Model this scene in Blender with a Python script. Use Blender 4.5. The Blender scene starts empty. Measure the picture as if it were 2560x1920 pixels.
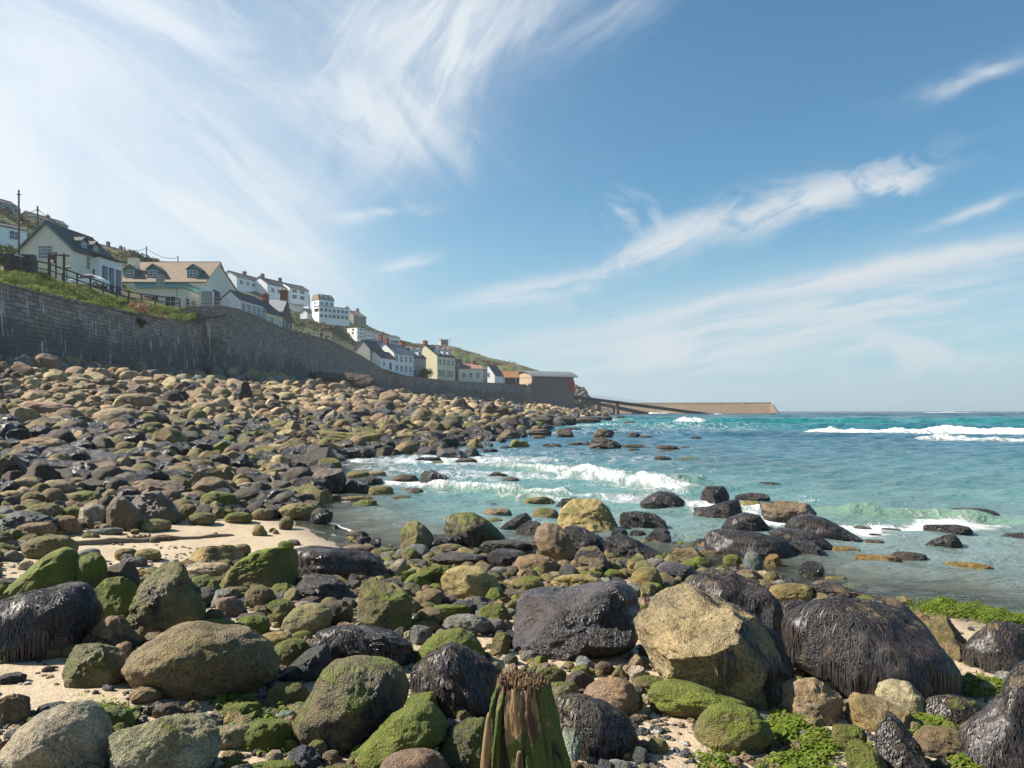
import bpy, math, random
import numpy as np
from mathutils import Vector, Matrix
from mathutils.bvhtree import BVHTree
R = math.radians
random.seed(7)
rng = np.random.default_rng(7)

# ------------------------------------------------------------------ camera
FPX, CX, HY, CAMZ = 2009.0, 1280.0, 1026.5, 1.70      # focal length, centre and horizon in photo pixels (2560 x 1920)
sc = bpy.context.scene
cam_d = bpy.data.cameras.new("camera")
cam = bpy.data.objects.new("camera", cam_d)
sc.collection.objects.link(cam)
cam.location = (0, 0, CAMZ)
cam.rotation_euler = (R(90), 0, 0)
cam_d.sensor_width = 36.0
cam_d.lens = 36.0 * FPX / 2560.0
cam_d.shift_y = (HY - 960.0) / 2560.0
cam_d.clip_start = 0.1
cam_d.clip_end = 12000
sc.camera = cam

# ------------------------------------------------------------------ world, sun, exposure
SUN_AZ, SUN_EL = R(-84), R(41)          # azimuth from the view direction (+Y), negative is left
wd = bpy.data.worlds.new("World")
sc.world = wd
wd.use_nodes = True
wd.cycles.sampling_method = 'MANUAL'; wd.cycles.sample_map_resolution = 256
wt = wd.node_tree
wt.nodes.clear()

class NT:
    """small helper to write node graphs as expressions"""
    def __init__(s, tree): s.t = tree
    def n(s, typ, **kw):
        nd = s.t.nodes.new(typ)
        for k, v in kw.items(): setattr(nd, k, v)
        return nd
    def put(s, sock, v):
        if isinstance(v, (int, float)): sock.default_value = v
        elif isinstance(v, (tuple, list)): sock.default_value = tuple(v) + ((1.0,) if len(v) == 3 and len(sock.default_value) == 4 else ())
        else: s.t.links.new(v, sock)
    def m(s, op, a, b=0.0, c=0.0, clamp=False):
        nd = s.n('ShaderNodeMath', operation=op, use_clamp=clamp)
        s.put(nd.inputs[0], a); s.put(nd.inputs[1], b)
        if op in ('MULTIPLY_ADD', 'SMOOTH_MIN', 'SMOOTH_MAX'): s.put(nd.inputs[2], c)
        return nd.outputs[0]
    def ss(s, x, a, b, lo=0.0, hi=1.0):
        nd = s.n('ShaderNodeMapRange', interpolation_type='SMOOTHSTEP')
        s.put(nd.inputs[0], x); s.put(nd.inputs[1], a); s.put(nd.inputs[2], b); s.put(nd.inputs[3], lo); s.put(nd.inputs[4], hi)
        return nd.outputs[0]
    def mix(s, f, a, b, blend='MIX'):
        nd = s.n('ShaderNodeMix', data_type='RGBA', blend_type=blend)
        s.put(nd.inputs[0], f); s.put(nd.inputs[6], a); s.put(nd.inputs[7], b)
        return nd.outputs[2]
    def xyz(s, x, y, z=0.0):
        nd = s.n('ShaderNodeCombineXYZ'); s.put(nd.inputs[0], x); s.put(nd.inputs[1], y); s.put(nd.inputs[2], z)
        return nd.outputs[0]
    def sep(s, v):
        nd = s.n('ShaderNodeSeparateXYZ'); s.put(nd.inputs[0], v); return nd.outputs
    def noise(s, v, scale, detail=4.0, rough=0.55, dist=0.0, col=False):
        nd = s.n('ShaderNodeTexNoise'); s.put(nd.inputs['Vector'], v); s.put(nd.inputs['Scale'], scale)
        nd.inputs['Detail'].default_value = detail; nd.inputs['Roughness'].default_value = rough; nd.inputs['Distortion'].default_value = dist
        return nd.outputs['Color' if col else 'Fac']
    def vor(s, v, scale, feat='F1', out='Distance', rnd=1.0):
        nd = s.n('ShaderNodeTexVoronoi', feature=feat); s.put(nd.inputs['Vector'], v); s.put(nd.inputs['Scale'], scale)
        nd.inputs['Randomness'].default_value = rnd
        return nd.outputs[out]
    def vm(s, op, a, b):
        nd = s.n('ShaderNodeVectorMath', operation=op); s.put(nd.inputs[0], a); s.put(nd.inputs[1], b); return nd.outputs[0]
    def bump(s, h, dist, strength=1.0, normal=None):
        nd = s.n('ShaderNodeBump'); s.put(nd.inputs['Height'], h); nd.inputs['Distance'].default_value = dist; s.put(nd.inputs['Strength'], strength)
        if normal is not None: s.put(nd.inputs['Normal'], normal)
        return nd.outputs[0]

w = NT(wt)
sky = w.n('ShaderNodeTexSky', sky_type='NISHITA', sun_disc=False, sun_elevation=SUN_EL, sun_rotation=SUN_AZ,
          altitude=0, air_density=1.0, dust_density=0.8, ozone_density=2.0)
dirv = w.n('ShaderNodeTexCoord').outputs['Generated']
dx, dy, dz = w.sep(dirv)
ay = w.m('MAXIMUM', w.m('ABSOLUTE', dy), 0.05)
U = w.m('DIVIDE', dx, ay)               # tangent of the bearing and of the height above the horizon
V = w.m('DIVIDE', dz, ay)
def px(x): return (x - CX) / FPX
def py(y): return (HY - y) / FPX
_w = w.sep(w.noise(w.xyz(U, V, 4.0), 3.2, 4.0, 0.6, 0.0, True))
U2 = w.m('ADD', U, w.m('MULTIPLY', w.m('SUBTRACT', _w[0], 0.5), 0.05)); V2 = w.m('ADD', V, w.m('MULTIPLY', w.m('SUBTRACT', _w[1], 0.5), 0.05))
def cloud(x, y, L, W, ang, nscale=5.0, stretch=6.0, lo=0.42, hi=0.68, amt=0.9, seed=0.0, streak=None, dist=0.6, base=0.0, detail=6.0):
    """a wisp: a soft patch L by W (photo pixels) turned by ang, frayed by noise drawn out along streak"""
    a = R(ang); u = w.m('SUBTRACT', U2, px(x)); v = w.m('SUBTRACT', V2, py(y))
    pp = w.m('ADD', w.m('MULTIPLY', u, math.cos(a) * FPX / L), w.m('MULTIPLY', v, math.sin(a) * FPX / L))
    qq = w.m('ADD', w.m('MULTIPLY', u, -math.sin(a) * FPX / W), w.m('MULTIPLY', v, math.cos(a) * FPX / W))
    r2 = w.m('ADD', w.m('MULTIPLY', pp, pp), w.m('MULTIPLY', qq, qq))
    mask = w.m('EXPONENT', w.m('MULTIPLY', r2, -1.6))
    b = R(ang if streak is None else streak)
    s1 = w.m('ADD', w.m('MULTIPLY', U2, math.cos(b)), w.m('MULTIPLY', V2, math.sin(b)))
    s2 = w.m('ADD', w.m('MULTIPLY', U2, -math.sin(b)), w.m('MULTIPLY', V2, math.cos(b)))
    nz = w.noise(w.xyz(s1, w.m('MULTIPLY', s2, stretch), seed), nscale, detail, 0.62, dist)
    t = w.ss(w.m('ADD', nz, w.m('MULTIPLY', w.m('SUBTRACT', mask, 1.0), 0.16)), lo, hi, base, 1.0)
    return w.m('MULTIPLY', w.m('MULTIPLY', t, mask), amt)
C = [
    cloud(-60, 450, 1000, 640, -30, 2.2, 2.4, 0.25, 0.62, 1.0, 1.1, -38, 0.6, 0.62),        # the broad bright veil, upper left
    cloud(300, 60, 900, 380, -5, 3.0, 3.5, 0.30, 0.62, 0.92, 2.3, -30, 0.7, 0.40),
    cloud(520, 500, 620, 300, -42, 3.5, 5.0, 0.32, 0.62, 0.95, 3.7, -40, 0.5, 0.30),
    cloud(700, 620, 380, 190, -38, 4.0, 4.0, 0.32, 0.66, 0.85, 4.4, -35, 0.7, 0.25),
    cloud(1130, 150, 480, 200, 42, 4.2, 4.0, 0.30, 0.60, 1.0, 5.2, 62, 0.8, 0.22),           # the plume hanging from the top
    cloud(940, 300, 330, 160, -25, 4.5, 4.0, 0.30, 0.62, 1.0, 6.1, -50, 0.7, 0.2),
    cloud(1060, 40, 420, 170, 20, 4.5, 5.0, 0.30, 0.60, 0.95, 24.2, 48, 0.6, 0.25),
    cloud(1440, 40, 330, 130, 22, 3.0, 5.0, 0.38, 0.76, 0.70, 6.9, 35, 0.5),
    cloud(2050, 800, 1250, 150, 9, 4.0, 11.0, 0.34, 0.60, 0.90, 8.8, 10, 0.4, 0.30),          # long veil over the sea
    cloud(2150, 690, 1150, 38, 11.5, 4.0, 9.0, 0.22, 0.50, 1.0, 9.3, 12, 0.3, 0.35),
    cloud(1330, 730, 360, 46, 13, 4.0, 8.0, 0.26, 0.58, 0.9, 9.9, 12, 0.5, .15),
    cloud(1690, 600, 360, 66, 24, 7.0, 2.0, 0.34, 0.56, 1.0, 10.2, 22, 1.2),
    cloud(2000, 505, 380, 60, 18, 9.0, 1.8, 0.30, 0.50, 1.0, 11.4, 25, 1.2),                 # broken flecks
    cloud(2215, 468, 120, 46, 14, 8.0, 1.6, 0.32, 0.50, 1.0, 13.8, 15, 1.0),
    cloud(1600, 550, 130, 70, -40, 8.0, 2.0, 0.34, 0.58, 0.9, 14.1, -40, 1.0),
    cloud(2430, 530, 200, 24, 20, 4.0, 5.0, 0.28, 0.62, 0.8, 15.9, 20, 0.6),
    cloud(2450, 200, 250, 34, 14, 4.0, 5.0, 0.28, 0.62, 0.8, 16.3, 17, 0.6),
    cloud(940, 540, 140, 30, 6, 6.0, 3.0, 0.32, 0.58, 0.9, 17.1, 6, 0.8),
    cloud(1020, 670, 110, 26, 18, 6.0, 3.0, 0.32, 0.58, 0.8, 18.1, 18, 0.6),
    cloud(1660, 875, 190, 75, 8, 9.0, 1.2, 0.36, 0.50, 0.85, 19.4, 0, 0.8),                  # low cumulus on the horizon
    cloud(2250, 880, 460, 85, 0, 8.0, 1.2, 0.42, 0.56, 0.75, 20.7, 0, 0.8),
]
keep = 1.0
for c in C: keep = w.m('MULTIPLY', keep, w.m('SUBTRACT', 1.0, c))
cov = w.m('SUBTRACT', 1.0, keep)
hzn = w.ss(V, 0.28, -0.02)                                   # milky air low over the sea
hs = w.n('ShaderNodeHueSaturation'); w.put(hs.inputs['Color'], sky.outputs[0]); hs.inputs['Saturation'].default_value = 1.12
skyc = w.mix(1.0, hs.outputs[0], (0.86, 1.24, 1.24), 'MULTIPLY')
lum = w.n('ShaderNodeRGBToBW'); w.put(lum.inputs[0], sky.outputs[0])
sunv = (math.sin(SUN_AZ) * math.cos(SUN_EL), math.cos(SUN_AZ) * math.cos(SUN_EL), math.sin(SUN_EL))
dt = w.n('ShaderNodeVectorMath', operation='DOT_PRODUCT'); w.put(dt.inputs[0], dirv); w.put(dt.inputs[1], sunv)
fwd = w.ss(dt.outputs['Value'], 0.0, 0.8, 7.2, 8.8)            # clouds scatter more light towards the sun
ccol = w.mix(1.0, (0.90, 0.97, 1.03), w.xyz(fwd, fwd, fwd), 'MULTIPLY')
sk1 = w.mix(w.m('MULTIPLY', hzn, 0.75), skyc, (3.9, 5.7, 7.2))
out_c = w.mix(cov, sk1, ccol)
bg = w.n('ShaderNodeBackground'); w.put(bg.inputs[0], out_c); bg.inputs[1].default_value = 0.050
wo = w.n('ShaderNodeOutputWorld'); wt.links.new(bg.outputs[0], wo.inputs[0])

sd = bpy.data.lights.new("sun", 'SUN'); sd.energy = 5.0; sd.angle = R(0.5); sd.color = (1.0, 0.91, 0.78)
so = bpy.data.objects.new("sun", sd); sc.collection.objects.link(so)
so.rotation_euler = Vector(sunv).to_track_quat('Z', 'Y').to_euler()
sc.view_settings.view_transform = 'Standard'; sc.view_settings.look = 'None'
sc.view_settings.exposure = 1.12; sc.view_settings.gamma = 1.0; sc.view_settings.use_curve_mapping = False
sc.cycles.max_bounces = 6; sc.cycles.volume_bounces = 0
sc.cycles.transparent_max_bounces = 8
# ------------------------------------------------------------------ helpers
COL = sc.collection
def tag(o, label=None, cat=None, group=None, kind=None):
    if label: o['label'] = label
    if cat: o['category'] = cat
    if group: o['group'] = group
    if kind: o['kind'] = kind
    return o
def empty(name, loc, rz=0.0):
    o = bpy.data.objects.new(name, None); COL.objects.link(o)
    o.location = loc; o.rotation_euler = (0, 0, rz); o.empty_display_size = 0.3
    return o
def pt(x, y, Y):
    """photo pixel + distance -> world point"""
    return Vector(((x - CX) / FPX * Y, Y, CAMZ + (HY - y) / FPX * Y))
def mesh_np(name, co, faces, mats, parent=None, smooth=True, loc=None, loops=None, mi=None):
    me = bpy.data.meshes.new(name)
    if isinstance(faces, np.ndarray):
        n, k = faces.shape
        me.vertices.add(len(co)); me.vertices.foreach_set('co', np.asarray(co, np.float32).ravel())
        me.loops.add(n * k); me.loops.foreach_set('vertex_index', faces.astype(np.int32).ravel())
        me.polygons.add(n); me.polygons.foreach_set('loop_start', np.arange(0, n * k, k, dtype=np.int32))
        me.polygons.foreach_set('loop_total', np.full(n, k, np.int32))
        me.update(calc_edges=True)
    else:
        me.from_pydata([tuple(c) for c in co], [], faces)
    if smooth: me.polygons.foreach_set('use_smooth', np.ones(len(me.polygons), bool))
    for m in (mats if isinstance(mats, (list, tuple)) else [mats]): me.materials.append(m)
    if mi is not None: me.polygons.foreach_set('material_index', np.asarray(mi, np.int32))
    me.validate(); me.update()
    o = bpy.data.objects.new(name, me); COL.objects.link(o)
    if parent is not None: o.parent = parent
    if loc is not None: o.location = loc
    return o
def attr(o, name, vals, typ='FLOAT'):
    a = o.data.attributes.new(name, typ, 'POINT')
    if typ == 'FLOAT': a.data.foreach_set('value', np.asarray(vals, np.float32).ravel())
    else: a.data.foreach_set('color', np.asarray(vals, np.float32).ravel())
class MB:
    """collects boxes, bars and quads; build() links them as ONE mesh object"""
    def __init__(s): s.v = []; s.f = []; s.mi = []
    def add(s, vs, fs, m=0):
        b = len(s.v); s.v += [tuple(v) for v in vs]; s.f += [tuple(i + b for i in f) for f in fs]; s.mi += [m] * len(fs); return s
    def box(s, x0, x1, y0, y1, z0, z1, m=0):
        vs = [(x0,y0,z0),(x1,y0,z0),(x1,y1,z0),(x0,y1,z0),(x0,y0,z1),(x1,y0,z1),(x1,y1,z1),(x0,y1,z1)]
        return s.add(vs, [(0,3,2,1),(4,5,6,7),(0,1,5,4),(1,2,6,5),(2,3,7,6),(3,0,4,7)], m)
    def bar(s, a, b, r, m=0, sides=6, r2=None):
        a = Vector(a); b = Vector(b); d = (b - a).normalized(); r2 = r if r2 is None else r2
        u = d.orthogonal().normalized(); v = d.cross(u); vs = []
        for p, rr in ((a, r), (b, r2)):
            for k in range(sides):
                t = 2 * math.pi * k / sides + math.pi / 4
                vs.append(p + (u * math.cos(t) + v * math.sin(t)) * rr)
        fs = [(k, (k + 1) % sides, sides + (k + 1) % sides, sides + k) for k in range(sides)]
        fs += [tuple(range(sides - 1, -1, -1)), tuple(range(sides, 2 * sides))]
        return s.add(vs, fs, m)
    def tube(s, pts, r, m=0, sides=6):
        for a, b in zip(pts[:-1], pts[1:]): s.bar(a, b, r, m, sides)
        return s
    def beam(s, a, b, w_, h_, m=0):
        """rectangular bar from a to b, w_ across (horizontal), h_ tall"""
        a = Vector(a); b = Vector(b); d = (b - a); side = Vector((-d.y, d.x, 0))
        side = (side.normalized() if side.length > 1e-6 else Vector((1, 0, 0))) * w_ / 2
        up = d.normalized().cross(side.normalized()); up = up if up.z >= 0 else -up
        if abs(d.normalized().z) > 0.99: side = Vector((w_/2,0,0)); up = Vector((0,1,0))
        up = up * h_ / 2
        vs = [a - side - up, a + side - up, a + side + up, a - side + up, b - side - up, b + side - up, b + side + up, b - side + up]
        return s.add(vs, [(0,1,2,3),(7,6,5,4),(0,4,5,1),(1,5,6,2),(2,6,7,3),(3,7,4,0)], m)
    def prism(s, poly, y0, y1, m=0):
        """polygon in x,z extruded along y"""
        n = len(poly); vs = [(x, y0, z) for x, z in poly] + [(x, y1, z) for x, z in poly]
        return s.add(vs, [tuple(range(n)), tuple(range(2*n-1, n-1, -1))] + [((k+1) % n, k, n+k, n+(k+1) % n) for k in range(n)], m)
    def build(s, name, mats, parent=None, smooth=False, recalc=True):
        o = mesh_np(name, s.v, s.f, mats, parent, smooth, mi=s.mi)
        if recalc:
            import bmesh
            bm = bmesh.new(); bm.from_mesh(o.data); bmesh.ops.recalc_face_normals(bm, faces=bm.faces); bm.to_mesh(o.data); bm.free()
        return o
# --- numpy gradient noise
_perm = rng.permutation(256); _perm = np.concatenate([_perm, _perm, _perm])
_g = rng.normal(size=(256, 3)); _g /= np.linalg.norm(_g, axis=1)[:, None]
def perlin(p):
    p = np.asarray(p, float); i = np.floor(p).astype(int); f = p - i; i &= 255
    u = f * f * f * (f * (f * 6 - 15) + 10); out = 0
    for a in (0, 1):
        for b in (0, 1):
            for c in (0, 1):
                h = _perm[_perm[_perm[(i[:, 0] + a) & 255] + ((i[:, 1] + b) & 255)] + ((i[:, 2] + c) & 255)]
                d = (_g[h] * (f - np.array((a, b, c)))).sum(1)
                wgt = (u[:, 0] if a else 1 - u[:, 0]) * (u[:, 1] if b else 1 - u[:, 1]) * (u[:, 2] if c else 1 - u[:, 2])
                out = out + wgt * d
    return out * 1.6
def fbm(p, oct=4, lac=2.1, gain=0.5):
    p = np.asarray(p, float); a = 1.0; s = 0
    for k in range(oct):
        s = s + a * perlin(p + 17.3 * k); p = p * lac; a *= gain
    return s
def fbm2(x, y, oct=4, sd=0.0): return fbm(np.stack([x, y, np.full_like(x, sd + 0.37)], 1), oct)
def sstep(x, a, b):
    t = np.clip((x - a) / (b - a), 0, 1); return t * t * (3 - 2 * t)
_ico = {}
def ico(level):
    if level in _ico: return _ico[level]
    if level == 0:
        t = (1 + 5 ** .5) / 2
        v = np.array([(-1,t,0),(1,t,0),(-1,-t,0),(1,-t,0),(0,-1,t),(0,1,t),(0,-1,-t),(0,1,-t),(t,0,-1),(t,0,1),(-t,0,-1),(-t,0,1)], float)
        f = np.array([(0,11,5),(0,5,1),(0,1,7),(0,7,10),(0,10,11),(1,5,9),(5,11,4),(11,10,2),(10,7,6),(7,1,8),(3,9,4),(3,4,2),(3,2,6),(3,6,8),(3,8,9),(4,9,5),(2,4,11),(6,2,10),(8,6,7),(9,8,1)])
    else:
        v, f = ico(level - 1); e = np.sort(np.concatenate([f[:, [0,1]], f[:, [1,2]], f[:, [2,0]]]), 1)
        ue, inv = np.unique(e, axis=0, return_inverse=True); inv = inv.ravel(); n = len(f); b = len(v)
        v = np.concatenate([v, (v[ue[:, 0]] + v[ue[:, 1]]) / 2])
        ab, bc, ca = inv[:n] + b, inv[n:2*n] + b, inv[2*n:] + b
        f = np.concatenate([np.stack([f[:,0],ab,ca],1), np.stack([f[:,1],bc,ab],1), np.stack([f[:,2],ca,bc],1), np.stack([ab,bc,ca],1)])
    v = v / np.linalg.norm(v, axis=1)[:, None]
    _ico[level] = (v, f); return _ico[level]

# ------------------------------------------------------------------ materials
def new_mat(name):
    m = bpy.data.materials.new(name); m.use_nodes = True; t = m.node_tree; t.nodes.clear()
    n = NT(t); bs = n.n('ShaderNodeBsdfPrincipled'); o = n.n('ShaderNodeOutputMaterial'); t.links.new(bs.outputs[0], o.inputs[0])
    return m, n, bs
def simple(name, col, rough=0.7, var=0.15, scale=1.5, bump=0.0, metallic=0.0, spec=0.4, fine=25.0):
    """plain paint, render or metal with uneven tone, grime and a little relief"""
    m, n, bs = new_mat(name)
    tc = n.n('ShaderNodeTexCoord').outputs['Object']
    a = n.noise(tc, scale, 5, 0.6); b = n.noise(tc, fine, 3, 0.6)
    k = n.m('ADD', n.m('MULTIPLY', n.m('SUBTRACT', a, 0.5), var * 3), n.m('MULTIPLY', n.m('SUBTRACT', b, 0.5), var))
    k = n.m('ADD', k, 1.0)
    c = n.mix(1.0, col, n.xyz(k, k, k), 'MULTIPLY')
    n.put(bs.inputs['Base Color'], c); bs.inputs['Roughness'].default_value = rough; bs.inputs['Metallic'].default_value = metallic
    bs.inputs['Specular IOR Level'].default_value = spec
    if bump: n.put(bs.inputs['Normal'], n.bump(b, bump))
    return m
def rock_material(name, per_object=True):
    """granite boulder skin: tone, grain, green algae on top, dark wet weed. Amounts come from each boulder's own properties."""
    m, n, bs = new_mat(name)
    tc = n.n('ShaderNodeTexCoord').outputs['Object']
    if per_object:
        oi = n.n('ShaderNodeObjectInfo'); base = oi.outputs['Color']; rnd = oi.outputs['Random']
        A = lambda k: n.n('ShaderNodeAttribute', attribute_type='OBJECT', attribute_name=k).outputs['Fac']
        algae, weed, wet, scl = A('algae'), A('weed'), A('wet'), A('grain')
    else:
        at = n.n('ShaderNodeAttribute', attribute_type='GEOMETRY', attribute_name='tint'); base = at.outputs['Color']
        A = lambda k: n.n('ShaderNodeAttribute', attribute_type='GEOMETRY', attribute_name=k).outputs['Fac']
        algae, weed, wet, rnd = A('algae'), A('weed'), A('wet'), A('rnd'); scl = 1.0
    geo = n.n('ShaderNodeNewGeometry'); nx, ny, nz = n.sep(geo.outputs['Normal'])
    off = n.xyz(n.m('MULTIPLY', rnd, 91.0), n.m('MULTIPLY', rnd, 37.0), n.m('MULTIPLY', rnd, 13.0))
    p0 = n.vm('ADD', tc, off)
    sc_ = n.n('ShaderNodeVectorMath', operation='SCALE'); n.put(sc_.inputs[0], p0); n.put(sc_.inputs['Scale'], scl); p = sc_.outputs[0]
    big = n.noise(p, 2.6, 4, 0.6, 0.4); mid = n.noise(p, 9.0, 5, 0.65); fine = n.noise(p, 70.0, 3, 0.7); grit = n.vor(p, 130.0)
    k = n.m('ADD', -1.92, n.m('ADD', n.m('MULTIPLY', big, 1.4), n.m('ADD', n.m('MULTIPLY', mid, 2.1), n.m('MULTIPLY', fine, 2.3)))); k = n.m('MULTIPLY', n.m('MAXIMUM', k, 0.15), 0.84)
    c = n.mix(1.0, base, n.xyz(k, k, k), 'MULTIPLY')
    warm = n.mix(0.6, c, n.mix(1.0, c, (1.10, 0.94, 0.66), 'MULTIPLY'))
    c = n.mix(n.ss(n.noise(p, 1.7, 4, 0.6, 0.8), 0.45, 0.62), c, warm)
    # quartz and mica grains
    c = n.mix(n.m('MULTIPLY', n.ss(fine, 0.60, 0.74), 0.6), c, n.mix(0.5, c, (0.50, 0.44, 0.34)))
    c = n.mix(n.m('MULTIPLY', n.ss(fine, 0.42, 0.30), 0.55), c, (0.03, 0.026, 0.02))
    # cracks
    cr = n.ss(n.vor(n.vm('ADD', p, n.noise(p, 3.0, 3, 0.6, 0.0, True)), 2.6, 'DISTANCE_TO_EDGE'), 0.030, 0.0)
    cr = n.m('MULTIPLY', n.m('MULTIPLY', cr, n.ss(n.noise(p, 2.2, 2), 0.5, 0.6)), n.ss(wet, 0.2, 0.8))
    # green algae, thickest where the stone faces the sky
    gn = n.m('ADD', n.m('MULTIPLY', n.noise(p, 3.4, 6, 0.68, 0.5), 1.25), n.m('MULTIPLY', nz, 0.20))
    gt = n.m('SUBTRACT', 1.32, n.m('MULTIPLY', algae, 0.92))
    gm = n.m('MULTIPLY', n.ss(n.m('SUBTRACT', gn, gt), -0.05, 0.08), n.ss(algae, 0.02, 0.1))
    gcol = n.mix(n.noise(p, 6.0, 4, 0.6), (0.035, 0.045, 0.006), (0.20, 0.235, 0.016))
    gcol = n.mix(n.ss(fine, 0.52, 0.72), gcol, (0.27, 0.33, 0.045))
    olive = n.mix(n.m('MULTIPLY', n.ss(n.m('SUBTRACT', gn, gt), -0.38, 0.05), n.m('MULTIPLY', n.ss(algae, 0.02, 0.4), 0.75)), c, (0.125, 0.11, 0.03))
    c = n.mix(gm, olive, gcol)
    # dark weed: thin strands hanging down the stone
    hp = n.sep(tc); strand = n.noise(n.xyz(n.m('MULTIPLY', hp[0], 1.0), hp[1], n.m('MULTIPLY', hp[2], 0.13)), 85.0, 3, 0.6, 0.25)
    st2 = n.noise(n.xyz(hp[0], hp[1], n.m('MULTIPLY', hp[2], 0.2)), 26.0, 3, 0.6, 0.35)
    wn = n.noise(n.vm('ADD', p, (5.0, 9.0, 2.0)), 2.3, 5, 0.62, 0.6)
    wm = n.m('MULTIPLY', n.ss(n.m('SUBTRACT', n.m('ADD', n.m('MULTIPLY', wn, 1.15), n.m('MULTIPLY', nz, -0.16)), n.m('SUBTRACT', 1.0, weed)), -0.03, 0.14), n.ss(weed, 0.02, 0.1))
    wcol = n.mix(n.ss(strand, 0.36, 0.66), (0.005, 0.005, 0.006), (0.056, 0.047, 0.048))
    wcol = n.mix(n.m('MULTIPLY', n.ss(st2, 0.54, 0.72), 0.6), wcol, (0.13, 0.095, 0.055))
    c = n.mix(wm, c, wcol)
    c = n.mix(n.m('MULTIPLY', cr, 0.8), c, (0.012, 0.01, 0.008))
    c = n.mix(n.m('MULTIPLY', wet, 0.45), c, n.mix(1.0, c, (0.42, 0.42, 0.45), 'MULTIPLY'))
    n.put(bs.inputs['Base Color'], c)
    ro = n.m('SUBTRACT', 0.88, n.m('MULTIPLY', wet, 0.62))
    ro = n.m('SUBTRACT', ro, n.m('MULTIPLY', wm, 0.26))
    ro = n.m('ADD', ro, n.m('MULTIPLY', n.m('SUBTRACT', mid, 0.5), 0.35), clamp=True)
    n.put(bs.inputs['Roughness'], n.m('MAXIMUM', ro, 0.20)); bs.inputs['Specular IOR Level'].default_value = 0.5
    pit = n.ss(n.vor(p, 24.0), 0.34, 0.10); hgt = n.m('SUBTRACT', n.m('ADD', n.m('MULTIPLY', mid, 0.85), n.m('ADD', n.m('MULTIPLY', fine, 0.34), n.m('MULTIPLY', grit, 0.14))), n.m('MULTIPLY', pit, n.m('MULTIPLY', n.ss(big, .45, .6), 0.14)))
    hgt = n.m('SUBTRACT', hgt, n.m('MULTIPLY', cr, 0.35))
    hgt = n.m('ADD', hgt, n.m('MULTIPLY', n.m('MULTIPLY', wm, strand), 0.42))
    hgt = n.m('ADD', hgt, n.m('MULTIPLY', gm, n.m('ADD', 0.12, n.m('MULTIPLY', n.noise(p, 34.0, 4, 0.7), 0.55))))
    n.put(bs.inputs['Normal'], n.bump(hgt, 0.045 if per_object else 0.07))
    return m
M_ROCK = rock_material('boulder_stone'); M_ROCKS = rock_material('boulder_field_stone', False)

def sand_material():
    m, n, bs = new_mat('beach_sand')
    tc = n.n('ShaderNodeTexCoord').outputs['Object']; X, Y, Z = n.sep(tc)
    dist = n.n('ShaderNodeAttribute', attribute_type='GEOMETRY', attribute_name='shore').outputs['Fac']
    a = n.noise(tc, 0.9, 6, 0.6, 0.5); b = n.noise(tc, 7.0, 6, 0.65); f = n.noise(tc, 160.0, 2, 0.6)
    c = n.mix(a, (0.34, 0.26, 0.165), (0.42, 0.335, 0.23))
    c = n.mix(n.ss(b, 0.60, 0.72), c, (0.26, 0.19, 0.12))
    c = n.mix(n.m('MULTIPLY', n.ss(f, 0.52, 0.68), 0.5), c, (0.70, 0.62, 0.50)); c = n.mix(n.m('MULTIPLY', n.ss(f, 0.46, 0.36), 0.6), c, (0.22, 0.16, 0.11))
    wetm = n.ss(n.m('ADD', dist, n.m('MULTIPLY', n.m('SUBTRACT', a, 0.5), 0.5)), 0.75, 0.05)
    c = n.mix(wetm, c, n.mix(1.0, c, (0.55, 0.52, 0.50), 'MULTIPLY'))
    # thin green film on the damp sand and bedrock
    g = n.ss(n.noise(n.vm('ADD', tc, (3.0, 7.0, 0.0)), 1.9, 7, 0.7, 0.6), 0.57, 0.68)
    near = n.ss(Y, 7.0, 4.5)
    c = n.mix(n.m('MULTIPLY', n.m('MULTIPLY', g, near), 0.75), c, (0.22, 0.24, 0.085))
    up = n.ss(n.n('ShaderNodeAttribute', attribute_type='GEOMETRY', attribute_name='rise').outputs['Fac'], 0.15, 0.55)
    c = n.mix(up, c, n.mix(b, (0.06, 0.048, 0.036), (0.16, 0.13, 0.10)))
    n.put(bs.inputs['Base Color'], c)
    n.put(bs.inputs['Roughness'], n.m('SUBTRACT', 0.92, n.m('MULTIPLY', wetm, 0.62)))
    h = n.m('ADD', n.m('MULTIPLY', b, 0.8), n.m('ADD', n.m('MULTIPLY', f, 0.05), n.m('MULTIPLY', n.noise(tc, 30.0, 3, 0.6), 0.22)))
    n.put(bs.inputs['Normal'], n.bump(h, 0.035, n.m('SUBTRACT', 1.0, n.m('MULTIPLY', wetm, 0.9))))
    return m

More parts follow.
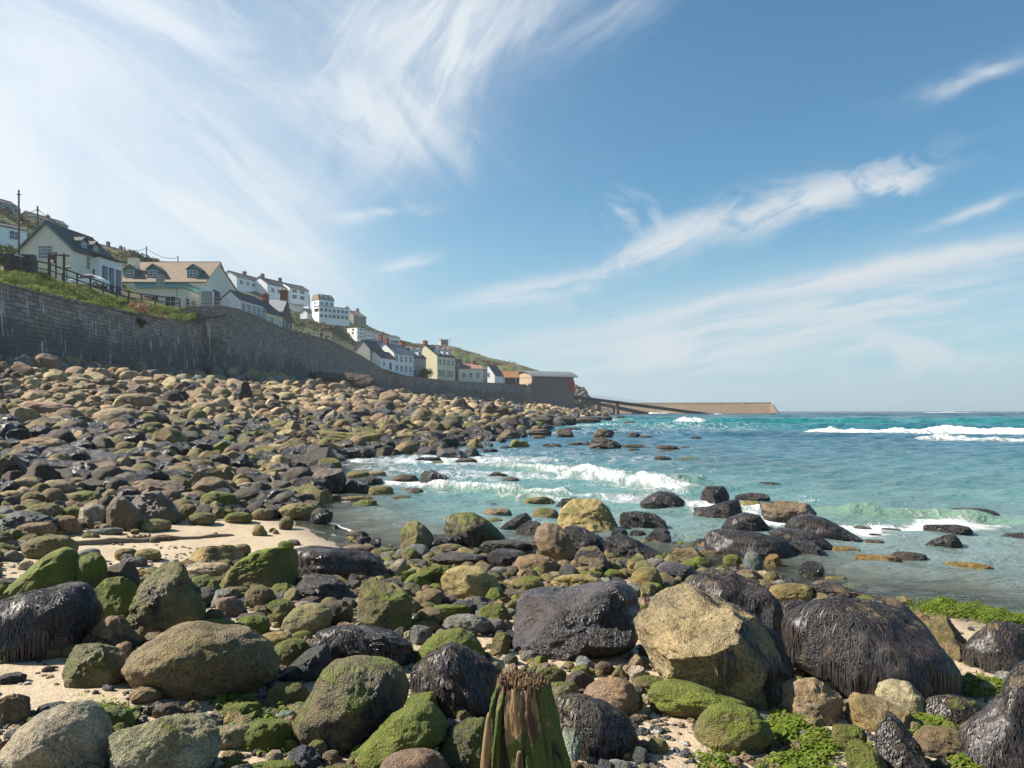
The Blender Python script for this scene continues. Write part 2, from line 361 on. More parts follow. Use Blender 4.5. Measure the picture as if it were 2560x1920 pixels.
def wall_material():
    m, n, bs = new_mat('granite_sea_wall')
    uv = n.n('ShaderNodeUVMap', uv_map='metres').outputs[0]; X, Y, Z = n.sep(uv)
    w1 = n.noise(uv, 1.5, 3, 0.6, 0, True); p = n.vm('ADD', uv, n.vm('MULTIPLY', n.vm('SUBTRACT', w1, (0.5, 0.5, 0.5)), (0.50, 0.34, 0)))
    def bricks(sx, sy, offy):
        br = n.n('ShaderNodeTexBrick'); n.put(br.inputs['Vector'], n.vm('ADD', p, (0, offy, 0)))
        br.offset = 0.5; br.squash = 1.35; br.squash_frequency = 3
        n.put(br.inputs['Color1'], (0.15, 0.15, 0.15)); n.put(br.inputs['Color2'], (1, 1, 1)); n.put(br.inputs['Mortar'], (0, 0, 0))
        br.inputs['Scale'].default_value = 1.0; br.inputs['Mortar Size'].default_value = 0.022; br.inputs['Mortar Smooth'].default_value = 0.4
        br.inputs['Brick Width'].default_value = sx; br.inputs['Row Height'].default_value = sy; br.inputs['Bias'].default_value = 0.0
        return br.outputs['Color'], br.outputs['Fac']
    bc, mort = bricks(0.72, 0.36, 0)
    big = n.noise(uv, 0.16, 5, 0.6, 0.6); mid = n.noise(uv, 1.4, 5, 0.65); fine = n.noise(uv, 16.0, 4, 0.65)
    c = n.mix(n.sep(bc)[0], (0.14, 0.122, 0.110), (0.35, 0.30, 0.265))
    c = n.mix(n.m('MULTIPLY', n.ss(n.noise(uv, 2.3, 2), 0.5, 0.7), 0.5), c, (0.38, 0.30, 0.27))
    kk = n.m('ADD', 0.45, n.m('MULTIPLY', n.m('ADD', fine, mid), 0.55)); c = n.mix(1.0, c, n.xyz(kk, kk, kk), 'MULTIPLY')
    c = n.mix(mort, c, (0.045, 0.04, 0.038))
    # tide line: the stones stay dark and weedy towards the foot
    foot = n.n('ShaderNodeAttribute', attribute_type='GEOMETRY', attribute_name='above').outputs['Fac']
    dk = n.ss(n.m('ADD', foot, n.m('MULTIPLY', n.m('SUBTRACT', big, 0.5), 7.0)), 5.0, 2.2)
    c = n.mix(n.m('MULTIPLY', dk, 0.80), c, n.mix(mid, (0.05, 0.053, 0.055), (0.14, 0.135, 0.125)))
    # lime runs: narrow white dribbles in clusters
    st = n.noise(n.xyz(n.m('MULTIPLY', X, 1.0), n.m('MULTIPLY', Y, 0.10)), 3.6, 3, 0.55, 0.35)
    cl = n.noise(n.xyz(n.m('MULTIPLY', X, 1.0), n.m('MULTIPLY', Y, 0.8)), 0.42, 3, 0.6)
    lime = n.m('MULTIPLY', n.ss(st, 0.575, 0.64), n.ss(cl, 0.45, 0.54))
    lime = n.m('MULTIPLY', lime, n.ss(foot, 6.6, 5.0)); lime = n.m('MULTIPLY', lime, n.ss(fine, 0.3, 0.5, 0.5, 1.0))
    c = n.mix(n.m('MULTIPLY', lime, 0.85), c, (0.62, 0.63, 0.60))
    n.put(bs.inputs['Base Color'], c); bs.inputs['Roughness'].default_value = 0.9
    h = n.m('ADD', n.m('MULTIPLY', mort, -1.0), n.m('ADD', n.m('MULTIPLY', n.sep(bc)[0], 0.35), n.m('MULTIPLY', fine, 0.6)))
    n.put(bs.inputs['Normal'], n.bump(h, 0.10))
    return m

def hill_material():
    m, n, bs = new_mat('hillside_heath')
    tc = n.n('ShaderNodeTexCoord').outputs['Object']
    a = n.noise(tc, 0.035, 6, 0.65, 0.6); b = n.noise(tc, 0.22, 6, 0.7, 0.4); f = n.noise(tc, 1.6, 4, 0.7)
    c = n.mix(n.ss(a, 0.42, 0.58), (0.075, 0.11, 0.026), (0.11, 0.082, 0.040))
    c = n.mix(n.ss(b, 0.48, 0.66), c, (0.032, 0.045, 0.016)); c = n.mix(n.m('MULTIPLY', n.ss(f, 0.5, 0.75), 0.6), c, (0.19, 0.18, 0.055))
    n.put(bs.inputs['Base Color'], c); bs.inputs['Roughness'].default_value = 0.95
    n.put(bs.inputs['Normal'], n.bump(n.m('ADD', b, n.m('MULTIPLY', f, 0.3)), 1.2))
    return m

def leaf_material(name, c1, c2, c3, scale=2.0):
    m, n, bs = new_mat(name)
    tc = n.n('ShaderNodeTexCoord').outputs['Object']
    rn = n.n('ShaderNodeNewGeometry').outputs['Random Per Island']
    c = n.mix(n.noise(tc, scale, 4, 0.6), c1, c2); c = n.mix(n.m('MULTIPLY', rn, 0.6), c, c3)
    n.put(bs.inputs['Base Color'], c); bs.inputs['Roughness'].default_value = 0.6; bs.inputs['Specular IOR Level'].default_value = 0.25
    tr = n.n('ShaderNodeBsdfTranslucent'); n.put(tr.inputs[0], c); mx = n.n('ShaderNodeMixShader'); mx.inputs[0].default_value = 0.3
    out = [x for x in n.t.nodes if x.type == 'OUTPUT_MATERIAL'][0]
    n.t.links.new(bs.outputs[0], mx.inputs[1]); n.t.links.new(tr.outputs[0], mx.inputs[2]); n.t.links.new(mx.outputs[0], out.inputs[0])
    return m

def water_material():
    m, n, bs = new_mat('sea_water')
    tc = n.n('ShaderNodeTexCoord').outputs['Object']; X, Y, Z = n.sep(tc)
    A = lambda k, o='Fac': n.n('ShaderNodeAttribute', attribute_type='GEOMETRY', attribute_name=k).outputs[o]
    tint = A('tint', 'Color'); foam = A('foam'); shal = A('depth'); roughn = A('chop')
    # foam breaks up into lace and streaks
    ps = n.xyz(X, n.m('MULTIPLY', Y, 0.42), 0.0); warp = n.vm('MULTIPLY', n.noise(ps, 1.1, 4, 0.6, 0, True), (1.6, 1.6, 0))
    pw = n.vm('ADD', ps, warp)
    lace = n.noise(pw, 2.4, 7, 0.72, 0.5); cell = n.vor(pw, 1.9, 'DISTANCE_TO_EDGE')
    lc = n.m('ADD', n.m('MULTIPLY', lace, 0.9), n.m('MULTIPLY', n.ss(cell, 0.22, 0.0), 0.16))
    far = n.ss(Y, 30.0, 120.0)
    fm = n.ss(n.m('SUBTRACT', n.m('ADD', lc, n.m('MULTIPLY', foam, 0.72)), 0.755), -0.06, 0.40)
    fm = n.m('MULTIPLY', fm, n.ss(foam, 0.02, 0.12))
    tv = n.noise(n.xyz(X, n.m('MULTIPLY', Y, 0.5)), 0.13, 5, 0.6, 0.5); kv = n.m('MAXIMUM', n.m('ADD', 0.10, n.m('ADD', n.m('MULTIPLY', tv, 1.1), n.m('MULTIPLY', n.noise(n.xyz(n.m('MULTIPLY', X, .35), Y), 0.55, 4, .65, .6), 0.75))), 0.3)  # broad tone patches, plus streaks that paint ripple shading into the water colour
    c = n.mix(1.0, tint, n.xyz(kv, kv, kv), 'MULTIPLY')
    c = n.mix(fm, c, (0.74, 0.78, 0.79)); n.put(bs.inputs['Base Color'], c)
    n.put(bs.inputs['Roughness'], n.m('ADD', n.m('MULTIPLY', fm, 0.75), 0.12)); bs.inputs['IOR'].default_value = 1.33; n.put(bs.inputs['Specular IOR Level'], n.ss(Y, 70.0, 260.0, 0.5, 0.10))
    r1 = n.noise(n.xyz(n.m('MULTIPLY', X, 0.55), Y), 6.5, 5, 0.62, 0.3); r2 = n.noise(n.xyz(n.m('MULTIPLY', X, 0.5), Y), 1.5, 5, 0.62, 0.5); r3 = n.noise(n.xyz(n.m('MULTIPLY', X, 0.5), Y), 0.35, 4, 0.6, 0.4)
    h = n.m('ADD', n.m('MULTIPLY', r1, n.ss(Y, 60.0, 15.0, 0.0, 0.075)), n.m('ADD', n.m('MULTIPLY', r2, n.m('MULTIPLY', roughn, 0.60)), n.m('MULTIPLY', r3, n.m('ADD', n.m('MULTIPLY', far, 1.6), n.m('MULTIPLY', roughn, .35)))))
    h = n.m('ADD', h, n.m('MULTIPLY', n.m('MULTIPLY', fm, lace), 0.22))
    n.put(bs.inputs['Normal'], n.bump(h, 1.0))
    # only a hand's depth of water at the edge: the sand shows through
    tr = n.n('ShaderNodeBsdfTransparent'); tr.inputs[0].default_value = (0.80, 0.92, 0.90, 1)
    gl = n.n('ShaderNodeBsdfGlossy'); gl.inputs['Roughness'].default_value = 0.08; n.t.links.new(bs.inputs['Normal'].links[0].from_socket, gl.inputs['Normal'])
    fr = n.n('ShaderNodeFresnel'); fr.inputs[0].default_value = 1.33; n.t.links.new(bs.inputs['Normal'].links[0].from_socket, fr.inputs['Normal'])
    thin = n.n('ShaderNodeMixShader'); n.put(thin.inputs[0], fr.outputs[0]); n.t.links.new(tr.outputs[0], thin.inputs[1]); n.t.links.new(gl.outputs[0], thin.inputs[2])
    mx = n.n('ShaderNodeMixShader'); n.put(mx.inputs[0], n.m('MAXIMUM', n.ss(shal, 0.0, 0.80), fm)); n.t.links.new(thin.outputs[0], mx.inputs[1]); n.t.links.new(bs.outputs[0], mx.inputs[2])
    out = [x for x in n.t.nodes if x.type == 'OUTPUT_MATERIAL'][0]; n.t.links.new(mx.outputs[0], out.inputs[0])
    return m

M_CREAM = simple('cream_render', (0.80, 0.73, 0.58), 0.85, 0.10, 0.8, 0.01)
M_WHITE = simple('white_render', (0.85, 0.86, 0.85), 0.8, 0.07, 0.7, 0.01)
M_BEIGE = simple('beige_render', (0.55, 0.45, 0.31), 0.85, 0.10, 0.8, 0.01)
M_YELLOW = simple('pale_yellow_render', (0.78, 0.70, 0.46), 0.85, 0.08, 0.8, 0.01)
M_GREYR = simple('grey_render', (0.40, 0.39, 0.36), 0.85, 0.12, 0.8, 0.01)
M_STONE = simple('brown_stone', (0.15, 0.105, 0.08), 0.9, 0.3, 1.2, 0.06, fine=5.0)
M_GRANITE = simple('pale_granite', (0.34, 0.29, 0.24), 0.9, 0.22, 0.9, 0.05, fine=4.0)
M_SLATE = simple('slate_roof', (0.070, 0.072, 0.082), 0.75, 0.22, 0.9, 0.04, fine=6.0)
M_SLATEL = simple('pale_slate_roof', (0.20, 0.225, 0.25), 0.7, 0.16, 0.9, 0.03, fine=6.0)
M_BROWNROOF = simple('brown_tile_roof', (0.20, 0.155, 0.115), 0.85, 0.2, 0.8, 0.05, fine=6.0)
M_RED = simple('red_paint', (0.36, 0.03, 0.028), 0.6, 0.1)
M_BRICK = simple('red_chimney_brick', (0.27, 0.085, 0.05), 0.9, 0.2, 2.0, 0.03, fine=9.0)
M_TEAL = simple('teal_paint', (0.055, 0.17, 0.17), 0.6, 0.1)
M_TEALL = simple('light_teal_paint', (0.17, 0.38, 0.37), 0.6, 0.1)
M_TRIM = simple('white_paint', (0.78, 0.80, 0.80), 0.55, 0.05)
M_GLASS = simple('window_glass', (0.025, 0.032, 0.04), 0.12, 0.2, 0.8, spec=0.8)
M_WOOD = simple('weathered_wood', (0.085, 0.065, 0.048), 0.9, 0.25, 3.0, 0.02)
M_STEEL = simple('galvanised_steel', (0.42, 0.43, 0.43), 0.45, 0.1, metallic=0.5)
M_DARK = simple('dark_grey_plastic', (0.035, 0.037, 0.042), 0.6, 0.1)
M_BLUEB = simple('dark_blue_plastic', (0.03, 0.045, 0.10), 0.55, 0.1)
M_NAVY = simple('navy_paint', (0.02, 0.035, 0.09), 0.6, 0.1)
M_CONC = simple('weathered_concrete', (0.17, 0.16, 0.145), 0.9, 0.2, 0.4, 0.05, fine=3.0)
M_METALROOF = simple('standing_seam_metal_roof', (0.22, 0.23, 0.24), 0.5, 0.06, 0.5, metallic=0.4)
M_WIRE = simple('black_cable', (0.02, 0.02, 0.022), 0.7)
M_CAR = simple('white_car_paint', (0.75, 0.77, 0.80), 0.25, 0.02, spec=0.6)
M_TYRE = simple('black_rubber', (0.02, 0.02, 0.02), 0.8)
M_ORANGE = simple('orange_tile_roof', (0.36, 0.17, 0.06), 0.85, 0.2, 1.0, 0.03)
M_PINK = simple('pale_red_roof', (0.28, 0.15, 0.125), 0.85, 0.15, 1.0, 0.03)
M_ASPH = simple('path_asphalt', (0.10, 0.10, 0.10), 0.9, 0.15)
# ------------------------------------------------------------------ beach, sea, sea wall, hill
def g0(x, y):                                       # a point of the waterline
    Y = CAMZ * FPX / (y - HY); return ((x - CX) / FPX * Y, Y)
shore_px = [(3300, 1640), (2560, 1560), (2330, 1512), (2100, 1518), (1980, 1470), (1850, 1432), (1660, 1405), (1480, 1392), (1250, 1392), (1010, 1378),
            (900, 1366), (820, 1330), (752, 1296), (748, 1262), (790, 1225), (800, 1185), (830, 1150), (900, 1138), (1010, 1124), (1130, 1108), (1235, 1089), (1320, 1076),
            (1385, 1056), (1432, 1045.5), (1452, 1041)]
SH = [g0(*p) for p in shore_px] + [(34, 262), (40, 330), (52, 400), (66, 470)]
WALL = [(-46, -60), (-45, 0), (-41.5, 45), (-38.2, 60), (-38.8, 75), (-39.8, 100), (-37.8, 105), (-39, 135), (-37, 165), (-33.9, 213), (-30, 225), (-20.2, 265), (-1.3, 315), (8.2, 335), (26, 350), (40, 380), (60, 470)]
SHA = np.array(SH); WA = np.array(WALL)
land_poly = np.array(SH + [(60, 600), (-400, 600), (-400, -60), (60, -60), (60, 4.0)])
def pdist(x, y, P):
    d = np.full(x.shape, 1e9)
    for (ax, ay), (bx, by) in zip(P[:-1], P[1:]):
        ux, uy = bx - ax, by - ay; L = ux * ux + uy * uy
        t = np.clip(((x - ax) * ux + (y - ay) * uy) / L, 0, 1)
        d = np.minimum(d, np.hypot(x - ax - t * ux, y - ay - t * uy))
    return d
def inside(x, y, P):
    r = np.zeros(x.shape, bool)
    for (ax, ay), (bx, by) in zip(P, np.roll(P, -1, 0)):
        c = ((ay > y) != (by > y)); xx = (bx - ax) * (y - ay) / (by - ay + 1e-12) + ax
        r ^= c & (x < xx)
    return r
def shore_d(x, y):
    d = pdist(x, y, SHA); return np.where(inside(x, y, land_poly), d, -d)
WBZ_Y = [-60, 45, 60, 75, 100, 135, 165, 213, 225, 265, 315, 335, 380, 470]; WBZ = [5.0, 5.4, 5.57, 5.75, 6.25, 6.6, 6.4, 5.9, 6.2, 6.2, 5.6, 5.4, 4.0, 3.0]
def ground(x, y):
    x = np.atleast_1d(np.asarray(x, float)); y = np.atleast_1d(np.asarray(y, float))
    d = shore_d(x, y); dw = pdist(x, y, WA); dl = np.maximum(d, 0)
    t = dl / (dl + dw + 1e-6); zb = np.interp(y, WBZ_Y, WBZ)
    z = zb * t ** 1.3
    z = np.where(d < 0, np.maximum(0.075 * d, -2.5) - 0.02 * np.minimum(-d, 1), z)
    z += fbm2(x * 0.9, y * 0.9, 4, 3.0) * 0.035 * np.clip(np.abs(d) / 1.5, 0.15, 1) + fbm2(x * 0.12, y * 0.12, 3, 5.0) * 0.28 * sstep(t, 0.12, 0.5)
    return z
GND = None
def build_ground():
    ys = np.concatenate([np.linspace(-3, 2.5, 12)[:-1], np.geomspace(2.5, 430, 460)])
    th = np.tan(np.linspace(R(-62), R(50), 420)); V_ = []
    Yg, T = np.meshgrid(ys, th, indexing='ij'); Xg = T * np.maximum(Yg, 2.5)
    X, Y = Xg.ravel(), Yg.ravel(); Z = ground(X, Y)
    d = shore_d(X, Y); dw = pdist(X, Y, WA); rise = np.maximum(d, 0) / (np.maximum(d, 0) + dw)
    n, k = Xg.shape; idx = np.arange(n * k).reshape(n, k)
    F = np.stack([idx[:-1, :-1], idx[:-1, 1:], idx[1:, 1:], idx[1:, :-1]], -1).reshape(-1, 4)
    # leave out what lies well behind the sea wall
    wx = np.interp(Y, WA[:, 1], WA[:, 0]); ok = (X > wx - 1.0); F = F[ok[F].all(1)]
    o = mesh_np('beach_ground', np.stack([X, Y, Z], 1), F, sand_material())
    attr(o, 'shore', d); attr(o, 'rise', rise); tag(o, kind='structure')
build_ground()
def ray_ground(x, y, floor=-0.06):
    """distance at which the sight line through a photo pixel meets the beach (or the shallow water)"""
    lo = np.geomspace(2.0, 420, 900); X = (x - CX) / FPX * lo; z = CAMZ + (HY - y) / FPX * lo
    g = np.maximum(ground(X, lo), floor); k = np.argmax(z < g)
    return lo[k] if (z < g).any() else None

# --- sea
W_RIDGES = [  # from, to (photo pixels on the water), height, half width (m), foam, green
    ((1995, 1079), (2700, 1094), 0.62, 2.6, 0.86, 0.15), ((2270, 1098), (2700, 1107), 0.36, 1.3, 0.74, 0.1),
    ((1930, 1277), (2740, 1318), 0.17, 0.5, 0.10, .55), ((1640, 1262), (1960, 1285), 0.12, 0.35, 0.75, 0.3),
    ((1425, 1187), (1760, 1228), 0.28, 0.9, 0.74, 0.5), ((1235, 1162), (1480, 1189), 0.16, 0.8, 0.62, 0.6),
    ((1060, 1216), (1460, 1236), 0.11, 0.35, 0.70, 0.8), ((1690, 1058), (1775, 1059), 0.5, 2.0, 0.8, 0.2), ((1800, 1075), (1915, 1075), 0.2, 2.0, 0.45, 0.2),
    ((1460, 1046), (1560, 1047), 0.4, 4.0, 0.8, 0.2), ((1600, 1035), (1715, 1034), 0.7, 9.0, 1.0, 0.1), ((1780, 1037), (1810, 1037), 0.5, 8.0, 0.8, 0.1),
    ((2300, 1032), (2440, 1032), 0.8, 10.0, 0.9, 0.0), ((2480, 1033), (2700, 1033), 0.6, 10.0, 0.75, 0.0), ((1240, 1240), (1500, 1262), 0.05, 0.5, 0.45, 0.5)]
FOAM_LINES = [ # from, to, half width, strength
    ((1880, 1300), (2120, 1322), 0.55, 0.9), ((2100, 1318), (2430, 1316), 0.50, 0.85), ((1750, 1265), (1900, 1300), 0.45, 0.8), ((738, 1292), (840, 1312), 0.05, 0.75), ((840, 1312), (930, 1350), 0.05, 0.6), ((780, 1325), (900, 1352), 0.05, 0.45),
    ((940, 1140), (1260, 1150), 3.2, 0.50), ((860, 1170), (1500, 1190), 2.6, 0.42), ((1180, 1130), (1500, 1150), 6, .24), ((1100, 1230), (1600, 1240), .8, .34), ((1500, 1240), (1700, 1262), .5, .5), ((1000, 1206), (1240, 1216), 0.6, 0.85), ((1250, 1150), (1800, 1180), 4.0, 0.16), ((1440, 1075), (1700, 1070), 14.0, 0.28), ((1300, 1110), (1650, 1110), 8.0, 0.14),
    ((1430, 1052), (1600, 1050), 9.0, 0.45), ((1450, 1068), (1600, 1066), 9.0, 0.40), ((1560, 1250), (1790, 1262), 0.8, 0.4), ((820, 1160), (960, 1165), 1.2, 0.4), ((2150, 1285), (2420, 1298), 0.25, 0.30)]
def seg_d(x, y, a, b):
    (ax, ay), (bx, by) = g0(*a), g0(*b); ux, uy = bx - ax, by - ay; L = ux * ux + uy * uy
    t = ((x - ax) * ux + (y - ay) * uy) / L; tc = np.clip(t, 0, 1)
    ex, ey = x - ax - tc * ux, y - ay - tc * uy
    s = (ex * uy - ey * ux) / math.sqrt(L)             # signed across, positive towards the camera side
    return np.hypot(ex, ey), s, t
def build_sea():
    ys = np.concatenate([np.geomspace(5.0, 120, 520)[:-1], np.geomspace(120, 2600, 190)])
    th = np.tan(np.concatenate([np.linspace(R(-36), R(36), 540), np.linspace(R(36.5), R(58), 40)]))
    Yg, T = np.meshgrid(ys, th, indexing='ij'); Xg = T * Yg; X, Y = Xg.ravel(), Yg.ravel()
    d = -shore_d(X, Y); far = sstep(Y, 15, 90)
    z = np.zeros_like(X); chop = np.clip(0.34 + 0.66 * far, 0, 1) * np.clip(d / 1.5, 0.25, 1)
    for wl, am, an, ph in ((11, .16, 80, 0), (6.3, .11, 70, 1), (3.1, .05, 98, 2), (1.4, .024, 62, 3), (0.8, .012, 105, 4), (24, .25, 84, 5)):
        kx, ky = math.cos(R(an)), math.sin(R(an)); q = (X * kx + Y * ky) / wl * 2 * math.pi + ph + 2.2 * fbm2(X / (wl * 3), Y / (wl * 3), 2, ph)
        s = np.sin(q); z += am * (0.25 + 0.75 * far if wl > 3 else 1.0) * (s - 0.35 * np.cos(2 * q)) * np.clip(d / (wl * 0.7), 0.03, 1) * (1 if wl < 5 else far)
    z *= np.where(Y > 300, np.exp(-(Y - 300) / 400), 1)
    foam = np.zeros_like(X); green = np.zeros_like(X)
    for i, (a, b, h, hw, fo, gr) in enumerate(W_RIDGES):
        m1 = np.abs(Y - (g0(*a)[1] + g0(*b)[1]) / 2) < abs(g0(*a)[1] - g0(*b)[1]) / 2 + hw * 5 + 3
        x_, y_ = X[m1], Y[m1]; wob = fbm2(x_ / (hw * 4), y_ / (hw * 4), 3, 31 + i) * hw * 0.7
        dd, s, t = seg_d(x_, y_ + wob, a, b); s = s * 1.0
        endf = sstep(t, -0.02, 0.10) * sstep(t, 1.02, 0.85)
        amp = h * endf * (0.75 + 0.5 * fbm2(x_ / (hw * 1.7), y_ / (hw * 1.7), 3, 51 + i))
        prof = np.where(s > 0, np.exp(-(s / (hw * 0.45)) ** 2), np.exp(-(s / hw) ** 2))
        lump = 1 + 0.35 * fbm2(x_ / (hw * 0.35), y_ / (hw * 0.35), 3, 71 + i) * (fo > 0.4)
        z[m1] += amp * prof * lump
        ff = fo * endf * np.where(s > 0, np.exp(-(s / (hw * 1.0)) ** 2), np.exp(-(s / (hw * 0.35)) ** 2))
        foam[m1] = np.maximum(foam[m1], ff); green[m1] = np.maximum(green[m1], gr * endf * np.exp(-(s / (hw * 1.1)) ** 2))
    for i, (a, b, hw, st) in enumerate(FOAM_LINES):
        wob = fbm2(X / (hw * 3 + .3), Y / (hw * 3 + .3), 3, 91 + i) * hw * 0.8
        dd, s, t = seg_d(X, Y + wob, a, b); foam = np.maximum(foam, min(1.0, st * 1.25) * np.exp(-(dd / hw) ** 2))
    # water colour: clear over sand inshore, turquoise further out, deep blue beyond
    c = np.zeros((len(X), 3)); yy = np.log(np.maximum(Y, 1))
    for k, vals in enumerate([(.15, .145, .095, .05, .024, .014, .008, .006), (.19, .205, .20, .125, .095, .175, .115, .035), (.175, .195, .20, .155, .15, .185, .14, .075)]):
        c[:, k] = np.interp(yy, np.log([7, 11, 17, 30, 58, 95, 170, 330]), vals)
    gmix = green[:, None]; c = c * (1 - gmix) + np.array([.15, .25, .15]) * gmix
    sand = sstep(d, 2.2, 0.2)[:, None] * 0.55; c = c * (1 - sand) + np.array([.33, .30, .22]) * sand
    n, k = Xg.shape; idx = np.arange(n * k).reshape(n, k)
    F = np.stack([idx[:-1, :-1], idx[:-1, 1:], idx[1:, 1:], idx[1:, :-1]], -1).reshape(-1, 4)
    F = F[(d[F] > -0.6).any(1)]
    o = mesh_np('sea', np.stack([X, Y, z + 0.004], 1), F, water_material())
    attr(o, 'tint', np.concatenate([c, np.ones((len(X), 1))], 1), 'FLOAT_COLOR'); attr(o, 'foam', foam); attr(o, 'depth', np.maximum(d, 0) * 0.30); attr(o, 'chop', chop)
    tag(o, kind='structure')
build_sea()

# --- the land behind the wall: columns of (distance, photo row) from the wall top to the skyline
HC = {-500: [(44, 560), (50, 540), (75, 500), (110, 430), (150, 300)],
      0: [(60, 713), (68, 684), (100, 672), (130, 612), (180, 505)], 110: [(66, 738), (76, 694), (100, 699), (135, 640), (200, 566)],
      240: [(75, 767), (84, 736), (105, 716), (150, 670), (240, 612)], 330: [(82, 785), (93, 764), (112, 742), (160, 700), (250, 634)],
      450: [(96, 808), (104, 775), (125, 772), (170, 722), (280, 668)], 500: [(101, 800), (103, 773), (126, 772), (175, 730), (290, 690)], 560: [(105, 790), (107, 774), (130, 774), (190, 740), (300, 706)],
      640: [(120, 800), (123, 802), (140, 802), (210, 762), (320, 722)], 700: [(135, 824), (138, 826), (160, 822), (220, 790), (330, 748)],
      760: [(148, 840), (151, 842), (180, 835), (250, 800), (340, 772)], 830: [(165, 856), (168, 858), (200, 852), (270, 818), (370, 778)],
      900: [(188, 892), (192, 894), (230, 886), (290, 862), (380, 805)], 960: [(213, 924), (217, 926), (245, 918), (310, 882), (400, 832)],
      1012: [(225, 942), (229, 944), (255, 937), (330, 896), (420, 854)], 1070: [(245, 949), (250, 951), (272, 944), (345, 905), (445, 863)], 1127: [(265, 956), (270, 958), (290, 952), (360, 912), (470, 866)],
      1200: [(288, 959), (293, 961), (315, 955), (380, 922), (485, 886)], 1272: [(315, 962), (320, 964), (345, 958), (400, 930), (500, 905)], 1345: [(338, 965), (342, 967), (370, 962), (420, 946), (520, 927)],
      1395: [(348, 982), (355, 984), (380, 980), (430, 972), (520, 960)], 1440: [(352, 1005), (358, 1006), (385, 1006), (430, 1008), (520, 1012)], 1475: [(362, 1026), (370, 1026), (390, 1026), (440, 1027), (520, 1027)]}
HK = sorted(HC); HCA = np.array([HC[k] for k in HK], float)      # (col, row, 2)
def hcol(x):
    return np.array([[np.interp(x, HK, HCA[:, r, 0]), np.interp(x, HK, HCA[:, r, 1])] for r in range(5)])
def hill_z(x, Y):
    """height of the land on the bearing of photo column x, at distance Y"""
    c = hcol(x); z = CAMZ + (HY - c[:, 1]) / FPX * c[:, 0]
    return float(np.interp(Y, c[:, 0], z))
def hill_pt(x, Y, dz=0.0): return Vector(((x - CX) / FPX * Y, Y, hill_z(x, Y) + dz))
def build_hill():
    xs = np.unique(np.concatenate([np.linspace(-500, 1475, 420), np.array(HK, float)])); rows = []
    tt = np.concatenate([np.linspace(0, 1, 8)[:-1], np.linspace(1, 2, 14)[:-1], np.linspace(2, 3, 22)[:-1], np.linspace(3, 4, 40)])
    for x in xs:
        c = hcol(x); z = CAMZ + (HY - c[:, 1]) / FPX * c[:, 0]
        Y = np.interp(tt, range(5), c[:, 0]); Z = np.interp(tt, range(5), z)
        Y = np.concatenate([Y, [c[4, 0] + 20, c[4, 0] + 80, c[4, 0] + 200]]); Z = np.concatenate([Z, [z[4] - 0.5, z[4] - 6, z[4] - 25]])
        rows.append(np.stack([(x - CX) / FPX * Y, Y, Z], 1))
    G = np.array(rows); n, k, _ = G.shape; P = G.reshape(-1, 3)
    fade = np.concatenate([np.clip((tt - 2.0) / 1.0, 0, 1) * np.clip((4 - tt) * 3 + 0.25, 0, 1), [0.3, 0.3, 0.3]]); fade = np.tile(fade, n)
    P[:, 2] += fade * (fbm(P * np.array([.05, .05, 0]) + 3, 5) * 2.6) + np.tile(np.concatenate([np.clip(tt - 1, 0, 1) * 0.0 + (tt < 1) * (tt > 0) * 0.12, [0, 0, 0]]), n) * fbm(P * 0.8, 3)
    idx = np.arange(n * k).reshape(n, k)
    F = np.stack([idx[:-1, :-1], idx[1:, :-1], idx[1:, 1:], idx[:-1, 1:]], -1).reshape(-1, 4)
    o = mesh_np('hillside', P, F, hill_material()); tag(o, kind='structure')
build_hill()

def wall_mesh(name, pts, label, thick=0.9):
    """pts: (x, y, z_base, z_top); face with UVs in metres, coping and back"""
    P = []; D = []; s = 0; dense = []
    for a, b in zip(pts[:-1], pts[1:]):
        L = math.hypot(b[0] - a[0], b[1] - a[1]); m_ = max(1, int(L / 1.5))
        for i in range(m_): dense.append([a[j] + (b[j] - a[j]) * i / m_ for j in range(4)])
    dense.append(list(pts[-1])); dense = np.array(dense); nv = 14
    seg = np.hypot(np.diff(dense[:, 0]), np.diff(dense[:, 1])); S = np.concatenate([[0], np.cumsum(seg)])
    tx = np.gradient(dense[:, 0]); ty = np.gradient(dense[:, 1]); L = np.hypot(tx, ty); nx, ny = ty / L, -tx / L    # towards the sea
    co = []; uv = []; ab = []
    for i, (x, y, zb, zt) in enumerate(dense):
        zb = zb - 1.2
        for j in range(nv + 1):
            t = j / nv; z = zb + (zt - zb) * t; off = 0.45 * (1 - t) + 0.05 * perlin(np.array([[x * .9, y * .9, z * .9]]))[0]
            co.append((x + nx[i] * off, y + ny[i] * off, z)); uv.append((S[i], z)); ab.append(z - zb - 1.2)
        for off, dz in ((0.10, 0.0), (0.10, 0.18 + 0.03 * math.sin(i * 2.3)), (-0.55, 0.18 + 0.03 * math.cos(i * 1.9)), (-0.55, -1.0)):
            co.append((x + nx[i] * off, y + ny[i] * off, zt + dz)); uv.append((S[i], zt + dz + max(0, -off))); ab.append(8.0)
    k = nv + 5; F = []
    for i in range(len(dense) - 1):
        for j in range(k - 1): F.append((i * k + j, (i + 1) * k + j, (i + 1) * k + j + 1, i * k + j + 1))
    F.append(tuple(range(k - 1, -1, -1)) ); F.append(tuple((len(dense) - 1) * k + j for j in range(k)))
    o = mesh_np(name, co, F, M_WALL, smooth=False)
    ul = o.data.uv_layers.new(name='metres')
    li = np.zeros(len(o.data.loops), np.int32); o.data.loops.foreach_get('vertex_index', li)
    ul.data.foreach_set('uv', np.array(uv, np.float32)[li].ravel()); attr(o, 'above', ab)
    return tag(o, label, 'sea wall')
M_WALL = wall_material()
def zt(y, Y): return CAMZ + (HY - y) / FPX * Y
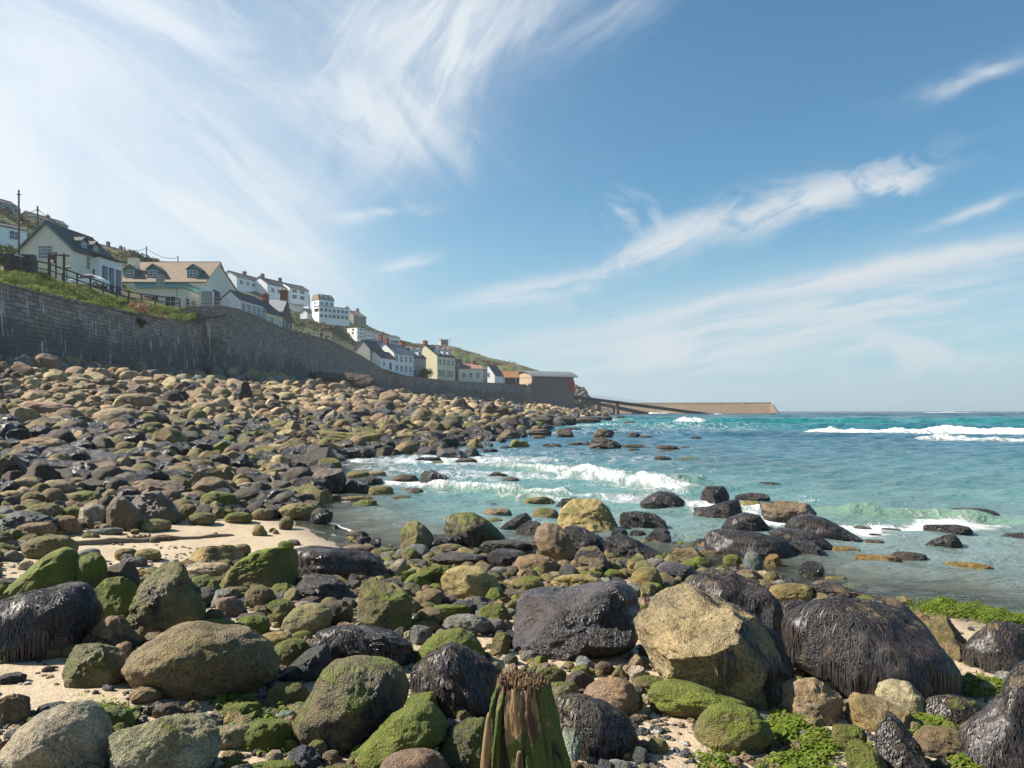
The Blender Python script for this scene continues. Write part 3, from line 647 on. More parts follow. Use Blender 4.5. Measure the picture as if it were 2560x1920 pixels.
wall_mesh('sea_wall', [(-45, 0, 5.0, 9.5), (-41.5, 45, 5.4, 10.6), (-38.2, 60, 5.57, zt(713, 60)), (-38.8, 75, 5.75, zt(767, 75)), (-39.8, 100, 6.25, zt(812, 100)), (-38.5, 112, 6.3, zt(826, 112)), (-38.3, 118, 6.3, zt(829, 118))],
          'long dark granite sea wall with white lime runs below the grassy bank at the left edge')
wall_mesh('sea_wall', [(-42.6, 101.5, 8.5, zt(786, 101)), (-41.0, 101.5, 8.5, zt(771, 101.5)), (-39.0, 102.5, 7.5, zt(769, 102.5)), (-37.9, 105, 6.2, zt(768, 105)), (-37.6, 110, 6.2, zt(775, 110)), (-38.0, 120, 6.5, zt(793, 120)), (-39, 135, 6.6, zt(820, 135)), (-37, 165, 6.4, zt(854, 165)), (-35.3, 190, 6.2, zt(894, 190)), (-33.9, 213, 5.9, zt(926, 213))],
          'tall middle stretch of granite sea wall under the railed promenade')
wall_mesh('sea_wall', [(-34.6, 216, 5.9, zt(924, 216)), (-30, 225, 6.2, zt(940, 225)), (-20.2, 265, 6.2, zt(953.5, 265)), (-1.3, 315, 5.6, zt(960, 315)), (6.0, 331, 5.4, zt(962.5, 331))],
          'lower far stretch of grey sea wall in front of the village row', 0.9)
# ------------------------------------------------------------------ boulders
# zones of the photograph the boulders were measured in: origin and scale
ZN = {'A': (0, 1340, 2.861), 'B': (560, 1340, 2.86), 'C': (1200, 1340, 2.86), 'D': (1840, 1340, 2.86), 'E': (700, 1180, 2.765), 'G': (1400, 1100, 1.907),
      'H': (0, 1100, 2.765), 'J': (0, 880, 2.458), 'K': (1000, 1000, 4.424), 'L': (600, 900, 4.424), 'N': (1440, 1020, 1.975), 'F': (0, 0, 0.86407)}
# stone code -> colour, algae, weed, wet
ST = {'T': ((.37, .285, .17), 0, 0, 0), 'P': ((.44, .375, .28), .05, 0, 0), 'O': ((.27, .21, .10), .52, .10, .15), 'Y': ((.34, .265, .11), .56, 0, .05), 'M': ((.17, .16, .06), .97, .05, .2),
      'H': ((.27, .215, .10), .74, .15, .2), 'G': ((.22, .22, .205), .10, 0, .1), 'S': ((.075, .08, .085), .25, .15, .6), 'D': ((.06, .05, .042), .02, .78, .6), 'E': ((.22, .16, .10), .30, .52, .45),
      'K': ((.105, .083, .06), .05, .30, .3), 'R': ((.30, .205, .125), .05, .05, .1), 'W': ((.30, .18, .045), .15, .15, .8), 'C': ((.40, .40, .28), .42, 0, .1), 'Q': ((.085, .078, .085), .12, .35, .85),
      'B': ((.255, .185, .115), .05, .12, .05), 'U': ((.06, .048, .042), .05, .45, .2)}
def rock_shape(style, level, sd, poly=None, planes=None):
    """unit boulder: x right, y away, z up, each about -1..1"""
    d, F = ico(level); r_ = np.random.default_rng(sd); d = d.copy()
    ang = r_.uniform(0, 6.28); 
    if style == 'r': n_ = r_.uniform(2.0, 2.5)
    elif style == 'b': n_ = r_.uniform(3.0, 4.2)
    elif style == 's': n_ = r_.uniform(2.4, 3.2)
    else: n_ = 2.3
    p = d * (np.abs(d) ** n_).sum(1)[:, None] ** (-1 / n_)
    if style == 'p': p[:, 0] *= 1 - 0.42 * (p[:, 2] + 0.6).clip(0, 2) / 1.6; p[:, 1] *= 1 - 0.3 * (p[:, 2] + 1) / 2
    # broken faces
    cuts = {'r': 2, 'b': 5, 'a': 9, 's': 4, 'p': 6}[style] if poly is None else {'r': 2, 'b': 4, 'a': 8, 's': 4, 'p': 6}[style]
    for nrm, k in (planes or []):
        nrm = np.array(nrm, float); nrm /= np.linalg.norm(nrm); e = p @ nrm - k; p = p - np.where(e > 0, e - .008 * (1 - np.exp(-np.maximum(e, 0) / .008)), 0)[:, None] * nrm
    if planes: cuts = 0
    for i in range(cuts):
        nrm = r_.normal(size=3); nrm[2] = abs(nrm[2]) * (1.0 if style != 's' else 2.0) - 0.2
        if poly is not None: nrm[1] = -abs(nrm[1]) * 1.6 - 0.3
        nrm /= np.linalg.norm(nrm); k = r_.uniform(0.62, 0.86) if style in 'abp' else r_.uniform(0.78, 0.95)
        e = p @ nrm - k; soft = 0.012 if style == 'a' else 0.03 if style in 'bp' else 0.09
        q = np.where(e > 0, e - soft * (1 - np.exp(-e / soft)), 0)
        p = p - q[:, None] * nrm
    s0 = r_.uniform(0, 50)
    amp = {'r': .10, 'b': .08, 'a': .10, 's': .10, 'p': .12}[style]
    rad = p / (np.linalg.norm(p, axis=1)[:, None] + 1e-9)
    nz = amp * fbm(p * 1.15 + s0, 3) 
    if level >= 4: nz = nz + (0.042 if style != 'r' else 0.020) * fbm(p * 4.2 + s0, 4 if level < 6 else 5) + (0.03 if style != 'r' else 0.012) * (0.35 - np.abs(perlin(p * 2.7 + s0 + 4))) - 0.05 * np.clip(0.12 - np.abs(perlin(p * 1.9 + s0 + 9)), 0, 1) * (style != 'r') * 3
    p = p + rad * nz[:, None]
    if poly is not None:
        P = np.array(poly, float); lo, hi = P.min(0), P.max(0); c = (lo + hi) / 2; Q = (P - c) / ((hi - lo) / 2); Q[:, 1] *= -1
        th = np.linspace(-math.pi, math.pi, 361)[:-1]; Rr = np.zeros(360)
        for i, t in enumerate(th):
            dxx, dzz = math.cos(t), math.sin(t); best = 0
            for (ax, az), (bx, bz) in zip(Q, np.roll(Q, -1, 0)):
                den = dxx * (bz - az) - dzz * (bx - ax)
                if abs(den) < 1e-9: continue
                tt = (ax * (bz - az) - az * (bx - ax)) / den; u = (ax * dzz - az * dxx) / den
                if tt > 0 and -1e-6 <= u <= 1 + 1e-6: best = max(best, tt)
            Rr[i] = best
        k = 5 if style == 'a' else 11; Rr = np.convolve(np.concatenate([Rr[-k:], Rr, Rr[:k]]), np.ones(k) / k, 'same')[k:-k]
        t = np.arctan2(p[:, 2], p[:, 0]); Rt = np.interp(t, np.concatenate([th, [math.pi]]), np.concatenate([Rr, Rr[:1]]))
        rho = np.hypot(p[:, 0], p[:, 2]); rho0 = np.hypot(d[:, 0], d[:, 2])
        near1 = rho / (np.interp(t, *_rmax(t, rho)) + 1e-9)
        near1 = np.minimum(near1, 1.0)
        p[:, 0] = np.cos(t) * Rt * near1; p[:, 2] = np.sin(t) * Rt * near1
    else:
        for ax in (0, 2):
            lo, hi = p[:, ax].min(), p[:, ax].max(); p[:, ax] = (p[:, ax] - (lo + hi) / 2) / ((hi - lo) / 2)
    return p, F
def _rmax(t, rho, nb=48):
    b = ((t + math.pi) / (2 * math.pi) * nb).astype(int).clip(0, nb - 1); mx = np.zeros(nb); np.maximum.at(mx, b, rho)
    mx = np.where(mx == 0, rho.max(), mx); xs = (np.arange(nb) + .5) / nb * 2 * math.pi - math.pi
    return np.concatenate([[xs[-1] - 2 * math.pi], xs, [xs[0] + 2 * math.pi]]), np.concatenate([[mx[-1]], mx, [mx[0]]])
PLACED = []        # x, y, radius of each hand placed boulder
QUEUE = []
def place_rock(*a, **k): QUEUE.append((a, k))
FIELD = dict(co=[], F=[], tint=[], algae=[], weed=[], wet=[], rnd=[], n=0)
def to_field(co, F, c, al, we, wet, rn):
    n = len(co); FIELD['co'].append(co); FIELD['F'].append(F + FIELD['n']); FIELD['n'] += n
    FIELD['tint'].append(np.tile(np.array([c[0], c[1], c[2], 1.0]), (n, 1)))
    for k, v in (('algae', al), ('weed', we), ('wet', wet), ('rnd', rn)): FIELD[k].append(np.full(n, v))
def make_rock(x0, y0, x1, y1, style, code, label, poly=None, sd=0, group=None, depth=0.8, col=None, water=False, Yc=None, hair=0, over=None, lift=0.0, merged=False, planes=None, hair_side=None):
    cx, cy = (x0 + x1) / 2, (y0 + y1) / 2; w_, h_ = x1 - x0, y1 - y0
    if Yc is None:
        Yg = ray_ground(cx, y1 - 0.08 * h_)
        if Yg is None: Yg = 300
        b0 = min(w_ / 2 * depth, h_ * 1.1) / FPX * Yg
        Yc = Yg + 0.55 * b0 + lift
    cen = pt(cx, cy, Yc); b = min(w_ / 2 * depth, h_ * 1.1) / FPX * Yc; a = w_ / 2 / FPX * Yc
    v = cen - Vector((0, 0, CAMZ)); dirn = v.normalized(); hh = h_ / 2 / FPX * Yc / max(dirn.y, .5) * 1.0
    right = Vector((dirn.y, -dirn.x, 0)).normalized(); up = right.cross(dirn)
    level = 6 if w_ > 190 else 5 if w_ > 80 else 4 if w_ > 34 else 3
    p, F = rock_shape(style, level, sd, poly, planes)
    M3 = np.array([[right.x, dirn.x, up.x], [right.y, dirn.y, up.y], [right.z, dirn.z, up.z]])
    co = (p * np.array([a, b, hh])) @ M3.T
    c, al, we, wet = ST[code]; r_ = np.random.default_rng(sd + 999); j = r_.uniform(0.85, 1.15); jj = r_.uniform(0.95, 1.05, 3)
    c = col or c; c = (c[0] * j * jj[0], c[1] * j * jj[1], c[2] * j * jj[2], 1); PLACED.append((cen.x, cen.y, max(a, b * 0.8)))
    if merged:
        ov = over or {}; to_field(co + np.array(cen), F, c, ov.get('algae', al), ov.get('weed', we), ov.get('wet', wet), r_.uniform()); return
    o = mesh_np('boulder', co, F, M_ROCK, loc=cen); o.color = c
    o['algae'] = float(al); o['weed'] = float(we); o['wet'] = float(wet); o['grain'] = float(np.clip(0.5 / (a + 0.12), 0.35, 2.2))
    if over:
        for k_, v_ in over.items(): o[k_] = float(v_)
    tag(o, label, 'boulder', group)
    if hair: grow_weed(o, co, F, hair, a, sd, hair_side)
    return o
M_WEED = None
def weed_mat():
    m, n, bs = new_mat('wet_dark_seaweed')
    rn = n.n('ShaderNodeNewGeometry').outputs['Random Per Island']
    c = n.mix(n.ss(rn, 0.0, 0.75), (0.009, 0.008, 0.010), (0.045, 0.036, 0.036)); c = n.mix(n.ss(rn, 0.93, 1.0), c, (0.13, 0.085, 0.045))
    n.put(bs.inputs['Base Color'], c); bs.inputs['Roughness'].default_value = 0.5; bs.inputs['Specular IOR Level'].default_value = 0.6
    return m
M_WEED = weed_mat()
def grow_weed(o, co, F, count, a, sd, side=None):
    """wet strands that follow the stone downhill; a part of the boulder"""
    r_ = np.random.default_rng(sd + 5); bvh = BVHTree.FromPolygons([tuple(c) for c in co], [tuple(int(i) for i in f) for f in F])
    V_ = []; FF = []; seg = 6
    idx = r_.integers(0, len(F), count * 3); done = 0; patch = perlin(co[F[idx][:, 0]] / a * 1.7 + sd) > 0.22
    for ii, fi in enumerate(idx):
        if done >= count: break
        tri = co[F[fi]]; u, v = r_.uniform(0, 1, 2); 
        if u + v > 1: u, v = 1 - u, 1 - v
        p = Vector(tri[0] + (tri[1] - tri[0]) * u + (tri[2] - tri[0]) * v); nn = Vector(np.cross(tri[1] - tri[0], tri[2] - tri[0])).normalized()
        if nn.y > 0.35 or nn.z < -0.5: continue
        if side is not None and nn.x < side: continue
        if patch[ii]: continue
        L = r_.uniform(0.10, 0.26) * min(1, a * 2.0); wdt = r_.uniform(0.0012, 0.0030) * (1 + a); st = L / seg; drift = r_.normal() * 0.35
        pts = []
        for k in range(seg + 1):
            pts.append((p + nn * (0.003 + 0.004 * math.sin(k * 1.3 + drift)), nn.copy()))
            t = Vector((drift * 0.5, 0, -1.0)) + Vector(tuple(r_.normal(size=3) * 0.16)); t = t - nn * t.dot(nn)
            if nn.z > -0.05 and t.length > 1e-4:
                q = p + t.normalized() * st; hit = bvh.find_nearest(q)
                if hit[0] is None: break
                p, nn = hit[0], hit[1]
            else: p = p + Vector((0, 0, -st)); 
        if len(pts) < 3: continue
        b = len(V_)
        for k, (q, n2) in enumerate(pts):
            t = (pts[min(k + 1, len(pts) - 1)][0] - pts[max(k - 1, 0)][0]).normalized(); s_ = t.cross(n2).normalized() * wdt * (1 - 0.75 * k / len(pts))
            V_.append(tuple(q - s_)); V_.append(tuple(q + s_))
        for k in range(len(pts) - 1): FF.append((b + 2*k, b + 2*k + 1, b + 2*k + 3, b + 2*k + 2))
        done += 1
    mesh_np('seaweed', V_, FF, M_WEED, o, smooth=True)

def rocks(zone, table):
    ox, oy, s = ZN[zone]
    for i, row in enumerate(table):
        g, style, code, label = row[:4]; kw = row[4] if len(row) > 4 else {}
        if isinstance(g[0], tuple):
            P = [(ox + x / s, oy + y / s) for x, y in g]; xs = [q[0] for q in P]; ys = [q[1] for q in P]
            place_rock(min(xs), min(ys), max(xs), max(ys), style, code, label, poly=P, sd=ord(zone) * 1000 + i, **kw)
        else:
            x0, y0, x1, y1 = g; place_rock(ox + x0 / s, oy + y0 / s, ox + x1 / s, oy + y1 / s, style, code, label, sd=ord(zone) * 1000 + i, **kw)

rocks('A', [
 ((180, 0, 540, 175), 'r', 'O', 'domed olive boulder on the sand in front of the half buried pole'),
 (((35,440),(60,370),(150,290),(250,210),(350,150),(450,118),(520,150),(548,220),(530,370),(480,450),(300,490),(100,490),(40,470)), 'r', 'H', 'long sloping brown boulder with green algae flank, first of the green pair at far left', dict(over=dict(algae=.78, weed=.05))),
 ((520, 140, 770, 465), 'r', 'H', 'upright dark green boulder leaning against the long sloping green one', dict(over=dict(algae=.82, weed=.2))),
 ((555, 95, 720, 190), 'r', 'G', 'small pale grey stone peeping out behind the upright dark green boulder'),
 (((670,560),(670,430),(700,370),(760,320),(860,310),(940,350),(990,400),(950,520),(880,600),(760,615)), 'a', 'M', 'faceted bright green boulder left of the tall brown one with green cap'),
 (((905,620),(930,540),(985,410),(1020,340),(1100,270),(1200,215),(1290,225),(1335,290),(1350,340),(1420,400),(1450,520),(1470,600),(1380,680),(1200,740),(1050,760),(930,740)), 'p', 'H', 'tall dark brown boulder capped with bright green algae, left foreground', dict(over=dict(algae=.60, weed=.42, wet=.4))),
 (((-150,480),(0,485),(200,440),(350,425),(480,395),(590,415),(650,480),(700,600),(650,720),(560,830),(300,880),(-150,910)), 'r', 'D', 'long black weedy boulder with tan crest cut by the left edge', dict(over=dict(weed=.66), hair=1500)),
 ((700, 200, 990, 440), 'b', 'K', 'dull purple-brown boulder in shade behind the green faceted one'),
 (((560,800),(620,700),(700,640),(780,595),(880,600),(930,680),(1010,770),(950,850),(800,880),(620,860)), 'a', 'E', 'craggy olive and silver boulder wedged above the dark green angular rock'),
 (((470,950),(510,860),(560,785),(700,790),(830,830),(910,900),(945,980),(850,1060),(640,1100),(530,1095),(490,1020)), 'a', 'H', 'dark green angular rock with flat top sitting on bare sand, left foreground', dict(over=dict(algae=.55, wet=.5))),
 ((-30, 1155, 215, 1350), 'b', 'B', 'brown blocky stone cut by the left edge above the pale boulder'),
 (((-60,1560),(60,1480),(150,1390),(300,1310),(480,1275),(620,1280),(700,1330),(760,1430),(780,1540),(740,1680),(600,1760),(-60,1790)), 'r', 'P', 'large smooth pale granite boulder in the bottom left corner', dict(col=(.36,.30,.215), over=dict(algae=.0))),
 ((645, 1235, 950, 1440), 's', 'M', 'low bright green rock touching the pale corner boulder', dict(over=dict(wet=.4))),
 ((800, 1350, 930, 1490), 'r', 'H', 'small green streaked cobble between pale corner boulder and crusted slab'),
 ((810, 1330, 1560, 1760), 's', 'C', 'wide flat slab crusted with whitish green algae, bottom left', dict(depth=.5)),
 ((1500, 1360, 1831, 1530), 's', 'C', 'smaller pale crusted slab just right of the wide one'),
 ((1345, 75, 1740, 250), 'b', 'Y', 'flat topped ochre boulder at the edge of the open sand', dict(over=dict(algae=.2))),
 ((1310, 195, 1650, 350), 's', 'P', 'long beige boulder below the flat topped ochre one'),
 (((1345,330),(1400,295),(1480,283),(1550,330),(1585,400),(1560,460),(1500,490),(1420,450)), 'r', 'M', 'small vivid green boulder right of the tall capped boulder', dict(over=dict(algae=1.15))),
 ((970, 95, 1150, 195), 'r', 'Y', 'tan cobble right of its olive twin on the sand, below the pole', dict(over=dict(algae=.2))),
 ((825, 93, 980, 180), 'r', 'O', 'olive cobble left of its tan twin on the sand, below the pole'),
 ((895, 150, 1050, 225), 'a', 'G', 'grey-white stone beneath the two cobbles on the sand'),
 ((860, 130, 950, 195), 'a', 'S', 'dark faceted pebble against the olive cobble'),
 ((285, 790, 460, 890), 'r', 'H', 'small grey-green stone at the foot of the long black boulder', dict(over=dict(algae=.35))),
 ((450, 780, 600, 880), 'r', 'O', 'half hidden olive stone between black boulder and angular green rock'),
 ((1545, 440, 1745, 590), 'b', 'P', 'pinkish beige blocky stone below the small vivid green boulder', dict(col=(.38,.28,.20))),
 ((1440, 530, 1610, 680), 'r', 'O', 'rounded olive stone tucked behind the brown table-like boulder'),
 ((275, 1200, 475, 1300), 's', 'S', 'flat dark slate sliver lying on the sand'),
 ((130, 180, 240, 250), 'r', 'P', 'small beige cobble on shingle above the sloping green boulder', dict(over=dict(algae=.15))),
 ((0, 985, 180, 1060), 's', 'S', 'thin dark slate patch half buried in sand at the left edge'),
 ((1340, 600, 1680, 720), 'r', 'Y', 'low olive stone hidden behind the crest of the brown table-like boulder'),
 ((-40, 360, 50, 480), 'r', 'M', 'sliver of green boulder at the left edge above the long black boulder'),
 ((-60, 310, 130, 400), 's', 'K', 'dark low stone at left edge beside the sloping green boulder'),
 ((30, 110, 170, 190), 'a', 'G', 'pale angular chip on the shingle at far left'),
 ((1100, 1200, 1360, 1330), 'a', 'K', 'dark broken stone in the shadow under the brown table-like boulder'),
 ((920, 1080, 1170, 1200), 'a', 'B', 'heap-like brown chip on the sand under the brown table-like boulder'),
])
rocks('F', [
 (((275,1430),(300,1395),(350,1370),(400,1350),(440,1353),(470,1362),(530,1370),(580,1400),(602,1440),(590,1475),(540,1500),(450,1518),(380,1510),(310,1480)), 'r', 'Y', 'big flattened brown boulder like a table, left of the round speckled boulder', dict(col=(.21,.155,.085), over=dict(algae=.28))),
 (((1360,1355),(1385,1325),(1410,1295),(1450,1272),(1490,1270),(1530,1285),(1590,1305),(1650,1340),(1690,1370),(1715,1430),(1718,1500),(1690,1560),(1600,1560),(1520,1530),(1450,1495),(1420,1460),(1390,1420),(1370,1390)), 'a', 'Y', 'huge golden faceted boulder, brightest in the right foreground', dict(col=(.27,.195,.105), over=dict(algae=.07, weed=.18), depth=.9, hair=1800, hair_side=.35, planes=[((-.30, -.62, .75), .42), ((-.15, -.85, -.5), .60), ((.93, -.35, .12), .50), ((.2, -.3, .95), .62), ((-.9, -.3, .1), .75), ((.45, -.85, -.35), .58)])),
 (((1470,1290),(1500,1250),(1530,1234),(1580,1238),(1640,1262),(1680,1295),(1695,1350),(1690,1400),(1600,1400),(1500,1350)), 'a', 'E', 'dark weed draped boulder right behind the huge golden one', dict(over=dict(weed=.66, algae=.05), hair=2500)),
 (((1153,1165),(1160,1140),(1180,1129),(1205,1133),(1228,1155),(1245,1190),(1250,1215),(1220,1228),(1190,1215),(1165,1190)), 'r', 'B', 'egg shaped brown boulder standing upright among black ones in mid foreground'),
])
rocks('B', [
 (((-10,380),(-20,330),(30,240),(120,170),(240,110),(380,95),(500,105),(530,170),(528,290),(490,370),(420,430),(200,440)), 'b', 'H', 'big blocky boulder with mossy left face beside the long black one', dict(over=dict(algae=.66, weed=.0, wet=.0))),
 ((385, 35, 500, 110), 'r', 'M', 'little green dome behind the big blocky mossy boulder'),
 (((500,90),(620,65),(760,85),(900,100),(1050,130),(1130,190),(1165,260),(1130,330),(950,340),(700,320),(520,290)), 'r', 'D', 'long black hog-backed boulder right of the blocky mossy one', dict(hair=2200)),
 (((480,450),(490,380),(580,285),(640,270),(780,290),(860,340),(950,450),(940,520),(700,520),(560,500)), 'a', 'D', 'black angular boulder with brown front under the long hog-backed one', dict(over=dict(weed=.55))),
 (((1165,270),(1190,210),(1250,165),(1300,170),(1310,230),(1290,290),(1230,320),(1180,300)), 'r', 'P', 'upright pale oval stone beyond the long black hog-backed boulder', dict(col=(.34,.31,.22))),
 ((1315, 165, 1460, 250), 'b', 'G', 'flat bluish grey stone right of the upright pale oval'),
 ((1310, 225, 1440, 310), 'r', 'T', 'brown round stone behind the wedge with green top'),
 (((1262,340),(1330,280),(1440,225),(1560,210),(1570,260),(1500,300),(1460,390),(1300,390)), 'a', 'M', 'wedge shaped rock with flat bright green top'),
 (((1548,300),(1600,240),(1700,208),(1830,220),(1920,270),(2000,380),(2030,430),(1980,480),(1800,480),(1620,430),(1560,370)), 'r', 'Y', 'bulky golden olive boulder right of the green wedge rock', dict(over=dict(algae=.42))),
 ((1460, 115, 1900, 250), 'r', 'D', 'long dark boulder lying behind the bulky golden olive one', dict(over=dict(weed=.6))),
 ((1460, 55, 1720, 140), 'r', 'O', 'low olive-tan boulder at the foot of the algae topped pair in the water'),
 ((840, 60, 1090, 160), 'r', 'B', 'brown boulder just showing over the long black hog-back'),
 ((1060, 85, 1215, 160), 'r', 'M', 'green and yellow low boulder at the water edge past the hog-back'),
 ((1365, 378, 1585, 530), 'r', 'R', 'smooth orange-brown cobble left below the bulky golden olive boulder', dict(col=(.30,.20,.10))),
 (((955,470),(980,330),(1080,315),(1200,350),(1280,400),(1350,450),(1345,600),(1345,690),(1240,715),(1050,650),(960,600)), 'b', 'H', 'block shaped mossy boulder with dark dripping front, centre foreground', dict(over=dict(algae=.60, weed=.40))),
 ((1375, 512, 1570, 650), 'r', 'O', 'rounded tan cobble with olive base under the orange-brown one', dict(col=(.28,.22,.11), over=dict(algae=.25,weed=0))),
 ((1350, 605, 1540, 700), 's', 'Y', 'flat tan stone under the two rounded cobbles'),
 ((1470, 490, 1770, 575), 's', 'M', 'flat strip of green crusted rock between cobbles and cracked black boulder'),
 ((1560, 560, 1910, 710), 's', 'G', 'flat grey-green slab left of the cracked black boulder', dict(over=dict(algae=.4))),
 ((1820, 480, 2050, 650), 'a', 'H', 'pyramid shaped stone with green right side beside the cracked black boulder', dict(over=dict(algae=.7))),
 ((1330, 640, 1500, 790), 'a', 'G', 'jagged grey stone above the mossy dome'),
 (((1345,930),(1360,840),(1450,740),(1560,680),(1700,665),(1800,720),(1870,830),(1880,900),(1700,950),(1450,960)), 'r', 'H', 'mossy olive dome behind the purple tipped boulder'),
 (((1330,1000),(1350,950),(1450,870),(1620,778),(1700,800),(1850,880),(1970,970),(1985,1000),(1940,1150),(1900,1290),(1650,1330),(1580,1220),(1360,1110)), 'r', 'E', 'dark boulder with purple-brown crown left of the wooden stump', dict(over=dict(weed=.62, algae=.05), hair=1800)),
 (((500,1330),(540,1240),(640,1100),(700,980),(800,910),(950,895),(1150,920),(1270,980),(1330,1100),(1300,1220),(1200,1400),(1050,1540),(900,1600),(700,1540),(560,1440)), 'r', 'H', 'great round speckled boulder, black and olive, largest left of the stump', dict(col=(.19,.15,.085), over=dict(algae=.56, weed=.46, wet=.45))),
 (((610,820),(680,680),(820,640),(1000,650),(1200,700),(1340,780),(1360,860),(1330,960),(1000,960),(700,950)), 'r', 'D', 'humped brown-black boulder behind the great round one', dict(over=dict(weed=.6), hair=1200)),
 (((810,900),(860,800),(930,720),(1010,672),(1080,730),(1120,830),(1170,920),(1000,940)), 'a', 'E', 'peaked silver and tan rock poking up behind the great round boulder', dict(over=dict(weed=.3))),
 (((385,1000),(470,920),(600,820),(740,790),(770,900),(700,1000),(550,1060),(420,1050)), 'a', 'S', 'dark slate wedge between the table-like and the great round boulder'),
 ((228, 690, 500, 830), 'r', 'Y', 'tan and olive boulder behind the right end of the table-like one', dict(over=dict(algae=.3))),
 ((350, 740, 615, 950), 'r', 'H', 'mossy lump resting against the tan and olive boulder'),
 ((495, 678, 635, 755), 'r', 'M', 'bright green cobble on top of the mossy lump', dict(over=dict(algae=1.2))),
 (((410,650),(430,590),(500,520),(600,488),(700,495),(765,540),(775,610),(740,680),(620,720),(480,710),(415,690)), 'r', 'Y', 'smooth oval grey-green boulder like an egg, centre left', dict(col=(.27,.25,.13), over=dict(algae=.32, weed=0))),
 ((150, 357, 360, 525), 'r', 'O', 'smooth olive cobble under the big blocky mossy boulder'),
 ((-10, 365, 185, 465), 'r', 'O', 'flat olive stone left of the smooth olive cobble'),
 ((305, 455, 510, 590), 'a', 'H', 'knobbly green-yellow stone above the smooth egg boulder', dict(over=dict(algae=.75))),
 ((495, 468, 645, 545), 's', 'P', 'pale rough chip behind the smooth egg boulder'),
 ((706, 463, 925, 650), 'r', 'K', 'two-toned brown boulder with dark end right of the smooth egg'),
 ((760, 545, 890, 640), 's', 'O', 'low olive stone under the two-toned brown boulder'),
 ((295, 557, 435, 655), 'r', 'O', 'striped olive cobble left of the smooth egg boulder'),
 ((40, 622, 135, 700), 's', 'Y', 'yellow-green flat cobble near the dark green tuft stone'),
 ((95, 570, 325, 720), 'r', 'M', 'dark green tufted stone above the table-like boulder', dict(over=dict(algae=.95))),
 ((85, 550, 300, 620), 's', 'K', 'flat brownish stone behind the dark green tufted one'),
 ((305, 1058, 612, 1260), 'r', 'Y', 'smooth olive boulder right below the table-like one', dict(col=(.25,.20,.10))),
 ((-5, 1200, 280, 1345), 's', 'M', 'flat bright green rock under the table-like boulder', dict(over=dict(algae=1.1))),
 ((355, 1256, 520, 1345), 's', 'G', 'pale jade flat stone left of the great round boulder', dict(col=(.22,.29,.24))),
 ((110, 1320, 495, 1550), 's', 'M', 'broad green fringed rock left of the great round boulder'),
 (((435,1610),(490,1530),(560,1508),(640,1530),(690,1590),(680,1680),(500,1700)), 'a', 'S', 'blue-grey slate cobble with pale vein at the bottom', dict(col=(.10,.115,.135), over=dict(algae=0, weed=0))),
 ((295, 1538, 425, 1640), 'r', 'P', 'beige pebble left of the blue-grey slate cobble'),
 ((700, 1540, 825, 1640), 'r', 'B', 'brown pebble under the great round boulder'),
 (((950,1600),(960,1500),(1050,1420),(1200,1290),(1350,1225),(1470,1220),(1560,1290),(1610,1370),(1580,1480),(1450,1560),(1200,1600),(1060,1700),(960,1720)), 'r', 'M', 'big smooth bright green boulder leaning on the great round one', dict(over=dict(algae=1.12, weed=0))),
 (((1290,1180),(1340,1135),(1500,1122),(1560,1180),(1580,1280),(1550,1330),(1350,1300)), 'b', 'M', 'flat topped green boulder behind the big smooth bright green one', dict(over=dict(algae=1.08, weed=0))),
 (((1500,1590),(1540,1500),(1650,1380),(1750,1325),(1870,1330),(1890,1600),(1800,1720),(1650,1700),(1520,1640)), 'a', 'S', 'slaty dark rock with green edge against the left of the stump', dict(over=dict(algae=.62, weed=0))),
 ((1110, 1545, 1620, 1850), 'r', 'B', 'brown domed boulder cut by the bottom edge left of the stump', dict(col=(.21,.15,.09))),
 ((90, 1620, 530, 1760), 's', 'M', 'vivid green rock cut by the bottom edge, left half', dict(over=dict(algae=1.15))),
 ((-10, 1600, 140, 1700), 's', 'M', 'small green rock at the bottom left of the vivid one'),
 ((700, 1640, 960, 1760), 's', 'Y', 'flat yellowish rock cut by the bottom edge under the great round boulder'),
])
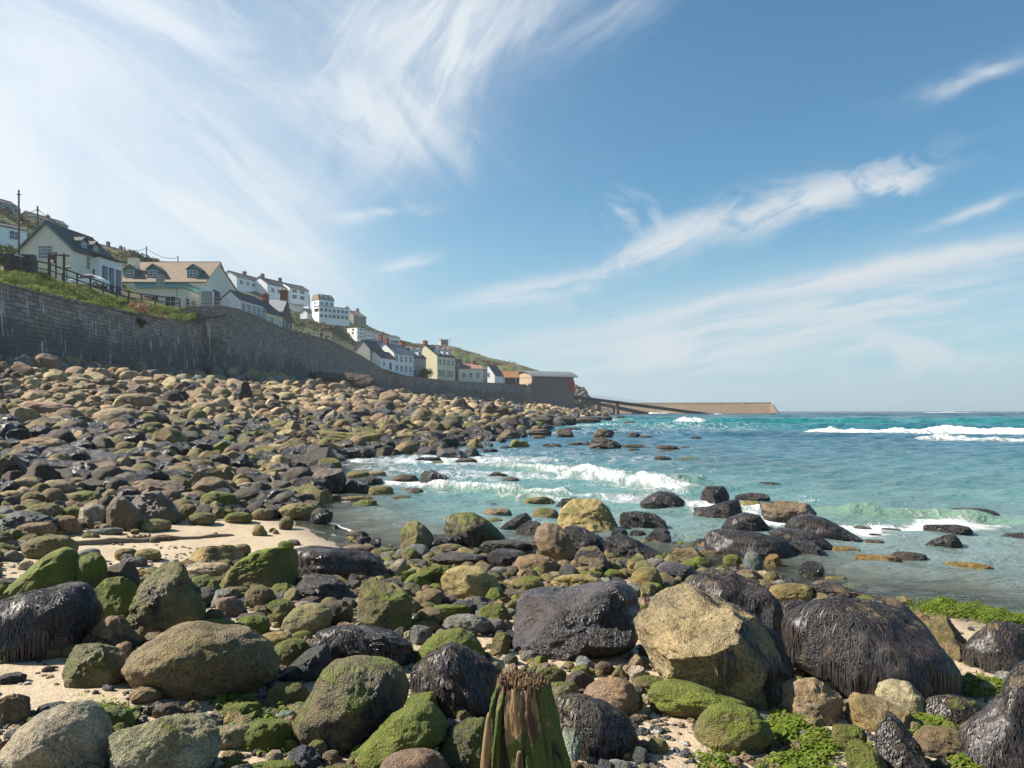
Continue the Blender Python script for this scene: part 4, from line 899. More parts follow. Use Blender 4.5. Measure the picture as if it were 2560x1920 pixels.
rocks('C', [
 (((220,820),(225,650),(250,450),(330,390),(520,365),(700,360),(860,325),(1050,315),(1120,370),(1170,460),(1130,700),(1100,790),(900,850),(700,900),(500,910),(350,930),(240,900)), 'r', 'Q', 'large glossy black boulder with a net of cracks left of the golden one', dict(over=dict(weed=.50, wet=.95, algae=.18), depth=.75, planes=[((-.85, -.5, .25), .62), ((-.2, -.45, .88), .55), ((.25, -.9, .3), .62), ((.7, -.2, .7), .7), ((-.5, -.85, -.1), .72)])),
 (((245,200),(270,150),(380,130),(500,150),(590,215),(605,260),(560,310),(400,320),(250,290)), 'r', 'B', 'pinkish brown boulder with green lower edge behind the cracked black one', dict(col=(.27,.19,.12), over=dict(algae=.25, weed=.05))),
 ((45, 90, 350, 260), 'r', 'D', 'dark grey weedy boulder left of the pinkish brown one'),
 ((0, 25, 380, 140), 's', 'D', 'flat dark slab across the top of the central pile', dict(over=dict(weed=.5))),
 ((320, 50, 400, 130), 'r', 'T', 'small tan stone against the egg shaped brown boulder'),
 ((75, 220, 205, 325), 'r', 'G', 'smooth blue-grey cobble below the dark grey weedy boulder'),
 ((195, 290, 465, 440), 'r', 'Y', 'yellow-green low boulder beneath the smooth blue-grey cobble'),
 ((505, 275, 865, 400), 's', 'Y', 'wide tan flat boulder directly behind the cracked black one', dict(over=dict(algae=.25))),
 ((710, 250, 890, 330), 's', 'H', 'low mossy stone on the far side of the wide tan flat boulder'),
 (((670,150),(720,80),(830,70),(890,130),(945,240),(900,300),(740,300),(690,220)), 'b', 'E', 'black block with flat olive top right of the egg shaped boulder', dict(over=dict(weed=.55, algae=.5))),
 ((885, 238, 1025, 335), 'r', 'M', 'green round cobble between cracked black boulder and yellow cobble', dict(over=dict(algae=.8))),
 ((1080, 218, 1305, 410), 'r', 'Y', 'yellow-green rounded boulder above the golden one', dict(over=dict(algae=.4))),
 (((1265,280),(1300,215),(1400,190),(1500,210),(1560,270),(1540,350),(1350,360)), 'r', 'Q', 'shiny grey-black domed stone above the golden boulder'),
 ((880, 120, 1015, 200), 's', 'H', 'small green-yellow flat stone beside the shingle strip'),
 ((1180, 158, 1335, 250), 's', 'G', 'jade grey split stone behind the yellow-green rounded boulder'),
 ((1285, 300, 1440, 390), 'r', 'K', 'knobbly dark stone tucked under the shiny grey-black dome'),
 ((1140, 382, 1260, 450), 'r', 'M', 'vivid green cobble at the top left of the golden boulder', dict(over=dict(algae=1.15))),
 ((1380, 88, 1620, 205), 'a', 'O', 'orange-olive craggy stone by the pool above the golden boulder', dict(over=dict(algae=.3))),
 ((1555, 103, 1725, 185), 's', 'W', 'rusty low stone at the pool edge next to the craggy orange-olive one'),
 ((1735, 133, 1865, 225), 'r', 'H', 'weedy green-brown stone left of the snail-like grey one'),
 (((1882,190),(1900,130),(1950,110),(1995,130),(2025,190),(2010,250),(1950,268),(1895,250)), 'r', 'G', 'rounded blue-grey stone like a snail shell beside the long black boulder', dict(col=(.17,.19,.175))),
 ((1400, 40, 1485, 110), 'r', 'H', 'little mossy stone standing in the pool above the craggy one'),
 ((80, 695, 215, 860), 'a', 'H', 'green faceted chip at the left foot of the cracked black boulder', dict(over=dict(algae=.7))),
 ((140, 600, 235, 725), 'a', 'R', 'orange-brown chip at the left side of the cracked black boulder'),
 ((0, 590, 190, 720), 's', 'G', 'grey flat stone leaning left of the orange-brown chip'),
 ((400, 942, 620, 1070), 'a', 'H', 'green angular stone just right of the stump top'),
 ((485, 1048, 705, 1190), 's', 'C', 'pale yellow-green crusted stone right of the stump', dict(over=dict(algae=.6))),
 (((720,1180),(760,1090),(860,1030),(980,1020),(1090,1060),(1145,1150),(1120,1250),(1040,1300),(850,1260)), 'r', 'R', 'rough orange-brown boulder below the gap between black and golden boulders', dict(col=(.29,.20,.12), over=dict(weed=.25))),
 ((1080, 1000, 1335, 1150), 's', 'O', 'olive stone wedged under the golden boulder'),
 (((1200,1150),(1230,1090),(1350,1050),(1500,1060),(1700,1110),(1900,1170),(1960,1230),(1900,1290),(1600,1320),(1350,1310),(1230,1270)), 'r', 'M', 'long low boulder furred with bright green weed under the golden one', dict(over=dict(algae=.86))),
 (((530,1190),(700,1160),(900,1200),(1060,1290),(1130,1420),(1100,1540),(950,1610),(750,1620),(640,1560),(560,1400)), 'r', 'E', 'brown sloping boulder with green stripe and black underside right of the stump', dict(over=dict(weed=.50, algae=.45), hair=900)),
 (((1525,1440),(1560,1330),(1650,1240),(1790,1215),(1950,1240),(2060,1330),(2095,1420),(2050,1500),(1900,1560),(1700,1550),(1580,1500)), 'r', 'Y', 'round olive-green boulder sitting on sand at lower right', dict(col=(.27,.22,.085), over=dict(algae=.62))),
 (((570,1500),(600,1390),(680,1400),(722,1470),(700,1600),(640,1690),(580,1640)), 'a', 'P', 'pale grey fluted stone squeezed against the right of the stump', dict(col=(.33,.34,.28))),
 ((1070, 1515, 1205, 1640), 'b', 'S', 'dark blue-green block on the sand near the bottom', dict(over=dict(algae=.3))),
 ((1115, 1460, 1215, 1540), 'b', 'R', 'rusty brick-like stone on top of the dark blue-green block'),
 ((1195, 1452, 1345, 1565), 'r', 'O', 'dark olive cobble half sunk in the sand right of the rusty stone'),
 ((900, 1605, 1115, 1700), 's', 'G', 'grey slate point at the bottom edge right of the stump'),
 ((600, 968, 830, 1120), 'a', 'K', 'shaded brown stone in the hollow behind the orange-brown boulder'),
 ((1120, 1370, 1220, 1440), 'a', 'S', 'cluster-like dark chip in the sand left of the round olive-green boulder'),
 ((1060, 1270, 1200, 1330), 's', 'R', 'thin rusty splinter stone by the long green furred boulder'),
 ((1830, 240, 1990, 330), 'r', 'R', 'rusty brown bump behind the weed draped boulder'),
 ((1960, 250, 2090, 330), 's', 'P', 'pale yellow stone on the tide line behind the weed draped boulder'),
])
rocks('D', [
 (((355,680),(450,610),(560,555),(700,520),(900,510),(1150,540),(1300,640),(1440,780),(1540,930),(1555,1060),(1480,1150),(1380,1220),(1000,1160),(800,1130),(600,1050),(430,980),(370,820)), 'r', 'E', 'huge dome covered in dark hairy weed, right foreground', dict(over=dict(weed=.70, algae=.0, wet=.4), hair=4200, depth=.85, col=(.30,.20,.10))),
 (((955,520),(1030,462),(1150,480),(1280,580),(1400,680),(1440,780),(1400,850),(1000,800)), 'r', 'E', 'second weedy dome half hidden behind the huge one', dict(over=dict(weed=.62, algae=.0), hair=1800)),
 (((330,1100),(400,1060),(560,1035),(660,1080),(755,1140),(745,1230),(680,1330),(560,1370),(420,1340),(340,1240)), 'a', 'R', 'orange and cream broken stone between golden boulder and weedy dome', dict(col=(.40,.28,.17), over=dict(algae=.28))),
 (((800,1340),(795,1240),(830,1165),(1000,1165),(1230,1230),(1210,1330),(1050,1410),(900,1400)), 'b', 'O', 'brown-olive block in front of the huge weedy dome', dict(over=dict(algae=.30))),
 (((1005,1160),(1030,1090),(1110,1055),(1230,1060),(1330,1140),(1365,1230),(1340,1300),(1200,1310),(1100,1260)), 'r', 'P', 'smooth pale cream stone resting on the brown-olive block', dict(col=(.44,.39,.26))),
 (((1000,1720),(1020,1450),(1090,1310),(1180,1370),(1300,1500),(1400,1650),(1420,1750)), 'a', 'D', 'sharp pointed rock with silvery black weed at the bottom right', dict(over=dict(weed=.55, algae=.35), hair=1500)),
 ((1270, 1390, 1690, 1600), 's', 'E', 'low dark brown weedy rock behind the sharp pointed one', dict(over=dict(algae=.35))),
 (((1640,1700),(1660,1500),(1620,1420),(1800,1290),(1900,1180),(1950,1060),(2080,960),(2200,940),(2300,1200),(2280,1750),(1700,1760)), 'r', 'E', 'large hairy black boulder cut by the right edge at the bottom corner', dict(over=dict(weed=.64, algae=.10), hair=2600)),
 (((1650,840),(1740,740),(1830,670),(1900,650),(2050,680),(2150,780),(2170,1000),(1850,1020),(1720,930)), 'r', 'E', 'hairy boulder with olive crown on the right edge above the corner one', dict(over=dict(weed=.56, algae=.25), hair=2200)),
 (((1390,640),(1450,595),(1510,600),(1600,700),(1690,810),(1650,900),(1500,890),(1420,760)), 'a', 'O', 'pointed brown and green rock between the weedy dome and right edge', dict(over=dict(algae=.5, weed=.35))),
 (((550,400),(570,350),(650,330),(800,380),(950,410),(1010,460),(980,515),(700,520),(570,480)), 's', 'E', 'flat brown weedy rock at the water edge above the huge dome', dict(over=dict(algae=.3), hair=500)),
 ((640, 290, 795, 370), 's', 'O', 'small olive rock on top of the flat brown weedy one'),
 ((765, 335, 935, 410), 's', 'Y', 'knobbly yellow-green rock right of the small olive rock'),
 ((240, 343, 550, 490), 's', 'Y', 'yellow-green craggy rock at the water edge right of the draped boulder', dict(over=dict(algae=.45))),
 ((295, 468, 560, 620), 'r', 'D', 'dark weedy rock under the yellow-green craggy one', dict(hair=500)),
 ((500, 480, 700, 560), 's', 'G', 'long grey-green slab just behind the huge weedy dome'),
 ((335, 582, 435, 675), 'r', 'H', 'small green cobble left behind the huge weedy dome'),
 (((1340,1260),(1400,1195),(1520,1165),(1700,1180),(1760,1260),(1700,1380),(1400,1390)), 'r', 'E', 'grey weedy rock topped with green lettuce weed, lower right', dict(over=dict(weed=.5, algae=.55), hair=600)),
 ((690, 1365, 930, 1540), 's', 'H', 'low dark green stone below the brown-olive block'),
 ((790, 1490, 1070, 1760), 'a', 'H', 'greenish buff rock leaning on the sharp pointed one', dict(over=dict(algae=.6))),
 ((150, 1280, 260, 1350), 's', 'G', 'grey stone partly under the golden boulder at its right foot'),
 ((1280, 555, 1380, 620), 'r', 'H', 'small olive pebble-boulder by the green weed patch'),
 (((1330,100),(1400,40),(1500,0),(1560,-10),(1600,50),(1615,120),(1480,135)), 'p', 'D', 'pointed black rock standing in the shallows at the right', dict(hair=400)),
 (((1855,40),(1950,-10),(2050,-20),(2150,20),(2160,90),(1950,90)), 'a', 'D', 'black rock in the shallows on the right edge'),
 ((855, 138, 1175, 220), 's', 'W', 'long flat amber rock awash in the shallows'),
 ((1110, 118, 1355, 205), 's', 'U', 'dark mossy rock next to the long flat amber rock'),
 ((690, 75, 890, 152), 's', 'W', 'amber rock beside the black boulder group', dict(over=dict(algae=.45))),
 ((740, 28, 868, 90), 'b', 'W', 'orange block perched behind the amber rock'),
 ((915, 98, 1075, 150), 's', 'W', 'small brown-amber rock above the long flat one'),
 ((1515, 193, 1825, 258), 's', 'W', 'lone long amber rock awash in open shallows'),
 ((920, 28, 1060, 82), 's', 'K', 'small dark rock in the shallows with white cap'),
 ((868, 52, 1005, 112), 's', 'K', 'knobbly dark rock behind the small amber rocks'),
 ((1645, 45, 1750, 78), 's', 'W', 'tiny amber rock near the pointed black rock'),
 ((675, 240, 715, 285), 'a', 'S', 'tiny dark rock tip in the shallows above the small olive rock'),
 ((1400, 395, 1470, 430), 's', 'K', 'tiny dark tip just beyond the green weed patch'),
 ((1560, 405, 1740, 445), 's', 'O', 'flat olive rock awash beyond the green weed patch'),
 (((365,130),(375,70),(430,40),(540,40),(610,90),(640,150),(600,185),(400,185)), 'r', 'D', 'smaller black boulder tucked against the long black one in the water', dict(over=dict(algae=.3))),
])
rocks('G', [
 (((-15,390),(0,330),(60,280),(170,278),(230,320),(275,400),(282,465),(150,465),(0,430)), 'a', 'Y', 'tall yellow-green crusted boulder with black right side by the surf', dict(over=dict(algae=.42, weed=.22))),
 (((280,390),(290,350),(360,340),(450,350),(500,385),(518,430),(480,445),(300,435)), 'b', 'D', 'flat topped black rock in the water right of the yellow-green crusted one', dict(hair=400)),
 (((380,300),(420,270),(470,243),(540,250),(595,290),(610,345),(450,352),(390,335)), 'r', 'D', 'black hairy rock in the surf, left of the tall one', dict(hair=500)),
 (((672,310),(676,250),(700,222),(780,220),(806,260),(805,320),(740,340)), 'b', 'D', 'tall black rock standing highest in the surf group', dict(hair=500)),
 (((635,395),(640,325),(700,320),(800,290),(850,278),(872,350),(860,395),(740,405)), 'a', 'D', 'jagged black rock in front of the tall one in the surf', dict(hair=500)),
 ((855, 290, 962, 365), 'b', 'Y', 'yellow-olive block between black surf rocks', dict(over=dict(algae=.5))),
 ((835, 253, 1000, 310), 's', 'D', 'low black rock behind the yellow-olive block'),
 (((955,310),(1050,292),(1180,302),(1222,350),(1150,380),(1060,430),(980,400)), 's', 'E', 'two-humped black and amber rock in the surf group', dict(over=dict(weed=.55))),
 (((770,420),(800,375),(880,345),(950,360),(992,410),(985,445),(800,450)), 'r', 'D', 'domed charcoal boulder in front of the surf group', dict(over=dict(weed=.85), hair=500)),
 (((1075,420),(1110,380),(1180,360),(1260,375),(1350,420),(1440,470),(1440,510),(1250,510),(1120,470)), 'r', 'D', 'sloping black boulder at the right end of the surf group', dict(hair=800)),
 (((690,480),(720,440),(800,432),(950,445),(1080,475),(1112,530),(1090,585),(900,592),(740,560),(700,520)), 'r', 'D', 'longest black boulder in the water, smooth as a seal', dict(over=dict(weed=.9), hair=2200)),
 (((990,450),(1050,425),(1150,430),(1260,470),(1300,510),(1280,550),(1100,520)), 'r', 'D', 'long low black boulder between sloping and seal-like ones', dict(hair=500)),
 ((1380, 410, 1485, 455), 's', 'K', 'small brown rock just right of the sloping black boulder'),
 ((1530, 422, 1625, 450), 's', 'D', 'small black rock in the foam line'),
 ((1455, 447, 1555, 475), 's', 'D', 'thin dark rock awash below the foam line'),
 ((1470, 358, 1560, 382), 's', 'W', 'tiny orange rock in front of the green wave'),
 ((1860, 328, 2085, 395), 's', 'D', 'dark ribbed rock in the green wave at right'),
 ((1740, 405, 1955, 468), 's', 'D', 'flat weed-shaggy rock in the foam above the pointed black rock'),
 ((935, 200, 1055, 228), 's', 'D', 'lone flat black rock out in the bay'),
 (((200,475),(290,448),(350,470),(450,520),(515,600),(400,610),(240,565)), 'a', 'D', 'craggy black rock sloping towards the pool, centre', dict(hair=500)),
 (((0,470),(20,415),(80,408),(180,450),(240,520),(200,560),(20,545)), 'r', 'D', 'smooth black boulder under the yellow-green crusted one', dict(hair=400)),
 ((330, 430, 410, 480), 'r', 'D', 'small round dark rock by the flat topped black rock'),
 ((285, 415, 340, 450), 'r', 'D', 'little black knob between crusted boulder and flat topped rock'),
 ((380, 282, 450, 340), 'r', 'D', 'little black shoulder stone left of the black hairy surf rock'),
])
rocks('E', [
 (((832,570),(835,400),(880,345),(950,335),(1020,390),(1068,450),(1040,530),(960,590)), 'b', 'H', 'upright mossy boulder standing in the water edge, left of the domed pair', dict(over=dict(algae=.55, weed=.25))),
 (((1135,380),(1145,310),(1220,282),(1330,278),(1420,320),(1500,390),(1555,450),(1560,485),(1480,500),(1400,545),(1260,550),(1160,460)), 'r', 'H', 'domed brown boulder with green shoulder in the water edge', dict(over=dict(algae=.60, weed=.42, wet=.3), hair=400)),
 ((1400, 248, 1605, 335), 'r', 'B', 'brown knobbly boulder in the water behind the green shouldered dome'),
 ((1440, 215, 1510, 260), 'a', 'K', 'dark pointed stone on top of the brown knobbly boulder'),
 ((1430, 315, 1545, 385), 'r', 'O', 'olive boulder between the dome and black wedge in the water'),
 (((1505,400),(1560,350),(1640,300),(1700,278),(1745,320),(1740,400),(1600,430)), 'r', 'D', 'black wedge boulder in the water, right of the domed brown one'),
 ((1738, 246, 1930, 360), 'r', 'O', 'smooth tan-olive boulder left of the yellow-green crusted one', dict(over=dict(weed=0))),
 ((1630, 338, 1810, 480), 'b', 'D', 'squat black block beside the egg shaped brown boulder'),
 ((1685, 170, 1895, 245), 's', 'O', 'flat olive rock lapped by surf, centre'),
 (((1900,240),(1950,185),(2050,175),(2060,240),(1960,270)), 'a', 'D', 'black rock at the left of the yellow-green crusted boulder'),
 ((975, 430, 1265, 550), 'r', 'D', 'low shiny black boulder between the mossy pair'),
 ((750, 158, 915, 220), 'r', 'K', 'brown double rock in the calm water of the inlet'),
 ((883, 108, 1000, 173), 'r', 'K', 'round brown rock in the inlet, right of its small mate'),
 ((840, 112, 915, 155), 'r', 'O', 'small round rock touching the brown one in the inlet'),
 ((1050, 150, 1115, 178), 's', 'K', 'tiny flat brown rock awash in the inlet'),
 ((1095, 135, 1172, 162), 's', 'T', 'tiny tan rock awash in the inlet beside the flat brown one'),
 (((963,90),(970,20),(1000,-10),(1060,-15),(1120,20),(1170,50),(1150,100),(1000,110)), 'p', 'D', 'shiny black pointed boulder with spray around it', dict(over=dict(wet=.9))),
 ((775, 14, 955, 85), 'r', 'K', 'brown boulder in the foam left of the shiny black pointed one'),
 ((1425, 0, 1575, 58), 'b', 'D', 'black slab awash in foam, left of a pair'),
 ((1528, 34, 1658, 82), 'r', 'K', 'brown-black hump awash in foam, right of a pair'),
 ((428, 165, 670, 222), 's', 'O', 'long olive rock at the inlet edge'),
 ((503, 192, 672, 262), 's', 'H', 'mossy flat rock in front of the long olive rock'),
 ((408, 200, 505, 248), 'r', 'P', 'small pale olive cobble at the inlet edge', dict(over=dict(algae=.3))),
 ((308, 155, 422, 228), 'b', 'K', 'brown blocky stone at the inlet edge'),
 ((612, 95, 785, 178), 'r', 'Y', 'smooth greenish boulder at the inlet edge'),
 ((438, 50, 615, 172), 'b', 'D', 'black block under the leaning brown boulder'),
 (((190,80),(240,0),(300,-30),(430,-20),(462,40),(445,150),(300,170),(220,130)), 'b', 'Q', 'large glistening dark brown block at the head of the inlet', dict(col=(.16,.11,.085), over=dict(weed=.45))),
 ((558, 25, 712, 112), 'a', 'D', 'dark grey boulder right of the glistening brown block'),
 ((460, -10, 620, 60), 'r', 'O', 'tan-olive boulder behind the black block at the inlet'),
 ((600, -10, 735, 50), 's', 'B', 'brown flat boulder above the dark grey one at the inlet'),
 ((-5, 215, 268, 340), 's', 'H', 'flat crusted olive rock on the sand edge by the inlet', dict(over=dict(algae=.42))),
 ((0, 150, 242, 265), 's', 'K', 'dark flat rock lying on the crusted olive one'),
 ((-60, 105, 252, 195), 'r', 'O', 'olive-yellow long boulder behind the dark flat rock'),
])
rocks('H', [
 (((30,620),(50,540),(120,495),(240,510),(380,560),(405,620),(300,670),(100,690)), 'a', 'S', 'dark blue-grey slate boulder at the left edge of the sand', dict(over=dict(algae=.2))),
 ((388, 530, 565, 665), 'b', 'R', 'squarish orange-tan stone beside the pale grey round one'),
 ((125, 578, 378, 720), 'a', 'R', 'brown angular stone below the dark blue-grey slate boulder', dict(col=(.24,.16,.10))),
 (((556,540),(565,470),(640,445),(720,470),(765,530),(755,590),(650,608),(580,600)), 'r', 'P', 'smooth pale grey-beige boulder on the upper sand edge', dict(col=(.36,.34,.26))),
 (((745,560),(750,470),(800,400),(870,410),(950,490),(992,570),(960,630),(850,645),(770,620)), 'r', 'E', 'egg shaped boulder with a black patch on its face, upper sand edge', dict(over=dict(algae=.4, weed=.40))),
 (((900,520),(920,420),(1000,370),(1100,360),(1190,440),(1245,530),(1220,590),(1100,600),(960,600)), 'b', 'Q', 'big shiny grey-brown boulder behind the black patched egg', dict(col=(.17,.14,.115), over=dict(weed=.3, algae=.35))),
 ((978, 548, 1178, 640), 'r', 'Y', 'pale yellow-green oval stone on the sand edge', dict(col=(.34,.33,.20))),
 ((1240, 443, 1372, 560), 'r', 'O', 'round olive boulder left of a stacked flat stone'), 
 ((1303, 503, 1492, 595), 'r', 'O', 'round mossy-brown boulder on the upper sand edge'),
 ((1340, 458, 1460, 512), 's', 'T', 'tan flat stone resting on the round mossy-brown boulder'),
 ((1553, 500, 1748, 585), 's', 'H', 'low green-grey stone on the upper sand edge'),
 ((1738, 473, 1892, 565), 'r', 'O', 'olive drum-like stone at the sand edge near the inlet'),
 ((1378, 358, 1635, 512), 'r', 'H', 'sloping boulder with green right flank above the sand'),
 ((1172, 365, 1402, 445), 'r', 'T', 'smooth tan loaf shaped boulder'),
 ((885, 280, 1275, 440), 'b', 'K', 'rough brown long boulder behind the big shiny grey-brown one', dict(col=(.20,.14,.09))),
 ((1283, 193, 1555, 390), 'b', 'B', 'ribbed tan-brown boulder with shiny front'),
 ((73, 266, 292, 405), 'r', 'O', 'smooth khaki dome near the left edge', dict(col=(.26,.21,.13), over=dict(algae=.1, weed=0))),
 ((288, 283, 520, 420), 'r', 'T', 'sunlit tan boulder right of the khaki dome'),
 ((463, 263, 612, 360), 'r', 'B', 'warm brown round boulder right of the sunlit tan one'),
 ((153, 366, 312, 475), 'r', 'O', 'small olive-topped boulder in front of the khaki dome'),
 ((415, 358, 705, 490), 'r', 'O', 'broad olive-grey boulder left of the black patched egg'),
 (((205,270),(240,235),(330,240),(420,210),(500,225),(548,270),(500,298),(260,295)), 's', 'M', 'twin-humped bright green boulder in the left boulder field', dict(over=dict(algae=1.15, weed=0))),
 ((-60, 118, 185, 345), 'b', 'E', 'large black boulder with yellow-green lid at the left edge', dict(over=dict(algae=.6, weed=.55))),
 ((183, 445, 428, 565), 'r', 'O', 'low brown-olive boulder above the slate boulder'),
 ((420, 468, 585, 562), 'r', 'Y', 'mottled yellow-brown stone above the squarish orange one'),
 ((-20, 358, 178, 460), 'r', 'T', 'pale brown boulder on the left edge below the khaki dome'),
 ((1608, 343, 1820, 462), 'r', 'K', 'dark brown round boulder in front of a tan one near inlet'),
 ((1625, 293, 1805, 385), 'r', 'T', 'tan boulder behind the dark brown round one near inlet'),
 ((1430, 103, 1592, 242), 'b', 'D', 'black cube-like boulder in the dark band'),
 (((1580,210),(1600,150),(1690,92),(1740,140),(1778,230),(1660,248)), 'p', 'D', 'black pointed boulder right of the cube-like one'),
 ((300, 48, 562, 185), 'r', 'D', 'wide black boulder at the left end of the dark band'),
 ((95, -15, 485, 110), 'p', 'T', 'large tan pyramid boulder in the left boulder field', dict(col=(.28,.20,.12))),
 ((468, 8, 658, 120), 'r', 'D', 'black boulder behind the wide black one'),
 ((563, 73, 758, 185), 'r', 'D', 'black rounded boulder right of the wide black one'),
 ((863, 53, 1085, 165), 'r', 'D', 'shiny black boulder with grey glint, centre of the dark band', dict(over=dict(wet=.9))),
 ((828, 116, 1002, 205), 'r', 'O', 'olive-brown boulder in front of the shiny black one with glint'),
 ((833, 160, 1003, 250), 'r', 'D', 'black cobble-boulder under the olive-brown one'),
 ((568, 143, 745, 260), 'a', 'U', 'brown-black triangular boulder in the dark band'),
 ((463, 148, 625, 240), 'r', 'D', 'black low boulder left of the triangular one'),
 ((1023, 153, 1205, 250), 'r', 'D', 'streaky black boulder right of the olive-brown one'),
 ((633, 283, 785, 360), 'r', 'O', 'small olive boulder below the brown-black triangular one'),
 ((555, 228, 825, 325), 'r', 'K', 'brown-grey long boulder above the small olive one'),
 ((808, 318, 922, 408), 'r', 'R', 'round reddish cobble left of the rough brown long boulder'),
 ((1738, 73, 1890, 175), 'r', 'D', 'black round boulder at the right end of the dark band'),
 ((1843, 223, 2035, 315), 'r', 'B', 'golden brown boulder near the head of the inlet'),
 ((1833, 153, 1975, 235), 'r', 'O', 'mossy-topped brown boulder behind the golden brown one'),
 ((1545, 313, 1655, 385), 'r', 'M', 'dark green cobble behind the sloping green flanked boulder'),
 ((1288, 318, 1398, 385), 's', 'M', 'green-striped cobble above the smooth tan loaf'),
 ((1203, 18, 1435, 115), 'r', 'D', 'long shiny black boulder, upper dark band'),
 ((1693, 13, 1935, 100), 's', 'D', 'flat-topped long black boulder, upper right of the dark band'),
 ((1408, 43, 1585, 125), 'r', 'T', 'tan boulder among black ones in the dark band'),
 ((1168, 158, 1325, 250), 'r', 'R', 'warm brown humped boulder beside the streaky black one', dict(col=(.26,.18,.12))),
 ((1238, 123, 1445, 200), 's', 'K', 'brown ledge-like boulder left of the black cube-like one'),
 ((768, 218, 935, 275), 's', 'T', 'thin tan slab-like boulder under the black cobble-boulder'),
 ((178, 138, 385, 245), 'a', 'K', 'reddish dark angular boulder at the left of the dark band'),
 ((608, 612, 845, 662), 's', 'G', 'flat greenish grey stone on the sand before the black patched egg'),
 ((1033, 655, 1200, 705), 'r', 'R', 'lone tan cobble on the open sand above the long pole'),
 ((698, 383, 855, 445), 's', 'O', 'thin olive slab by the black patched egg'),
 ((1455, 478, 1625, 545), 's', 'H', 'flat green stone between round boulders on upper sand'),
 ((1618, 203, 1795, 275), 'r', 'O', 'olive boulder under the black pointed one'),
 ((1018, 222, 1195, 295), 's', 'T', 'light tan slab-like boulder under the streaky black one'),
 ((938, -5, 1125, 65), 'r', 'Q', 'glistening grey boulder on the upper edge of the dark band'),
 ((1083, 43, 1215, 125), 'a', 'K', 'brown-grey peaked boulder right of the shiny black one with glint'),
 ((1798, 323, 1875, 388), 'b', 'M', 'small bright green block near the head of the inlet'),
 ((1778, 138, 1865, 200), 'r', 'G', 'small grey-brown ball of stone left of the mossy-topped one'),
])
rocks('J', [
 (((130,370),(135,330),(180,306),(320,318),(430,330),(452,380),(430,418),(250,410)), 'r', 'B', 'long bolster shaped tan boulder high in the left field', dict(col=(.25,.18,.125))),
 (((1430,320),(1440,250),(1480,185),(1520,180),(1550,250),(1568,330),(1540,355),(1450,345)), 'p', 'U', 'tall dark upright boulder standing highest in the middle field'),
 (((1050,270),(1080,210),(1130,180),(1190,200),(1220,270),(1180,292)), 'p', 'U', 'dark brown pointed boulder left of the tall upright one', dict(col=(.12,.085,.065))),
 ((808, 153, 952, 240), 'r', 'T', 'rounded tan boulder near the wall foot, left of centre'),
 ((603, 218, 745, 305), 'b', 'U', 'dark brown square boulder high in the left field', dict(col=(.14,.10,.075))),
 ((718, 258, 955, 370), 'r', 'B', 'light brown humped boulder right of the dark square one'),
 ((585, 350, 895, 485), 'r', 'B', 'large brown boulder with pale head in the left middle field', dict(col=(.24,.18,.12))),
 ((798, 450, 975, 560), 'p', 'O', 'greenish brown triangular boulder in the middle field'),
 ((543, 413, 750, 485), 's', 'B', 'sloping brown slab-like boulder left of the triangular one'),
 ((-40, 390, 265, 465), 'r', 'T', 'long tan boulder on the left edge'),
 ((262, 400, 435, 500), 'r', 'P', 'pale beige boulder right of the long tan one on the edge', dict(col=(.34,.27,.19))),
 ((928, 285, 1075, 380), 'a', 'R', 'reddish brown angular boulder with bright facet'),
 ((1178, 308, 1325, 405), 'r', 'T', 'tan twin-lobed boulder below the dark pointed one'),
 ((1618, 203, 1745, 285), 'b', 'T', 'orange-tan block near the wall foot, right of the tall dark one'),
 (((1875,540),(1890,490),(1960,480),(2100,492),(2350,500),(2410,540),(2380,585),(2100,580),(1900,575)), 's', 'H', 'very long flat boulder with greenish left end, middle right field', dict(over=dict(algae=.5, weed=.3, wet=0))),
 (((1970,470),(2000,390),(2050,355),(2100,380),(2140,470),(2100,500)), 'p', 'K', 'craggy grey-brown rock perched behind the very long flat boulder', dict(col=(.22,.18,.13))),
 ((1515, 472, 1705, 565), 'a', 'O', 'green-brown pyramid boulder above the dark band'),
 ((1123, 525, 1305, 585), 's', 'Y', 'low yellow-green boulder above the dark band'),
 ((138, 238, 345, 310), 'r', 'U', 'dull brown long boulder above the bolster shaped one', dict(col=(.16,.12,.09))),
 ((318, 255, 432, 325), 'r', 'T', 'bright tan dome right of the dull brown long boulder'),
 ((750, 203, 892, 285), 'b', 'U', 'dark brown boulder under the rounded tan one', dict(col=(.15,.105,.08))),
 ((948, 488, 1112, 560), 'b', 'K', 'black-brown blunt boulder right of the greenish triangular one'),
 ((22, 318, 135, 395), 'r', 'Y', 'golden tan round boulder left of the bolster shaped one'),
 ((443, 380, 575, 455), 'p', 'B', 'brown tent shaped boulder under the bolster shaped one'),
 ((1335, 420, 1535, 505), 'r', 'K', 'brown cracked boulder below the tall upright dark one'),
 ((1638, 418, 1765, 505), 'r', 'Y', 'golden-grey round boulder right of the brown cracked one'),
 ((708, 473, 835, 535), 'r', 'B', 'brown round boulder left of the greenish triangular one'),
 ((1050, 460, 1200, 520), 'r', 'Y', 'khaki boulder right of the black-brown blunt one'),
 ((1908, 298, 2045, 375), 'r', 'T', 'tan dome boulder below the wall foot crags', dict(col=(.26,.19,.12))),
 ((1775, 278, 1925, 340), 'r', 'T', 'tan faceted boulder left of the tan dome boulder'),
 ((450, 310, 560, 400), 'b', 'B', 'brown boulder pressed against the right end of the bolster shaped one'),
 ((1660, 180, 1715, 200), 'r', 'P', 'small white oval stone near the wall foot', dict(col=(.62,.58,.48))),
])
